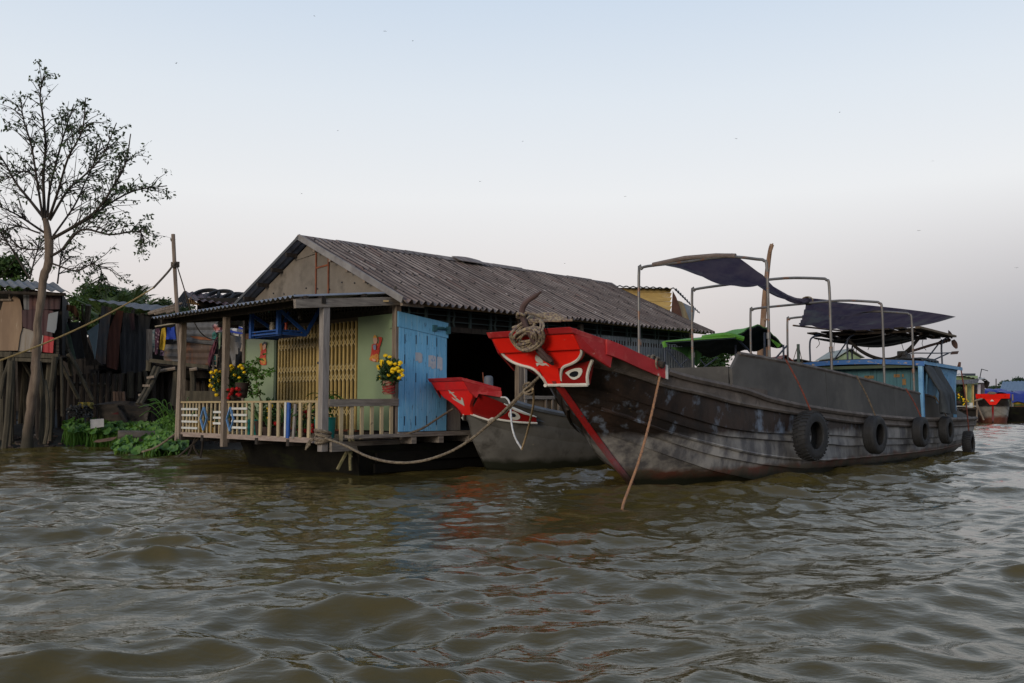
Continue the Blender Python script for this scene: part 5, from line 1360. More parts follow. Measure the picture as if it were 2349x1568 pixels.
# ---- washing and bundles
def garment(name, poly, Y, mat, label, cat, period=.22, amp=.035, seed=1, ribs='v', zf=Z3):
    return csheet(name, pz(zf, poly), Y, mat, None, period=period, amp=amp, th=.02, label=label, cat=cat, irr=.9, seed=seed, ribs=ribs)
stickrod = MB().tube([P(*Z3(490,552), YC-.35), P(*Z3(765,505), YC-.35)], .022, 6).build('clothes_rod', mk('pale bamboo rod', (.42,.36,.26), rough=.7), None)
tag(stickrod, 'pale rod holding the hanging clothes beside the rusty sheets', 'rod')
garment('dress', [(482,580),(555,570),(560,640),(545,760),(515,930),(478,915),(490,760)], YC-.40, mk('dark floral cloth', (.07,.02,.04), (.03,.012,.025), 6, rough=.9, bump=.1, c4=(.42,.30,.34), a4=.58, sc4=16), 'dark floral dress hanging on the rod beside the yellow shirt', 'dress')
garment('striped_cloth', [(455,600),(485,585),(482,890),(450,885)], YC-.2, mk('teal striped cloth', (.03,.09,.11), (.20,.20,.20), 9, (.3,.3,3), rough=.9, bump=.1), 'narrow teal striped cloth at the outer end of the clothes rod', 'cloth')
garment('shirt', [(566,580),(632,562),(636,680),(612,870),(545,850),(560,690)], YC-.46, mk('mustard yellow cloth', (.55,.36,.03), (.45,.28,.025), 4, rough=.85, bump=.1), 'mustard yellow long-sleeved shirt on the clothes rod', 'shirt')
garment('patterned_trousers', [(556,868),(606,872),(600,940),(553,935)], YC-.38, mk('lilac print cloth', (.20,.13,.20), (.12,.08,.13), 8, rough=.9, c4=(.4,.3,.35), a4=.6, sc4=14), 'lilac printed trouser leg showing under the yellow shirt', 'trousers')
garment('blouse', [(630,575),(660,555),(690,575),(730,555),(764,545),(766,720),(628,722)], YC-.5, mk('royal blue floral cloth', (.02,.06,.38), (.015,.045,.30), 4, rough=.85, bump=.1, c4=(.40,.18,.20), a4=.68, sc4=12), 'royal blue sleeveless blouse with small flowers on the clothes rod', 'blouse')
garment('rag', [(720,715),(800,710),(805,745),(770,768),(725,750)], YC-.15, mk('grey striped rag', (.25,.25,.25), (.10,.10,.11), 8, (1,1,5), rough=.9), 'grey striped rag stuffed on the edge of the rusty sheet', 'rag')
YL = 22.8
garment('bundled_bag', [(1240,540),(1330,490),(1425,465),(1410,560),(1380,620),(1285,630)], YL, mk('white and red plastic bag', (.45,.38,.40), (.30,.25,.28), 3, rough=.5, bump=.3, c3=(.50,.10,.07), a3=.56, sc3=1.4, c4=(.25,.2,.3), a4=.66), 'crumpled white and red plastic bundle hung behind the porch', 'bag', amp=.07)
garment('maroon_cloth', [(1310,680),(1330,690),(1290,850),(1215,1080),(1190,1120),(1185,1010),(1210,880)], YL + .1, mk('maroon cloth', (.13,.035,.05), (.08,.024,.035), 3, rough=.9), 'long maroon cloth hanging behind the porch railing', 'cloth')
garment('green_bunch', [(1310,640),(1430,610),(1420,700),(1370,740),(1340,860),(1325,850),(1340,720)], YL - .05, mk('grey green leaves bunch', (.16,.21,.13), (.08,.11,.07), 9, rough=.9, bump=.5), 'bunch of grey-green herbs hung up to dry', 'herbs', period=.1, amp=.05)
garment('teal_cloth', [(1245,640),(1285,610),(1310,680),(1270,730),(1245,720)], YL + .3, mk('teal cloth', (.05,.18,.16), (.04,.13,.12), 3, rough=.9), 'small teal cloth showing behind the maroon cloth', 'cloth')
garment('curtain', [(1315,850),(1445,790),(1445,1150),(1330,1140),(1305,1100)], YL + .05, mk('dark speckled cloth', (.05,.042,.035), (.03,.026,.022), 5, rough=.95, c4=(.20,.16,.12), a4=.60, sc4=13), 'dark speckled curtain hung behind the middle porch post', 'curtain')
garment('striped_bag', [(1478,580),(1560,535),(1690,570),(1682,695),(1490,660)], YL - .1, mk('white bag cloth', (.60,.60,.60), (.50,.50,.51), 3, rough=.8, bump=.15), 'white sack with blue stripes stuffed under the porch roof', 'sack', amp=.05)
for q in ([(1575,548),(1690,580),(1690,602),(1560,570)], [(1484,600),(1682,640),(1682,662),(1484,628)]):
    o_ = csheet('blue_stripe', pz(Z3, q), YL - .19, mk('blue stripe', (.03,.06,.38), rough=.8), [o for o in bpy.data.objects if o.name == 'striped_bag'][0], period=.3, amp=.02, th=.02)
garment('plastic_sheet', [(1350,790),(1430,680),(1500,668),(1660,700),(1690,800),(1660,1060),(1500,1085),(1480,880),(1400,850)], YL, mk('grubby clear plastic', (.22,.20,.18), (.12,.11,.10), 1.5, (2,2,.6), rough=.35, bump=.5, c3=(.32,.29,.26), a3=.58, sc3=1.5, transl=.2), 'grubby grey plastic sheet draped in folds beside the green panel', 'plastic sheet', period=.35, amp=.09)
stickb = MB().tube(smooth_pts([P(*Z3(1650,650), YL-.25), P(*Z3(1668,760), YL-.25), P(*Z3(1640,880), YL-.2)], 4), .05, 6).build('driftwood_pole', wood_v, None, smooth=True)
tag(stickb, 'knobbly driftwood pole holding up the grey plastic sheet', 'pole')
rk = thing('drying_rack', P(*Z3(1270,1100), YL+.2), 'small wooden rack with teal cloth behind the maroon cloth', 'rack')
for a, b in (((1255,920),(1262,1130)), ((1310,920),(1312,1090))): stick('upright', [P(*Z3(*a), YL+.2), P(*Z3(*b), YL+.2)], .025, wood_v, rk)
for y_ in (925, 1005, 1070): stick('bar', [P(*Z3(1235,y_), YL+.2), P(*Z3(1320,y_+4), YL+.2)], .02, wood_v, rk)
csheet('cloth', pz(Z3, [(1272,940),(1312,935),(1312,1060),(1280,1050)]), YL+.3, MATS['teal cloth'], rk, period=.15, amp=.02)

# ---- bamboo pole with its lines
tag(stick('bamboo_pole', smooth_pts([P(397,538,19.75), P(402,640,19.7), P(408,740,19.6), P(417,900,19.35), P(421,1010,19.2)], 4), .042, mk('grey bamboo', (.22,.165,.125), (.14,.105,.085), 3, (3,3,.4), rough=.8, bump=.3), None), 'tall leaning bamboo pole rising beside the porch roof', 'pole')
tag(MB().tube(smooth_pts([P(401,603,19.6), P(385,625,19.4), P(352,661,19.0)], 6), .022, 6).build('dark_line', rope_dk, None, smooth=True), 'short dark line knotted to the bamboo pole', 'rope')
tag(MB().tube(sagline(P(352,661,19.0), P(-60,848,13.5), .12, 20), .014, 6).build('yellow_line', rope_yel, None, smooth=True), 'taut yellow rope running from the bamboo pole across the shacks', 'rope')
tag(MB().tube(smooth_pts([P(403,600,19.7), P(424,668,20.2), P(446,740,21), P(470,772,21.8), P(500,782,22.4)], 6), .014, 6).build('slack_wire', rope_dk, None, smooth=True), 'slack dark wire from the bamboo pole to the hung bundles', 'wire')
m = MB()
for k in range(4): m.tube([P(402,603,19.7) + Vector((.08*math.cos(a), .08*math.sin(a), -.03*k + .02*math.sin(a))) for a in [i*math.pi/6 for i in range(13)]], .016, 5, cap=False)
tag(m.build('pole_lashing', rope_dk, None), 'dark lashing wound round the bamboo pole', 'rope')
m = MB()
for a, b in (((380,1010),(330,1090)), ((345,1230/1.2),(180,1490))): pass
Z5 = Zc(500, 1000, .21043)
for pts in ([(0,1215),(-70,1250)], [(345,1240),(200,1370),(60,1490)], [(290,1240),(240,1370),(190,1480)], [(270,1330),(290,1400),(340,1480)], [(395,1260),(385,1380),(360,1510)]):
    m.tube(smooth_pts([P(*Z5(*q), 19.0) for q in pts], 4), .022, 6)
tag(m.build('mooring_sticks', wood_dk, None, smooth=True), 'thin dark sticks and lines under the porch corner reaching into the water', 'sticks')
tag(MB().tube(smooth_pts([P(*Z4(1300,1305), 20.5), P(*Z4(1500,1240), 20.2), P(*Z4(1700,1110), 19.8), P(*Z4(1850,990), 19.4)], 5), .022, 6, twist=60).build('shore_rope', rope_m, None, smooth=True), 'brown rope slanting from the porch corner down into the water plants', 'rope')

# ---- things stranded on the mud
wr = thing('wrecked_boat', P(*Z4(1000,800), 28), 'rotten dark boat hull stranded on the mud beyond the water plants', 'boat')
old = mk('rotten boat planks', (.060,.048,.038), (.035,.029,.024), 3, (1,1,3), rough=.9, bump=.5, c3=(.10,.085,.07), a3=.6, sc3=3, var=.15)
for k, (pa, pb, pc_, pd) in enumerate((((560,600),(930,585),(930,640),(640,640)), ((620,640),(940,640),(960,690),(660,720)), ((930,585),(1440,640),(1400,700),(960,690)), ((640,720),(970,690),(1080,900),(700,860)), ((970,690),(1400,700),(1360,880),(1080,900)))):
    MB().prism([P(*Z4(*q), 28 - .25*(i in (1,2)) ) for i, q in enumerate((pa, pb, pc_, pd))], (0,.06,0)).build('plank', old, wr)
MB().grid(lambda u, v: P(*Z4(560+860*u, 600 - 60*math.sin(math.pi*u) + 250*v*(1-abs(2*u-1)**2)), 28.3 + .9*math.sin(math.pi*u) - .5*v), 16, 5, (0,.06,0)).build('hull', old, wr, smooth=True)
MB().tube([P(*Z4(960,690), 27.6), P(*Z4(1085,900), 27.5)], .07, 6).build('stem', old, wr)
csheet('red_remnant', pz(Z4, [(830,740),(970,690),(1000,735),(900,745)]), 27.55, mk('faded red remnant', (.12,.02,.018), rough=.8), wr, period=.5, amp=.003)
stp = thing('plank_stump', P(*Z4(950,560), 29), 'short upright bundle of brown planks standing on the wrecked boat', 'planks')
for k in range(4):
    csheet('plank', pz(Z4, [(858+k*46,400+4*(k % 2)),(900+k*46,396),(902+k*46,540),(860+k*46,545)]), 28.6, mk('red brown plank', (.16,.10,.07), (.10,.065,.05), 4, (4,4,.6), rough=.9, bump=.3, var=.2), stp, period=.8, amp=.003, th=.06)
bx_ = MB().hexa([P(*Z4(525,960),26.2), P(*Z4(728,930),26.0), P(*Z4(728,930),26.35), P(*Z4(525,960),26.55), P(*Z4(520,820),26.2), P(*Z4(724,806),26.0), P(*Z4(724,806),26.35), P(*Z4(520,820),26.55)]).build('foam_box', mk('dirty white foam', (.42,.42,.43), (.33,.33,.34), 3, rough=.9, bump=.2, c4=(.2,.19,.18), a4=.64), None, bev=.01)
tag(bx_, 'dirty white foam box half sunk among the water plants', 'box')
lg = MB().tube(smooth_pts([P(*Z4(935,1075),24.2), P(*Z4(1200,1075),24.4), P(*Z4(1500,1080),24.8), P(*Z4(1800,1085),25.2)], 3), .16, 8).build('floating_log', mk('grey split log', (.20,.16,.125), (.12,.10,.08), 3, rough=.9, bump=.5), None)
tag(lg, 'grey squared log lying across the water plants', 'log')
tag(MB().prism([P(*Z4(560,1160),24.9), P(*Z4(760,1125),24.9), P(*Z4(880,1108),25.0), P(*Z4(850,1135),24.8), P(*Z4(650,1165),24.75)], (0,.2,.05)).build('drift_plank', mk('orange drift plank', (.22,.12,.07), (.14,.08,.05), 5, rough=.9), None), 'orange-brown drift plank at the edge of the mud', 'plank')
tag(MB().grid(lambda u, v: P(*Z4(330+230*u + 10*math.sin(v*7), 560+60*v + 26*math.sin(u*9)*v), 28.0 + .2*math.sin(u*14) - .3*v), 16, 8, (0,.05,-.03)).build('yellow_netting', mk('dirty yellow plastic', (.36,.28,.05), (.24,.18,.04), 7, rough=.8, bump=.5), None, smooth=True), 'dirty yellow plastic netting on top of the rubbish heap', 'netting')
m = MB(); r2 = random.Random(31)
for k in range(420):
    x_, y_ = r2.uniform(170,545), r2.uniform(590,770)
    if (x_-360)**2/190**2 + (y_-700)**2/95**2 > 1: continue
    c = P(*Z4(x_, y_), 27.8 + r2.uniform(-.25,.2)); s_ = r2.uniform(.02,.05)
    m.tube([c, c + Vector((r2.uniform(-1,1), r2.uniform(-.5,.5), r2.uniform(-1,1)))*s_*1.6], s_*.6, 5)
heap_mats = mk('mixed rubbish', (.05,.05,.05), (.025,.027,.03), 2, rough=.4, bump=.2, c3=(.12,.15,.17), a3=.58, sc3=6, c4=(.45,.45,.45), a4=.66, sc4=8, world=True)
tag(m.build('rubbish_heap', heap_mats, None), 'heap of small bottles and rubbish on the mud under the shacks', kind='stuff')
m = MB()
for k in range(160):
    x_ = r2.uniform(-30, 430); y_ = r2.uniform(955, 1022)
    c = P(x_, y_, 2520/(y_-930+9) if y_ > 1000 else r2.uniform(25.5, 28)); c.z = bank_z(c.x, c.y) + .03
    s_ = r2.uniform(.04,.12)
    m.box(c, (s_*2, s_, s_*.6), r2.uniform(0,3))
tag(m.build('bank_debris', mk('mixed debris', (.09,.06,.045), (.05,.04,.035), 1, rough=.8, bump=.3, c3=(.20,.075,.03), a3=.60, sc3=3, c4=(.35,.34,.33), a4=.68, sc4=5, world=True), None), 'scraps of wood and litter washed up along the mud', kind='stuff')

# ---- water hyacinth
leafg = mk('hyacinth leaf', (.11,.24,.03), (.045,.12,.02), 1.3, rough=.4, bump=.05, c3=(.18,.32,.05), a3=.57, sc3=2, transl=.2, world=True, var=0)
def hyacinth(regions, n, seed, label):
    m = MB(); r3 = random.Random(seed)
    for k in range(n):
        x0, x1, y0, y1, Ya, Yb = r3.choice(regions)
        f_ = r3.random(); x_ = r3.uniform(x0, x1); py = y1 + (y0 - y1)*f_
        c = P(x_, py, Ya + (Yb - Ya)*f_ + r3.uniform(-.2,.2))
        zb = max(0.0, bank_z(c.x, c.y)) - .02
        hgt = max(.06, min(.5, c.z - zb)) if c.z > zb else r3.uniform(.08,.3)
        top = Vector((c.x, c.y, zb + hgt)); base = top + Vector((r3.uniform(-.12,.12), r3.uniform(-.1,.1), -hgt))
        m.tube([base, base.lerp(top,.5) + Vector((r3.uniform(-.03,.03),0,0)), top], [.016,.02,.01], 4, cap=False)
        R = r3.uniform(.06,.14); nx = Vector((r3.uniform(-.7,.7), r3.uniform(-1.0,.3), r3.uniform(.35,1))).normalized()
        ax = nx.orthogonal().normalized(); ay = nx.cross(ax)
        pts = [top + ax*(R*math.cos(a)) + ay*(R*.85*math.sin(a)) + nx*(.03*math.cos(2*a)) for a in [i*math.pi/4 for i in range(8)]]
        m.add([top - nx*.012] + pts, [(0, i+1, (i+1) % 8 + 1) for i in range(8)])
    tag(m.build('water_hyacinth', leafg, None), label, kind='stuff')
hyacinth([(150,330,955,990,26.5,28.5),(230,400,945,985,26,28),(300,420,930,975,25.5,27.5),(150,250,960,985,26,27.5)], 620, 4, 'bright green water hyacinth growing over the mud')
hyacinth([(262,425,1005,1034,22.3,24),(330,430,1000,1030,22,23.5),(330,425,960,1000,24.5,26)], 380, 5, 'bright green water hyacinth floating at the edge of the river')
m = MB()
for k in range(26):
    b_ = P(395 + r2.uniform(-20,30), 990, 21.5); 
    t_ = b_ + Vector((r2.uniform(-.9,.4), r2.uniform(-.3,.3), r2.uniform(.3,.8)))
    m.tube(smooth_pts([b_, b_.lerp(t_,.6) + Vector((0,0,.25)), t_], 4), [.008]*8 + [.003], 4)
tag(m.build('reed_grass', leafg, None), 'thin green reeds bending beside the porch corner', kind='stuff')

# ------------------------------------------------------------------ trees
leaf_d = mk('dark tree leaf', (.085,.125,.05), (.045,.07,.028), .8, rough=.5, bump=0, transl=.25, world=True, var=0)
leaf_m = mk('mid green tree leaf', (.085,.15,.030), (.040,.080,.018), .7, rough=.5, bump=0, transl=.25, world=True, var=0)  # yellower green than the dark leaf
def add_leaf(m, p, d, s, r):
    d = d.normalized(); sd = d.cross(Vector((r.uniform(-1,1), r.uniform(-1,1), r.uniform(-1,1)))).normalized()
    nn_ = d.cross(sd)
    m.add([p, p + d*s*.5 + sd*s*.24 + nn_*s*.05, p + d*s, p + d*s*.5 - sd*s*.24 + nn_*s*.05], [(0,1,2,3)])
def big_tree():
    YT = 25.0
    root = thing('riverside_tree', P(70, 1030, YT), 'tall thin-leaved tree with pale trunk rising in front of the shacks', 'tree')
    r = random.Random(17)
    tp = smooth_pts([P(*Z2(375,1450), YT), P(*Z2(410,1100), YT), P(*Z2(455,700), YT), P(*Z2(505,350), YT), P(*Z2(525,0), YT), P(*Z1(580,700), YT), P(*Z1(625,350), YT), P(*Z1(660,80), YT), P(*Z6(310,1330), YT), P(*Z6(310,1200), YT), P(*Z6(287,1060), YT)], 4)
    n = len(tp)
    tp = [q + Vector((r.uniform(-.018,.018), r.uniform(-.018,.018), 0)) for q in tp]
    MB().tube(tp, [r.uniform(.92,1.10)*np.interp(i/n, [0,.1,.5,.75,.9,1], [.17,.13,.10,.11,.105,.065]) for i in range(n)], 12).build('trunk', trunk_m, root, smooth=True)
    limbs = [([(285,1060),(275,800),(290,600),(275,430),(255,270),(282,150)], .085, 0, .8), ([(300,1050),(320,850),(385,600),(420,480),(470,330)], .07, .6, .8), ([(310,1060),(370,880),(430,680),(520,500),(545,290)], .075, -.7, 1),
             ([(315,1070),(430,880),(540,780),(650,660),(740,450)], .07, .4, 1), ([(325,1190),(480,1100),(620,1000),(730,840),(800,700),(830,520)], .085, -.5, 1.1), ([(335,1185),(560,1060),(700,960),(860,880),(1060,850)], .08, .9, 1.2),
             ([(320,1300),(400,1250),(520,1130),(700,1160),(880,1140),(920,1230)], .075, -1.0, 1.1), ([(275,1050),(180,930),(100,830),(20,690),(-60,600)], .085, .3, .55), ([(285,1150),(150,1060),(60,1010),(-80,950)], .06, -.8, .4),
             ([(275,1070),(240,850),(200,600),(150,430),(132,310)], .06, -.5, .7), ([(330,1180),(470,980),(540,830),(600,700),(640,580)], .05, 1.3, .9), ([(250,1150),(100,1110),(-60,1180)], .04, .9, .35), ([(320,1340),(480,1390),(580,1350),(640,1380),(640,1470)], .04, -1.2, .8),
             ([(190,1440),(60,1230),(-20,1120)], .05, 1.0, .3), ([(190,1440),(225,1300),(270,1200)], .035, 1.2, .3), ([(365,1470),(385,1310),(390,1260)], .035, 1.5, .4), ([(280,900),(180,760),(60,800),(-60,830)], .04, 1.2, .45), ([(300,1250),(150,1250),(30,1190)], .04, .6, .3)]
    lm = MB(); lb = MB()
    for pts, r0, dy, leafy in limbs:
        L_ = smooth_pts([P(*Z6(*q), YT + dy*min(1.3, i*.5)) for i, q in enumerate(pts)], 6)
        m = MB(); nn = len(L_)
        m.tube(L_, [r0*.44*(1 - .85*i/nn) + .008 for i in range(nn)], 7)
        length = sum((L_[i+1]-L_[i]).length for i in range(nn-1))
        for k in range(int(length*10)):
            i = int(r.uniform(.18, 1.0)*(nn-2)); p0 = L_[i]; ax = (L_[i+1]-L_[i]).normalized()
            side = Vector((r.uniform(-1,1), r.uniform(-1,1), r.uniform(-.45,1))); side = (side - ax*side.dot(ax)).normalized()
            tl = r.uniform(.35, 1.15)*(1.15 - .65*i/nn)
            d0 = (ax*.8 + side*r.uniform(.5,1)).normalized()
            q1 = p0 + d0*tl*.5 + Vector((0,0,.04)); q2 = p0 + d0*tl + Vector((r.uniform(-.1,.1), 0, r.uniform(-.22,.12)))
            m.tube([p0, q1, q2], [.014,.010,.005], 4, cap=False)
            for j in range(r.randint(1, 3)):     # finer twigs
                a0 = p0.lerp(q1, r.random()) if r.random() < .4 else q1.lerp(q2, r.random())
                a1 = a0 + (d0*r.uniform(.1,.9) + Vector((r.uniform(-1,1), r.uniform(-1,1), r.uniform(-.9,.6)))*.6)*r.uniform(.15,.40)
                m.tube([a0, a1], [.006,.003], 3, cap=False)
                frac = i/nn
                if r.random() < leafy*(.34 + .85*frac**1.1):
                    for q in range(r.randint(3, 8)):
                        b_ = a0.lerp(a1, r.uniform(.2, 1.05)) + Vector((r.uniform(-.06,.06), r.uniform(-.06,.06), r.uniform(-.06,.04)))
                        add_leaf(lm, b_, Vector((r.uniform(-1,1), r.uniform(-1,1), r.uniform(-1.2,.5))), r.uniform(.07,.14), r)
            if r.random() < leafy*.6*(i/nn)**.8:
                for q in range(r.randint(3, 9)):
                    b_ = q2 + Vector((r.uniform(-.10,.10), r.uniform(-.1,.1), r.uniform(-.12,.08)))
                    add_leaf(lm, b_, Vector((r.uniform(-1,1), r.uniform(-1,1), r.uniform(-1.2,.5))), r.uniform(.07,.14), r)
        m.build('branch', bark_d, root)
    lm.build('foliage', leaf_d, root, kind='stuff')
big_tree()
def bush_tree(px, py_top, py_bot, wpx, Y, seed, label, mat=None, n=3200, name='background_tree', lsz=.2, group='trees behind the shacks'):
    r = random.Random(seed)
    top, bot = P(px, py_top, Y), P(px, py_bot, Y)
    hgt = top.z - bot.z; wd = wpx*Y/F
    root = thing(name, (bot.x, Y, bank_z(bot.x, min(Y, 50)) - .2), label, 'tree', group)
    b0 = Vector((bot.x, Y, bank_z(bot.x, min(Y, 50)) - .2)); fork = Vector((bot.x, Y, bot.z + hgt*.3))
    MB().tube([b0, b0.lerp(fork,.5) + Vector((.1,0,0)), fork], [.16,.13,.10], 8).build('trunk', bark_d, root, smooth=True)
    m = MB(); br = MB(); clumps = []
    for k in range(26):
        a, v = r.uniform(0, 2*math.pi), r.random()
        rad = wd*.5*math.sqrt(max(.06, 1 - (1.7*v - .75)**2))*r.uniform(.25, 1)
        c = Vector((bot.x + rad*math.cos(a), Y + rad*.8*math.sin(a), bot.z + hgt*(.12 + .83*v)))
        clumps.append((c, r.uniform(.12,.24)*wd))
        br.tube([fork, fork.lerp(c,.5) + Vector((0,0,.1)), c], [.05,.03,.012], 5, cap=False)
    br.build('limbs', bark_d, root)
    for k in range(n):
        c, R = r.choice(clumps)
        d = Vector((r.gauss(0,1), r.gauss(0,1), r.gauss(0,.8))).normalized()*R*r.random()**.45
        add_leaf(m, c + d, Vector((r.uniform(-1,1), r.uniform(-1,1), r.uniform(-.8,.6))), lsz*r.uniform(.6,1.3), r)
    m.build('crown', mat or leaf_m, root, kind='stuff')
bush_tree(222, 655, 760, 120, 40, 1, 'yellow-green bushy tree behind the lean-to', n=5200, lsz=.20)
bush_tree(310, 672, 760, 90, 46, 2, 'dark leafy tree behind the grey-roofed shack', leaf_d, n=3600, lsz=.22)
bush_tree(20, 595, 720, 120, 38, 3, 'dark bushy tree behind the patchwork shack roof', leaf_m, n=4200, lsz=.2)
bush_tree(170, 680, 780, 80, 37, 4, 'loose green shrub tree between the shack roofs', leaf_m, n=2600, lsz=.18)
bush_tree(372, 692, 760, 70, 60, 5, 'faint dark treetop beyond the flat grey roof', leaf_d, n=2400, lsz=.26)
bush_tree(430, 700, 780, 120, 62, 6, 'low dark tree beyond the maroon shack roof', leaf_d, n=2400, lsz=.26)
def palm(px, py, Y, seed, label, nf=11, L_=1.4):
    r = random.Random(seed); c = P(px, py, Y)
    root = thing('palm', (c.x, Y, .8), label, 'palm', 'palms behind the shacks')
    MB().tube([Vector((c.x, Y, .8)), c], [.16,.12], 8).build('trunk', bark_d, root, smooth=True)
    for k in range(nf):
        a = 2*math.pi*k/nf + r.uniform(-.2,.2); up = r.uniform(.3, 1.3)
        d = Vector((math.cos(a)*.8, math.sin(a)*.6, up)).normalized()
        pts = smooth_pts([c, c + d*L_*.5, c + d*L_ + Vector((0,0,-.25))], 5)
        m = MB(); m.tube(pts, [.02]*10 + [.008], 4)
        for i in range(1, len(pts)):
            ax = (pts[i]-pts[i-1]).normalized(); sd = ax.cross(Vector((0,0,1))).normalized()
            for sg in (1,-1):
                for q in (0,.5):
                    p = pts[i-1].lerp(pts[i], q); e = p + (sd*sg*.8 + ax*.9 + Vector((0,0,-.15))).normalized()*.42*L_/1.4
                    w_ = ax*.03
                    m.add([p - w_, p + w_, e], [(0,1,2)])
        m.build('frond', mk('palm frond', (.10,.14,.035), (.06,.09,.025), 1, rough=.5, bump=0, transl=.2), root)
palm(303, 700, 42, 1, 'upright palm crown poking above the flat grey roof', 8, 1.3)
palm(328, 720, 44, 2, 'spread palm crown behind the flat grey roof', 12, 1.2)
palm(252, 745, 36, 3, 'pale green palm fronds rising between lean-to and dark shack', 9, 1.6)

# ------------------------------------------------------------------ on the porch
def hx(px, s):
    """distance along the porch front at which something at depth s shows at photo column px"""
    r = (px - 1174.5)/F
    return (HW0.x + HB.x*s - r*(HW0.y + HB.y*s)) / (r*HA.y - HA.x)
def HP(px, py, s):
    t = hx(px, s); q = H(t, s, 0)
    return P(px, py, q.y)
Z5 = Zc(500, 1000, .21043); Z8 = Zc(1040, 880, .24233); Z9 = Zc(680, 820, .14667)
stem_g = mk('green stem', (.07,.13,.03), (.05,.09,.02), 4, rough=.6, bump=0)
leaf_b = mk('fresh green leaf', (.10,.22,.03), (.06,.14,.02), 3, rough=.45, bump=0, transl=.2, var=.1)
leaf_k = mk('feathery dark leaf', (.035,.085,.02), (.02,.05,.014), 5, rough=.6, bump=0, transl=.15)
yel_f = mk('yellow marigold', (1.0,.70,.012), (.92,.58,.01), 20, rough=.7, bump=.5, var=.06)
red_f = mk('red flower', (.55,.012,.012), (.40,.008,.010), 18, rough=.7, bump=.5, var=.1)
def flower_mesh(name, mat, R):
    m = MB(); r = random.Random(1)
    n, k = 10, 6
    prof = [(max(.002, R*math.sin(math.pi*i/k)), -R*.8*math.cos(math.pi*i/k)) for i in range(k+1)]
    m.lathe((0,0,0), prof, n)
    for i in range(40):
        d = Vector((r.gauss(0,1), r.gauss(0,1), r.gauss(0,1)+.3)).normalized()
        sd = d.orthogonal().normalized(); p = Vector((d.x*R, d.y*R, d.z*R*.8))
        m.add([p - sd*R*.22, p + sd*R*.22, p + d*R*.25 + sd*R*.12, p + d*R*.25 - sd*R*.12], [(0,1,2,3)])
    me = bpy.data.meshes.new(name); me.from_pydata(m.v, [], m.f); me.materials.append(mat); me.update()
    return me
fm_y = flower_mesh('marigold_flower', yel_f, .035)
fm_r = flower_mesh('red_flower', red_f, .036)
def marigold(name, base, pot_h, pot_r, bush_c, bush_r, flowers, mesh, potmat, label, nleaf=420, cat='plant', group=None, seed=1, wrap=None):
    r = random.Random(seed); base = Vector(base); bush_c = Vector(bush_c)
    root = thing(name, base, label, cat, group)
    MB().lathe(base, [(pot_r*.75,0),(pot_r*.9,pot_h*.5),(pot_r,pot_h),(pot_r*.92,pot_h*.98),(pot_r*.85,pot_h*.85)], 14).build('pot', potmat, root, smooth=True)
    if wrap:
        for k in range(5):
            MB().tube([base + Vector((pot_r*.97*math.cos(a), pot_r*.97*math.sin(a), pot_h*(.15+.16*k) + .02*math.sin(a*2+k))) for a in [i*math.pi/6 for i in range(13)]], .008, 4, cap=False).build('string', wrap, root)
    top = base + Vector((0,0,pot_h*.9))
    m = MB(); lf = MB()
    for i in range(26):
        d = Vector((r.gauss(0,1), r.gauss(0,1), r.gauss(0,.8))).normalized()
        e = bush_c + Vector((d.x*bush_r[0], d.y*bush_r[0], d.z*bush_r[1]))*r.uniform(.4,.95)
        m.tube([top, top.lerp(e,.5) + Vector((0,0,.02)), e], [.008,.006,.003], 4, cap=False)
    for i in range(nleaf):
        d = Vector((r.gauss(0,1), r.gauss(0,1), r.gauss(0,1))).normalized()*r.random()**.4
        p = bush_c + Vector((d.x*bush_r[0], d.y*bush_r[0], d.z*bush_r[1]))
        add_leaf(lf, p, Vector((r.gauss(0,1), r.gauss(0,1), r.gauss(0.2,.8))), r.uniform(.05,.11), r)
    m.build('stems', stem_g, root); lf.build('leaves', leaf_k, root, kind='stuff')
    for fl in flowers:
        sc_ = r.uniform(.8, 1.1)
        put('flower', mesh, Matrix.Translation(Vector(fl)) @ Matrix.Rotation(r.uniform(0,6), 4, 'Z') @ Matrix.Rotation(r.uniform(-.5,.5), 4, 'X') @ Matrix.Scale(sc_, 4), root)
        MB().tube([Vector(fl) - Vector((0,0,.03)), bush_c.lerp(Vector(fl), .35)], [.005,.006], 4, cap=False).build('stalk', stem_g, root)
    return root
pot_dk = mk('patterned black pot', (.018,.018,.02), (.012,.012,.014), 5, rough=.5, bump=.1, c4=(.30,.28,.24), a4=.66, sc4=22)
pot_br = mk('dark clay pot', (.05,.03,.022), (.035,.022,.018), 5, rough=.8, bump=.2)
s_l = PS + .10
fl = [HP(*Z5(x, y), s_l + q) for x, y, q in ((512,342,0),(545,350,.05),(574,318,.1),(573,345,-.05),(500,452,-.05),(500,518,0),(545,400,.03),(592,376,0),(597,402,.08),(563,487,-.06),(605,430,0),(612,456,-.08),(635,330,.1),(690,350,.05),(692,406,-.1),(535,535,0),(557,575,-.08),(582,650,-.12),(672,362,.04),(700,345,.0),(556,548,.03))]
marigold('marigold', HP(*Z5(680,715), s_l), .22, .10, HP(*Z5(640,490), s_l), (.17,.24), fl, fm_y, pot_dk, 'tall yellow marigold in a patterned black pot on the railing by the middle post', seed=1)
fl = [HP(*Z5(x, y), s_l + q) for x, y, q in ((783,250,.1),(820,275,.1),(800,295,.05),(785,340,.05),(830,375,.0),(900,262,.15),(925,270,.15),(893,262,.1),(895,410,-.05),(960,338,.1),(790,318,0),(910,250,.12),(935,285,.1))]
marigold('marigold', HP(*Z5(925,690), s_l+.1), .30, .13, HP(*Z5(860,400), s_l+.1), (.20,.20), fl, fm_y, pot_br, 'bushy yellow marigold in a dark pot between the middle post and the shrub', seed=2)
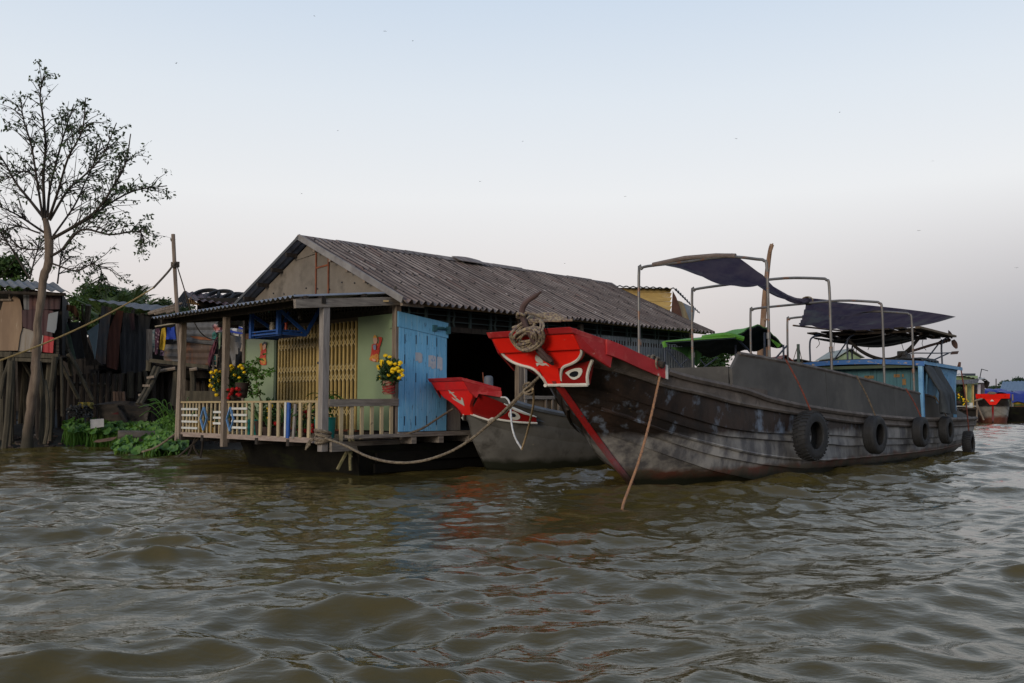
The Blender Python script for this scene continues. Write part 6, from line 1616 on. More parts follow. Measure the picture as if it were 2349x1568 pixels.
fl = [HP(*Z5(x, y), PS + .02 + q) for x, y, q in ((740,580,-.05),(775,575,0),(800,572,-.04),(790,595,-.08),(865,562,0),(885,570,.03),(780,628,-.05),(750,660,-.02),(745,690,-.05),(770,690,0),(765,640,-.08),(870,640,0),(890,655,-.02),(880,640,.04),(905,640,.05))]
marigold('cockscomb', HP(*Z5(830,705), PS+.10), .10, .12, HP(*Z5(810,600), PS+.06), (.10,.12), fl, fm_r, pot_br, 'cluster of red blooms hanging over the railing beside the middle post', nleaf=120, seed=3)
fl = [HP(*Z8(x, y), -.27 + q) for x, y, q in ((283,592,0),(335,606,0),(238,662,-.05),(243,692,-.08),(315,670,-.1),(343,683,-.1),(397,690,-.05),(450,697,0),(460,672,.03),(195,718,-.05),(207,738,-.05),(248,732,-.1),(367,752,-.12),(398,752,-.1),(422,738,-.05),(362,780,-.12),(443,776,-.05),(470,798,0),(480,765,.04),(485,826,0),(318,824,-.13),(445,856,-.05),(232,858,-.08),(210,855,-.04))]
wrapm = mk('straw and red wrapped pot', (.32,.22,.15), (.22,.14,.10), 6, rough=.9, bump=.4, c3=(.28,.035,.03), a3=.5, sc3=4, st3=(1,1,2))
marigold('marigold', HP(*Z8(320,1052), -.27), .24, .115, HP(*Z8(330,790), -.27), (.19,.25), fl, fm_y, wrapm, 'yellow marigold in a straw pot tied with red string beside the blue door', nleaf=620, seed=4, wrap=mk('red string', (.32,.02,.02), rough=.8))
# slender shrub
def shrub():
    s0 = -1.15; base = HP(*Z5(1185,720), s0)
    root = thing('slender_shrub', Vector((base.x, base.y, .64)), 'slender bare-stemmed shrub with sparse light green leaves in front of the left green panel', 'shrub')
    r = random.Random(6); m = MB(); lf = MB()
    pot = Vector((base.x, base.y, .64))
    MB().lathe(pot, [(.11,0),(.15,.28),(.14,.27)], 14).build('pot', pot_br, root, smooth=True)
    lim = [([(1185,1000),(1180,700),(1130,650),(1050,620),(1000,560),(990,520),(1040,470)],.014), ([(1130,650),(1165,600),(1125,480),(1140,400),(1200,420)],.012), ([(1130,480),(1110,380),(1040,360),(1090,230),(1140,160),(1230,70)],.009),
           ([(1050,560),(1000,430),(1020,300),(1010,230)],.008), ([(1140,400),(1210,380),(1290,340),(1350,345)],.007), ([(1000,560),(920,600)],.006), ([(1040,470),(950,430),(850,450)],.007), ([(1020,330),(900,320)],.007), ([(1110,390),(1140,310),(1180,330)],.006), ([(1160,620),(1190,640)],.005)]
    for pts, r0 in lim:
        L_ = smooth_pts([HP(*Z5(*q), s0 + r.uniform(-.08,.08)) for q in pts], 4)
        m.tube(L_, [r0*(1 - .6*i/len(L_)) for i in range(len(L_))], 5)
        for i in range(int(len(L_)*1.0)):
            p = L_[int(r.uniform(.30,1)*(len(L_)-1))]
            if p.z < 1.35: continue
            c = p + Vector((r.uniform(-.06,.06), r.uniform(-.06,.06), r.uniform(-.05,.06)))
            for q in range(4): add_leaf(lf, c, Vector((r.uniform(-1,1), r.uniform(-1,1), r.uniform(-.6,.7))), r.uniform(.06,.11), r)
    m.build('branches', mk('thin brown twig', (.13,.09,.06), rough=.8, bump=0), root); lf.build('leaves', leaf_b, root, kind='stuff')
shrub()
# pots and boxes behind the railing
teal_p = mk('teal plastic', (.03,.30,.27), (.025,.25,.22), 3, rough=.35, bump=.02)
def bucket(px, s, z0, r, h, label, plant=None, mat=teal_p):
    t = hx(px, s); b = H(t, s, z0)
    root = thing('bucket', b, label, 'bucket')
    MB().lathe(b, [(r*.82,0),(r*.86,.01),(r*.97,h*.93),(r,h*.94),(r,h),(r*.93,h),(r*.85,h*.8)], 22).build('tub', mat, root, smooth=True)
    MB().lathe(b, [(r*.91,h*.55),(r*.93,h*.58),(r*.91,h*.61)], 22, cap=False).build('band', mat, root, smooth=True)
    MB().lathe(b + Vector((0,0,h*.8)), [(r*.85,0),(r*.5,.03),(.01,.04)], 16).build('soil', pot_br, root, smooth=True)
    return b
def broadleaf(base, n, L_, seed, label, mat=leaf_b, up=1.0, w_=.28, name='leafy_plant'):
    r = random.Random(seed); root = thing(name, base, label, 'plant'); base = Vector(base)
    st = MB(); st.tube([base, base + Vector((0,0,L_*.9*up))], [.014,.008], 6); st.build('stem', stem_g, root)
    for k in range(n):
        a = k*2.4 + r.uniform(-.3,.3); hz = r.uniform(.1, .9)*L_*up
        d = Vector((math.cos(a), math.sin(a), r.uniform(-.1,.7)*up)).normalized(); ln = L_*r.uniform(.55,1)
        b0 = base + Vector((0,0,hz)); sd = d.cross(Vector((0,0,1))).normalized()
        MB().grid(lambda u, v: b0 + d*(ln*u) + sd*((v-.5)*ln*w_*math.sin(math.pi*(.08+.9*u))) + Vector((0,0,.14*ln*math.sin(math.pi*u) - .35*ln*u*u + .05*ln*abs(v-.5))), 7, 2).build('leaf', mat, root, smooth=True)
b = bucket(747, -1.30, .63, .19, .36, 'large teal bucket with a leafy plant behind the corner post')
broadleaf(b + Vector((0,0,.30)), 26, .42, 2, 'broad-leaved green plant growing in the large teal bucket', up=1.15)
b = bucket(hx and Z5(1110,1100)[0], -1.25, .63, .15, .30, 'small teal bucket behind the white railing slats near the cream balusters')
broadleaf(b + Vector((.02,0,.24)), 9, .30, 3, 'small leafy plant in the small teal bucket', up=1.1)
def aloe(px, s, z0, n, L_, seed, label, mat):
    b = H(hx(px, s), s, z0); r = random.Random(seed); root = thing('aloe', b, label, 'plant')
    MB().lathe(b, [(.09,0),(.13,.26),(.12,.25)], 14).build('pot', pot_br, root, smooth=True)
    for k in range(n):
        a = k*2.4; d = Vector((math.cos(a)*.55, math.sin(a)*.55, 1)).normalized(); sd = d.cross(Vector((0,0,1))).normalized(); b0 = b + Vector((0,0,.22))
        MB().tube([b0 + d*(L_*u) + Vector((math.cos(a)*.10*u*u, math.sin(a)*.10*u*u, -.05*u*u)) for u in (0,.3,.6,.85,1)], [.028,.026,.019,.010,.002], 6).build('leaf', mat, root, smooth=True)
aloe(Z5(1205,900)[0], -1.3, .64, 9, .42, 1, 'spiky aloe in a dark pot behind the first cream balusters', mk('aloe leaf', (.10,.19,.06), (.07,.14,.05), 4, rough=.5, bump=.05))
aloe(Z5(1500,950)[0], -1.25, .64, 7, .40, 2, 'aloe in a dark pot beside the blue and white baluster', MATS['aloe leaf'])
def low_flowers(px, s, pts, mesh, seed, label, gr=.22):
    b = H(hx(px, s), s, .635)
    fl = [HP(*Z5(*q), s - .05) for q in pts]
    c = sum((Vector(f) for f in fl), Vector())/len(fl)
    marigold('potted_flowers', b, .16, .11, Vector((b.x, b.y, max(c.z, .92))), (gr*.8, gr), fl, mesh, pot_br, label, nleaf=200, seed=seed)
low_flowers(Z5(1300,1000)[0], -1.3, ((1315,810),(1295,830),(1297,862),(1290,960),(1318,750),(1330,800),(1372,950)), fm_y, 11, 'low yellow marigold behind the cream balusters')
low_flowers(Z5(1385,1050)[0], -1.42, ((1380,1020),(1385,1045),(1375,1040),(1395,1030)), fm_r, 12, 'single red cockscomb bloom between the cream balusters', gr=.16)
low_flowers(Z5(1790,1000)[0], -1.40, ((1740,910),(1805,880),(1810,935),(1745,885),(1720,1140),(1790,1130),(1760,1180),(1800,1150),(1755,1205),(1900,1120),(1925,1115),(1895,1140),(1905,1065),(1715,1120)), fm_r, 13, 'red flowers spilling between balusters beside the corner post', gr=.28)
low_flowers(Z5(660,1000)[0], -1.42, ((655,1030),(665,1050),(695,915),(670,1055)), fm_r, 14, 'red flowers behind the white slats beside the middle post', gr=.2)
for k, (x_, n_) in enumerate(((190,12),(440,12),(900,10),(590,9))):
    broadleaf(H(hx(Z5(x_,1000)[0], -1.3), -1.3, .78), n_, .34, 20+k, ('grassy green plant behind the outer white slats', 'leafy green plant behind the outer blue lozenge', 'trailing green plant behind the inner blue lozenge', 'green plant behind the short white slats')[k], up=1.2, w_=.22)
def crate(px0, px1, s, z0, h, mat, label, name='crate', dep=.22):
    t0, t1 = hx(px0, s), hx(px1, s)
    root = thing(name, H((t0+t1)/2, s, z0), label, name)
    for nm, (a0, a1, b0, b1) in (('front', (t0,t1,s,s+.015)), ('back', (t0,t1,s+dep,s+dep+.015)), ('side', (t0,t0-.015,s,s+dep)), ('side', (t1,t1+.015,s,s+dep))):
        m = MB(); m.hexa([H(a0,b0,z0), H(a0,b1,z0), H(a1,b1,z0), H(a1,b0,z0), H(a0,b0,z0+h), H(a0,b1,z0+h), H(a1,b1,z0+h), H(a1,b0,z0+h)]); m.build(nm, mat, root)
    m = MB(); m.hexa([H(t0,s,z0), H(t0,s+dep,z0), H(t1,s+dep,z0), H(t1,s,z0), H(t0,s,z0+.02), H(t0,s+dep,z0+.02), H(t1,s+dep,z0+.02), H(t1,s,z0+.02)]); m.build('bottom', mat, root)
    MB().beam(H(t0, s-.004, z0+h), H(t1, s-.004, z0+h), .02, .025).build('rim', mat, root)
crate(Z5(255,0)[0], Z5(430,0)[0], -1.36, .64, .24, mk('yellow plastic crate', (.55,.34,.04), (.48,.29,.035), 3, rough=.5, bump=.05), 'yellow crate behind the outer white slats')
crate(Z5(490,0)[0], Z5(605,0)[0], -1.32, .64, .22, mk('amber plastic crate', (.50,.27,.03), (.42,.22,.03), 3, rough=.5, bump=.05), 'amber crate behind the outer blue lozenge')
crate(Z5(125,0)[0], Z5(240,0)[0], -1.40, .64, .13, mk('cream foam tray', (.58,.52,.40), (.5,.45,.35), 4, rough=.8), 'cream foam tray beside the outermost porch post', dep=.3)
def bottle(px, s, z0, h, r, mat, label, capm=None):
    b = H(hx(px, s), s, z0); root = thing('bottle', b, label, 'bottle')
    MB().lathe(b, [(r,0),(r,h*.62),(r*.8,h*.72),(r*.36,h*.82),(r*.36,h*.92)], 14).build('body', mat, root, smooth=True)
    MB().lathe(b + Vector((0,0,h*.92)), [(r*.42,0),(r*.42,h*.08)], 10).build('cap', capm or black_b, root, smooth=True)
bottle(Z5(160,0)[0], -1.33, .76, .20, .045, white_p, 'white bottle standing in the cream tray')
bottle(Z5(625,0)[0], -1.44, .64, .16, .03, mk('clear plastic', (.45,.47,.48), rough=.2, bump=0), 'small clear bottle on the porch floor under the short white slats', white_p)
st_ = thing('stool', H(hx(Z5(1820,0)[0], -1.0), -1.0, .65), 'small dark wooden stool on the porch behind the red flowers', 'stool')
tc = hx(Z5(1820,0)[0], -1.0)
m = MB(); m.hexa([H(tc+.22,-1.12,1.05), H(tc+.22,-.85,1.05), H(tc-.2,-.85,1.05), H(tc-.2,-1.12,1.05), H(tc+.22,-1.12,1.09), H(tc+.22,-.85,1.09), H(tc-.2,-.85,1.09), H(tc-.2,-1.12,1.09)]); m.build('seat', wood_dk, st_)
for dt in (.18,-.16):
    for ds in (-1.09,-.88): MB().beam(H(tc+dt*1.15,ds,.64), H(tc+dt,ds,1.05), .035, .035).build('leg', wood_dk, st_)

# ---- blue hanging shelf under the porch roof
shf = thing('hanging_shelf', H(2.7, -.8, 2.57), 'blue wooden shelf frame hanging under the porch roof', 'shelf')
ta, tb, sa, sb2, zb = 2.20, 3.20, -1.10, -.50, 2.57
def bb(p, q, w_=.055, h_=.055, nm='bar'): return MB().beam(H(*p), H(*q), w_, h_, up=HB).build(nm, blue_p, shf)
bb((tb,sa,zb-.06),(tb,sa,3.08),.075,.07,'upright'); bb((ta,sa,zb-.03),(ta,sa,3.10),.075,.07,'upright')
bb((tb,sb2,zb),(tb+.02,sb2+.25,3.10),.06,.05,'upright'); bb((ta,sb2,zb),(ta-.05,sb2+.3,3.12),.06,.05,'upright')
bb((tb,sa,zb),(ta,sa,zb),.03,.03); bb((tb,sb2,zb),(ta,sb2,zb),.05,.05); bb((ta,sa,zb),(ta,sb2-.0,zb-.01),.06,.06); bb((tb,sa,zb-.03),(tb,sb2,zb-.03),.06,.06)
bb((ta,sa,zb+.06),(tb,sa,zb+.06),.025,.03); bb((ta,sa+.02,zb+.06),(ta,sb2,zb+.06),.025,.03)
bb((ta-.01,sa,3.02),(ta-.01,sb2,zb+.03),.05,.06,'brace'); bb((tb,sa,2.98),(tb,sb2+.05,zb+.06),.05,.06,'brace')
for k in range(4): bb((ta+.02,sa+.08+.14*k,zb+.015),(tb-.02,sa+.08+.14*k,zb+.015),.11,.016,'slat')
def cup(t, s, r, h, mat, label, nm='mug', handle=False):
    b = H(t, s, zb+.026); root = thing(nm, b, label, nm)
    MB().lathe(b, [(r*.85,0),(r,h*.2),(r,h*.7),(r*.8,h*.85),(r*.85,h),(r*.7,h)], 14).build('body', mat, root, smooth=True)
    if handle: MB().tube([b + HA*(r*.95) + Vector((0,0,h*.2)), b + HA*(r*1.7) + Vector((0,0,h*.3)), b + HA*(r*1.7) + Vector((0,0,h*.55)), b + HA*(r*.95) + Vector((0,0,h*.65))], .008, 5).build('handle', mat, root, smooth=True)
    else: MB().lathe(b, [(r*1.02,h*.9),(r*1.05,h*.95),(r*1.0,h)], 14, cap=False).build('rim', mat, root)
beige = mk('beige enamel', (.42,.38,.30), (.36,.32,.26), 4, rough=.4, bump=.05)
cup(2.72, -.92, .055, .22, beige, 'beige pitcher with a handle on the blue shelf', 'pitcher', True)
cup(2.50, -.88, .07, .06, white_p, 'white bowl on the blue shelf beside the pitcher', 'bowl')
cup(2.42, -.80, .03, .20, mk('red orange plastic', (.55,.08,.03), rough=.4, bump=0), 'red-orange bottle on the blue shelf', 'bottle')
cup(2.32, -.98, .05, .055, mk('blue and white cup', (.45,.47,.55), (.06,.08,.35), 10, rough=.3, bump=0), 'blue and white cup at the corner of the blue shelf', 'cup')
# lantern and charm that hang under the roof
lan = thing('hanging_lantern', HP(*Z9(1245,600), -.5), 'small dark lantern hanging under the porch roof behind the corner post', 'lantern')
lc = HP(*Z9(1245,600), -.5)
MB().lathe(lc, [(.03,-.09),(.045,-.07),(.045,.07),(.02,.10),(.008,.13)], 10).build('body', mk('smoky glass', (.12,.10,.07), rough=.15, bump=0), lan, smooth=True)
MB().tube([lc + Vector((0,0,.12)), lc + Vector((0,0,.30))], .006, 5).build('cord', rope_dk, lan)
ch = thing('hanging_charm', HP(*Z9(640,490), -.6), 'tiny red and green charm on a cord under the porch roof', 'charm')
cc = HP(*Z9(640,490), -.6)
MB().lathe(cc, [(.005,.06),(.018,.03),(.018,-.005)], 8).build('red_bead', red_f, ch, smooth=True)
MB().lathe(cc, [(.016,-.01),(.018,-.03),(.008,-.06)], 8).build('green_bead', teal_p, ch, smooth=True)
MB().tube([cc + Vector((0,0,.06)), cc + Vector((0,0,.28))], .004, 4).build('cord', rope_dk, ch)

# ---- two festive cut-outs stuck to the green panels
gold = mk('gold print', (.62,.33,.05), (.50,.22,.04), 16, rough=.5, bump=0, c4=(.55,.04,.03), a4=.55, sc4=22)
skin = mk('printed face pink', (.60,.36,.27), (.55,.32,.24), 6, rough=.5, bump=0)
redp = mk('red print', (.55,.05,.03), (.42,.03,.02), 18, rough=.5, bump=0, c4=(.62,.36,.06), a4=.60, sc4=26)
pinkp = mk('pink print', (.60,.18,.16), (.62,.36,.25), 14, rough=.5, bump=0)
def cutout(zf, shapes, s, label):
    pts0 = shapes[0][1]
    root = thing('festive_cutout', HP(*zf(*pts0[0]), s), label, 'decoration')
    for i, (mat, pts) in enumerate(shapes):
        MB().prism([HP(*zf(*q), s - .004*i) for q in smooth2(pts + pts[:1], 3)[:-1]], HB*.0035).build(('robe','sash','sleeve','face','crown','hem','bundle','skirt')[i % 8], mat, root)
cutout(Z8, [(redp, [(118,460),(190,445),(212,520),(195,600),(190,665),(120,655),(95,630),(112,560)]), (gold, [(120,590),(185,570),(200,620),(190,668),(150,655),(92,640),(95,615)]), (redp, [(195,370),(238,375),(232,430),(205,500),(190,480),(205,420)]),
            (skin, [(135,385),(160,378),(183,390),(182,430),(160,452),(138,432)]), (gold, [(130,385),(155,345),(186,385),(160,378)]), (pinkp, [(130,625),(165,640),(160,660),(128,652)]), (mk('grey blue print', (.25,.27,.40), rough=.5, bump=0), [(130,470),(165,460),(165,520),(140,515)])],
       -.045, 'red and gold paper cut-out of a festive figure on the right green panel')
cutout(Z9, [(redp, [(470,1180),(560,1180),(580,1290),(570,1420),(580,1560),(470,1560),(450,1450),(470,1330)]), (gold, [(480,1440),(560,1430),(570,1530),(520,1555),(478,1510)]), (gold, [(450,1160),(495,1140),(500,1250),(470,1300)]),
            (skin, [(510,1180),(550,1150),(575,1190),(560,1250),(520,1270)]), (black_b, [(505,1160),(540,1110),(580,1130),(585,1180),(550,1150),(515,1190)])],
       -.045, 'red and pink paper cut-out of a festive lady on the left green panel')

# ------------------------------------------------------------------ behind the boats
# yellow house
Z10 = Zc(1680, 780, .25543)
YY = 33.0
yh = thing('yellow_house', P(1500, 900, YY), 'yellow plank-walled house with rusty side rising behind the long roof', 'house')
yp = mk('peeling yellow planks', (.52,.36,.13), (.44,.30,.11), 2, (1,1,4), rough=.7, bump=.2, c3=(.56,.44,.24), a3=.58, sc3=1.5, c4=(.30,.25,.2), a4=.68, sc4=5, var=.06)
for k in range(5):
    y0, y1 = 196 + k*50, 196 + (k+1)*50 - 3
    csheet('plank', pz(Z10, [(150,y0-12),(985,y0),(980-k*4,y1),(150,y1)]), YY + .02*(k % 2), yp, yh, period=2, amp=.003, th=.04)
csheet('lower_plank', pz(Z10, [(600,438),(970,442),(965,520),(600,520)]), YY + .04, rust_b, yh, period=2, amp=.003, th=.04)
csheet('rusty_sheet', pz(Z10, [(985,205),(1055,330),(1115,560),(975,520)]), YY + .15, mk('red brown rust sheet', (.15,.065,.04), (.10,.045,.03), 2, rough=.85, bump=.2), yh, period=.3, amp=.02, k=1.2)
csheet('pale_sheet', pz(Z10, [(1050,330),(1110,350),(1200,600),(1115,560)]), YY + .6, mk('pale yellow rusted sheet', (.42,.34,.20), (.30,.20,.10), 2, (2,2,.5), rough=.8, bump=.2, c3=(.25,.12,.05), a3=.55, sc3=2), yh, period=.25, amp=.02, k=1.2)
csheet('zinc_sheet', pz(Z10, [(1110,355),(1245,420),(1225,610),(1195,600)]), YY + 1.0, mk('pale zinc sheet', (.34,.37,.40), (.26,.28,.31), 2, rough=.5, metal=.2), yh, period=.22, amp=.025, k=1.2)
roof4('roof_sheet', P(*Z10(80,160), YY-.35), P(*Z10(1010,196), YY-.35), P(*Z10(1010,196), YY+3)+Vector((0,0,.02)), P(*Z10(80,160), YY+3)+Vector((0,0,.02)), 5, dark_c, yh, period=.24, amp=.025)
roof4('roof_sheet', P(*Z10(1290,468), YY+2.6), P(*Z10(1005,194), YY-.35), P(*Z10(1040,205), YY+.5), P(*Z10(1300,468), YY+3.2), 2, dark_c, yh, period=.3, amp=.03)
darkbox(1420, 1522, 668, 760, YY + .3, YY + 3, yh)
for k in range(6): stick('stilt', [P(1400+k*36, 740, YY+.5), Vector((P(1400+k*36, 740, YY+.5).x, YY+.5, -.4))], .09, wood_dk, yh)
# bare trunk
bt = thing('dead_tree', P(1745, 930, 27), 'bare broken tree trunk standing upright behind the canopies', 'tree')
bark2 = mk('reddish stripped bark', (.30,.185,.115), (.19,.11,.07), 2, (4,4,.5), rough=.9, bump=.6, c3=(.36,.26,.19), a3=.57, sc3=2, var=0)
Z11 = Zc(1780, 680, .45914)
tp = smooth_pts([Vector((P(1742,860,27).x, 27, -.4)), P(*Z11(882,780), 27), P(*Z11(900,560), 27), P(*Z11(912,380), 27), P(*Z11(930,200), 27), P(*Z11(945,90), 27), P(*Z11(955,50), 27)], 5)
MB().tube(tp, [np.interp(i/len(tp), [0,.5,1], [.10,.078,.05]) for i in range(len(tp))], 10).build('stem', bark2, bt, smooth=True)
for pts, r in (([(925,330),(938,420)],.04), ([(912,530),(930,515)],.03), ([(945,100),(962,45)],.035), ([(948,110),(968,55)],.02), ([(935,210),(945,140)],.03)):
    MB().tube([P(*Z11(*q), 26.9) for q in pts], [r, r*.6], 6).build('broken_limb', bark2, bt)
st2 = thing('dead_tree', P(1755, 930, 27.3), 'shorter stripped stump beside the bare broken trunk', 'tree')
MB().tube([Vector((P(*Z11(918,780), 27.3).x, 27.3, -.4)), P(*Z11(918,780), 27.3), P(*Z11(925,640), 27.3), P(*Z11(927,570), 27.3)], [.09,.075,.06,.03], 8).build('stem', bark2, st2, smooth=True)
MB().tube([P(*Z11(925,640), 27.25), P(*Z11(931,600), 27.25)], [.03,.015], 5).build('broken_limb', bark2, st2)

# boat with the green canopy
GB = BoatFrame((P(1560,930,21.6).x, 21.6, 0), (.70, .714))
gb = thing('canopy_boat', GB(3, 0, 0), 'boat with green tarpaulin canopy moored behind the cargo boat', 'boat')
GV = [[(-.8,.25,1.0),(0,.6,.85),(2,.95,.7),(5,.95,.7),(7,.6,.85)], [(-.3,.05,.45),(.4,.5,.35),(2,.85,.3),(5,.85,.3),(6.6,.45,.4)], [(.2,.0,-.2),(.8,.35,-.25),(2,.65,-.25),(5,.65,-.25),(6.2,.3,-.2)]]
GF = [level_fn(t) for t in GV]; gh = None
for k in range(2):
    for sgn in (1,-1):
        m = MB(); m.grid(lambda u, v: (lambda p: GB(p.x, p.y*sgn, p.z))(GF[k](u).lerp(GF[k+1](u), v)), 24, 3, GB.n*(-.04*sgn))
        o_ = m.build('hull' if gh is None else 'strake', sbh, gb if gh is None else gh, smooth=True)
        gh = gh or o_
MB().grid(lambda u, v: GB(GF[0](.05+.9*u).x, (2*v-1)*(GF[0](.05+.9*u).y-.04), GF[0](.05+.9*u).z-.1), 20, 3, (0,0,-.03)).build('deck', wood_dk, gb)
gcl = mk('bright green tarpaulin', (.10,.30,.03), (.08,.24,.025), 2, rough=.6, bump=.2)
gun = mk('dark green tarpaulin underside', (.018,.04,.04), (.013,.03,.03), 2, rough=.7, bump=.1)
c_fl, c_fr, c_rr, c_rl = [P(*Z10(*q), d) for q, d in (((885,800),21.2), ((1700,745),20.4), ((2240,830),22.6), ((1330,960),24.6))]
def gtop(u, v):
    p = c_fl.lerp(c_fr, u).lerp(c_rl.lerp(c_rr, u), v)
    return p + Vector((0,0,.34*math.sin(math.pi*v)*(.25+.75*u) + .04*math.sin(u*23+v*8)*v + .02*math.sin(v*31)))
MB().grid(gtop, 26, 18, (0,0,.02)).build('canopy_top', gcl, gb, smooth=True)
MB().grid(lambda u, v: gtop(u, v) + Vector((0,0,-.015)), 26, 18, (0,0,-.01)).build('canopy_lining', gun, gb, smooth=True)
csheet('corner_flap', pz(Z10, [(870,800),(905,785),(935,850),(890,865)]), 21.15, gcl, gb, period=.2, amp=.02)
csheet('side_flap', pz(Z10, [(960,860),(1210,850),(1320,930),(1300,1020),(1270,1090),(1190,990),(1100,920)]), 22.0, mk('green flap', (.045,.16,.03), (.03,.11,.025), 2, rough=.7, bump=.2), gb, period=.35, amp=.05)
csheet('rear_flap', pz(Z10, [(2030,680),(2100,760),(2215,830),(2180,870),(2130,810),(2060,740)]), 22.2, gcl, gb, period=.2, amp=.03)
roll = MB().tube(smooth_pts([P(*Z10(1330,752),20.9), P(*Z10(1500,728),20.7), P(*Z10(1640,722),20.5), P(*Z10(1790,765),20.5)], 5), .06, 8).build('rolled_edge', gcl, gb, smooth=True)
for a, b, r in (((1222,845),(1235,1210),.028), ((2025,690),(2030,1010),.028), ((930,880),(1080,1070),.022), ((1080,1070),(1240,1170),.022), ((1240,1160),(1500,970),.02), ((1700,745),(1830,870),.026), ((1300,990),(1360,1060),.015), ((2110,1030),(2280,840),.022), ((1080,1060),(1160,990),.015), ((1830,870),(1920,975),.022)):
    MB().tube([P(*Z10(*a), 21.8), P(*Z10(*b), 21.8)], r, 6).build('frame_pipe', bluepipe, gb)
for x_ in (905, 1700, 2240): 
    a = P(*Z10(x_, 830), 21.8); MB().tube([a, Vector((a.x, a.y, .6))], .024, 6).build('frame_pipe', bluepipe, gb)
# bits of village glimpsed over the cargo boat
def hut(px, py_ridge, py_eave, wpx, Y, wallm, roofm, label, dpt=3.0):
    e0, e1 = P(px - wpx/2, py_eave, Y), P(px + wpx/2, py_eave, Y); rg = P(px, py_ridge, Y)
    root = thing('far_hut', (rg.x, Y + dpt/2, 0), label, 'house')
    m = MB(); m.prism([Vector((e0.x+.1,Y,.3)), Vector((e1.x-.1,Y,.3)), Vector((e1.x-.1,Y,e1.z)), rg - Vector((0,0,.08)), Vector((e0.x+.1,Y,e0.z))], (0,dpt,0)); m.build('wall', wallm, root)
    for a in (e0, e1):
        MB().grid(lambda u, v: rg.lerp(a + (a - rg)*.08, u) + Vector((0, -.2 + (dpt+.3)*v, .03)), 6, 6, (0,0,.04)).build('roof_slope', roofm, root)
    c = Vector((rg.x, Y - .03, e0.z*.45 + .2)); m = MB(); m.box((c.x, c.y, c.z), ((e1.x-e0.x)*.22, .05, e0.z*.5)); m.build('door', dark_in, root)
    for k in range(4):
        x_ = e0.x + .2 + (e1.x-e0.x-.4)*k/3; MB().tube([Vector((x_, Y+.3, -.4)), Vector((x_, Y+.3, .35))], .08, 6).build('stilt', wood_dk, root)
hut(1948, 803, 822, 60, 48, mk('pale green gable', (.30,.40,.26), rough=.8, bump=.1), mk('pale zinc roof', (.30,.33,.30), rough=.6, bump=.1), 'small pale green gabled hut glimpsed over the cargo boat cabin')
hut(1830, 826, 838, 110, 52, mk('grey plank wall', (.15,.14,.13), rough=.9, bump=.2), zinc_dk, 'low grey-roofed hut glimpsed left of the green gable')
hut(1800, 818, 842, 60, 44, mk('brick red wall', (.22,.07,.05), rough=.9, bump=.2), mk('red tin roof', (.22,.06,.04), rough=.7, bump=.1), 'small red-roofed hut glimpsed beside the bare trunk')
hut(1650, 850, 880, 70, 46, mk('pink wall', (.35,.17,.15), rough=.9, bump=.2), mk('red tin roof', (.22,.06,.04)), 'pink hut glimpsed between the house and the cargo boat')
ms = thing('mast', P(1831, 930, 30), 'thin mast with stays standing behind the cargo boat', 'mast')
a = P(1831, 790, 30); MB().tube([Vector((a.x,30,-.4)), a], .05, 6).build('pole', mk('green grey mast', (.10,.13,.11), rough=.8), ms)
for dx in (-18, 14): MB().tube([a, P(1831+dx, 850, 30)], .012, 4).build('stay', rope_dk, ms)
bush_tree(1640, 800, 900, 90, 40, 41, 'green tree glimpsed between the house end and the cargo boat', leaf_m, n=2200, lsz=.2, group='trees on the far side')
bush_tree(1745, 838, 900, 110, 44, 42, 'green tree behind the bare trunk', leaf_m, n=2200, lsz=.2, group='trees on the far side')

# ------------------------------------------------------------------ downriver on the right
Z12 = Zc(2640, 1020, .15307)
YF = 62.0
fh = thing('floating_house', P(2215, 955, YF + 2), 'small green floating house with yellow posts far behind the stern', 'house')
gw = mk('pale green wall', (.26,.36,.20), (.22,.31,.17), 2, rough=.7, bump=.1)
def fbox(nm, x0, x1, y0, y1, Y0, dp, mat, parent=fh):
    a, b_, c, d = P(*Z12(x0,y1),Y0), P(*Z12(x1,y1),Y0), P(*Z12(x1,y0),Y0), P(*Z12(x0,y0),Y0)
    off = Vector((0,dp,0)); return MB().hexa([a,b_,b_+off,a+off,d,c,c+off,d+off]).build(nm, mat, parent)
fbox('wall', 640, 1120, 400, 560, YF, .1, gw); fbox('doorway', 690, 890, 545, 1000, YF+.6, 2.5, dark_in); fbox('wall', 930, 1030, 555, 980, YF, .1, gw); fbox('side_wall', 1120, 1250, 530, 1010, YF+.4, 3, mk('grey purple boards', (.15,.14,.17), (.10,.09,.11), 3, rough=.9))
for x_ in (905, 1035): fbox('post', x_-12, x_+12, 550, 1000, YF-.9, .15, mk('yellow post', (.50,.36,.14), rough=.7))
csheet('awning', pz(Z12, [(640,480),(1150,462),(1110,545),(640,560)]), YF-1.2, grey_c, fh, period=.28, amp=.05, kz=-1.2)
roof4('roof_sheet', P(*Z12(600,345),YF-.6), P(*Z12(1280,490),YF-.6), P(*Z12(1240,440),YF+3), P(*Z12(600,330),YF+3), 3, mk('pale tin roof', (.40,.37,.33), rough=.6, bump=.1), fh, period=.3, amp=.03)
csheet('dark_thatch', pz(Z12, [(1180,470),(1260,455),(1345,525),(1310,640),(1255,640),(1240,520)]), YF+.2, dark_in, fh, period=.4, amp=.1)
fbox('panel', 820, 1075, 355, 405, YF+1.5, .1, mk('solar panel', (.05,.06,.08), rough=.3))
fbox('pontoon', 640, 1090, 1020, 1240, YF-.8, 4, dark_in); fbox('deck', 640, 1100, 1000, 1030, YF-1.1, 4.5, wood_dk); fbox('rail', 700, 1090, 965, 975, YF-1.1, .05, white_p)
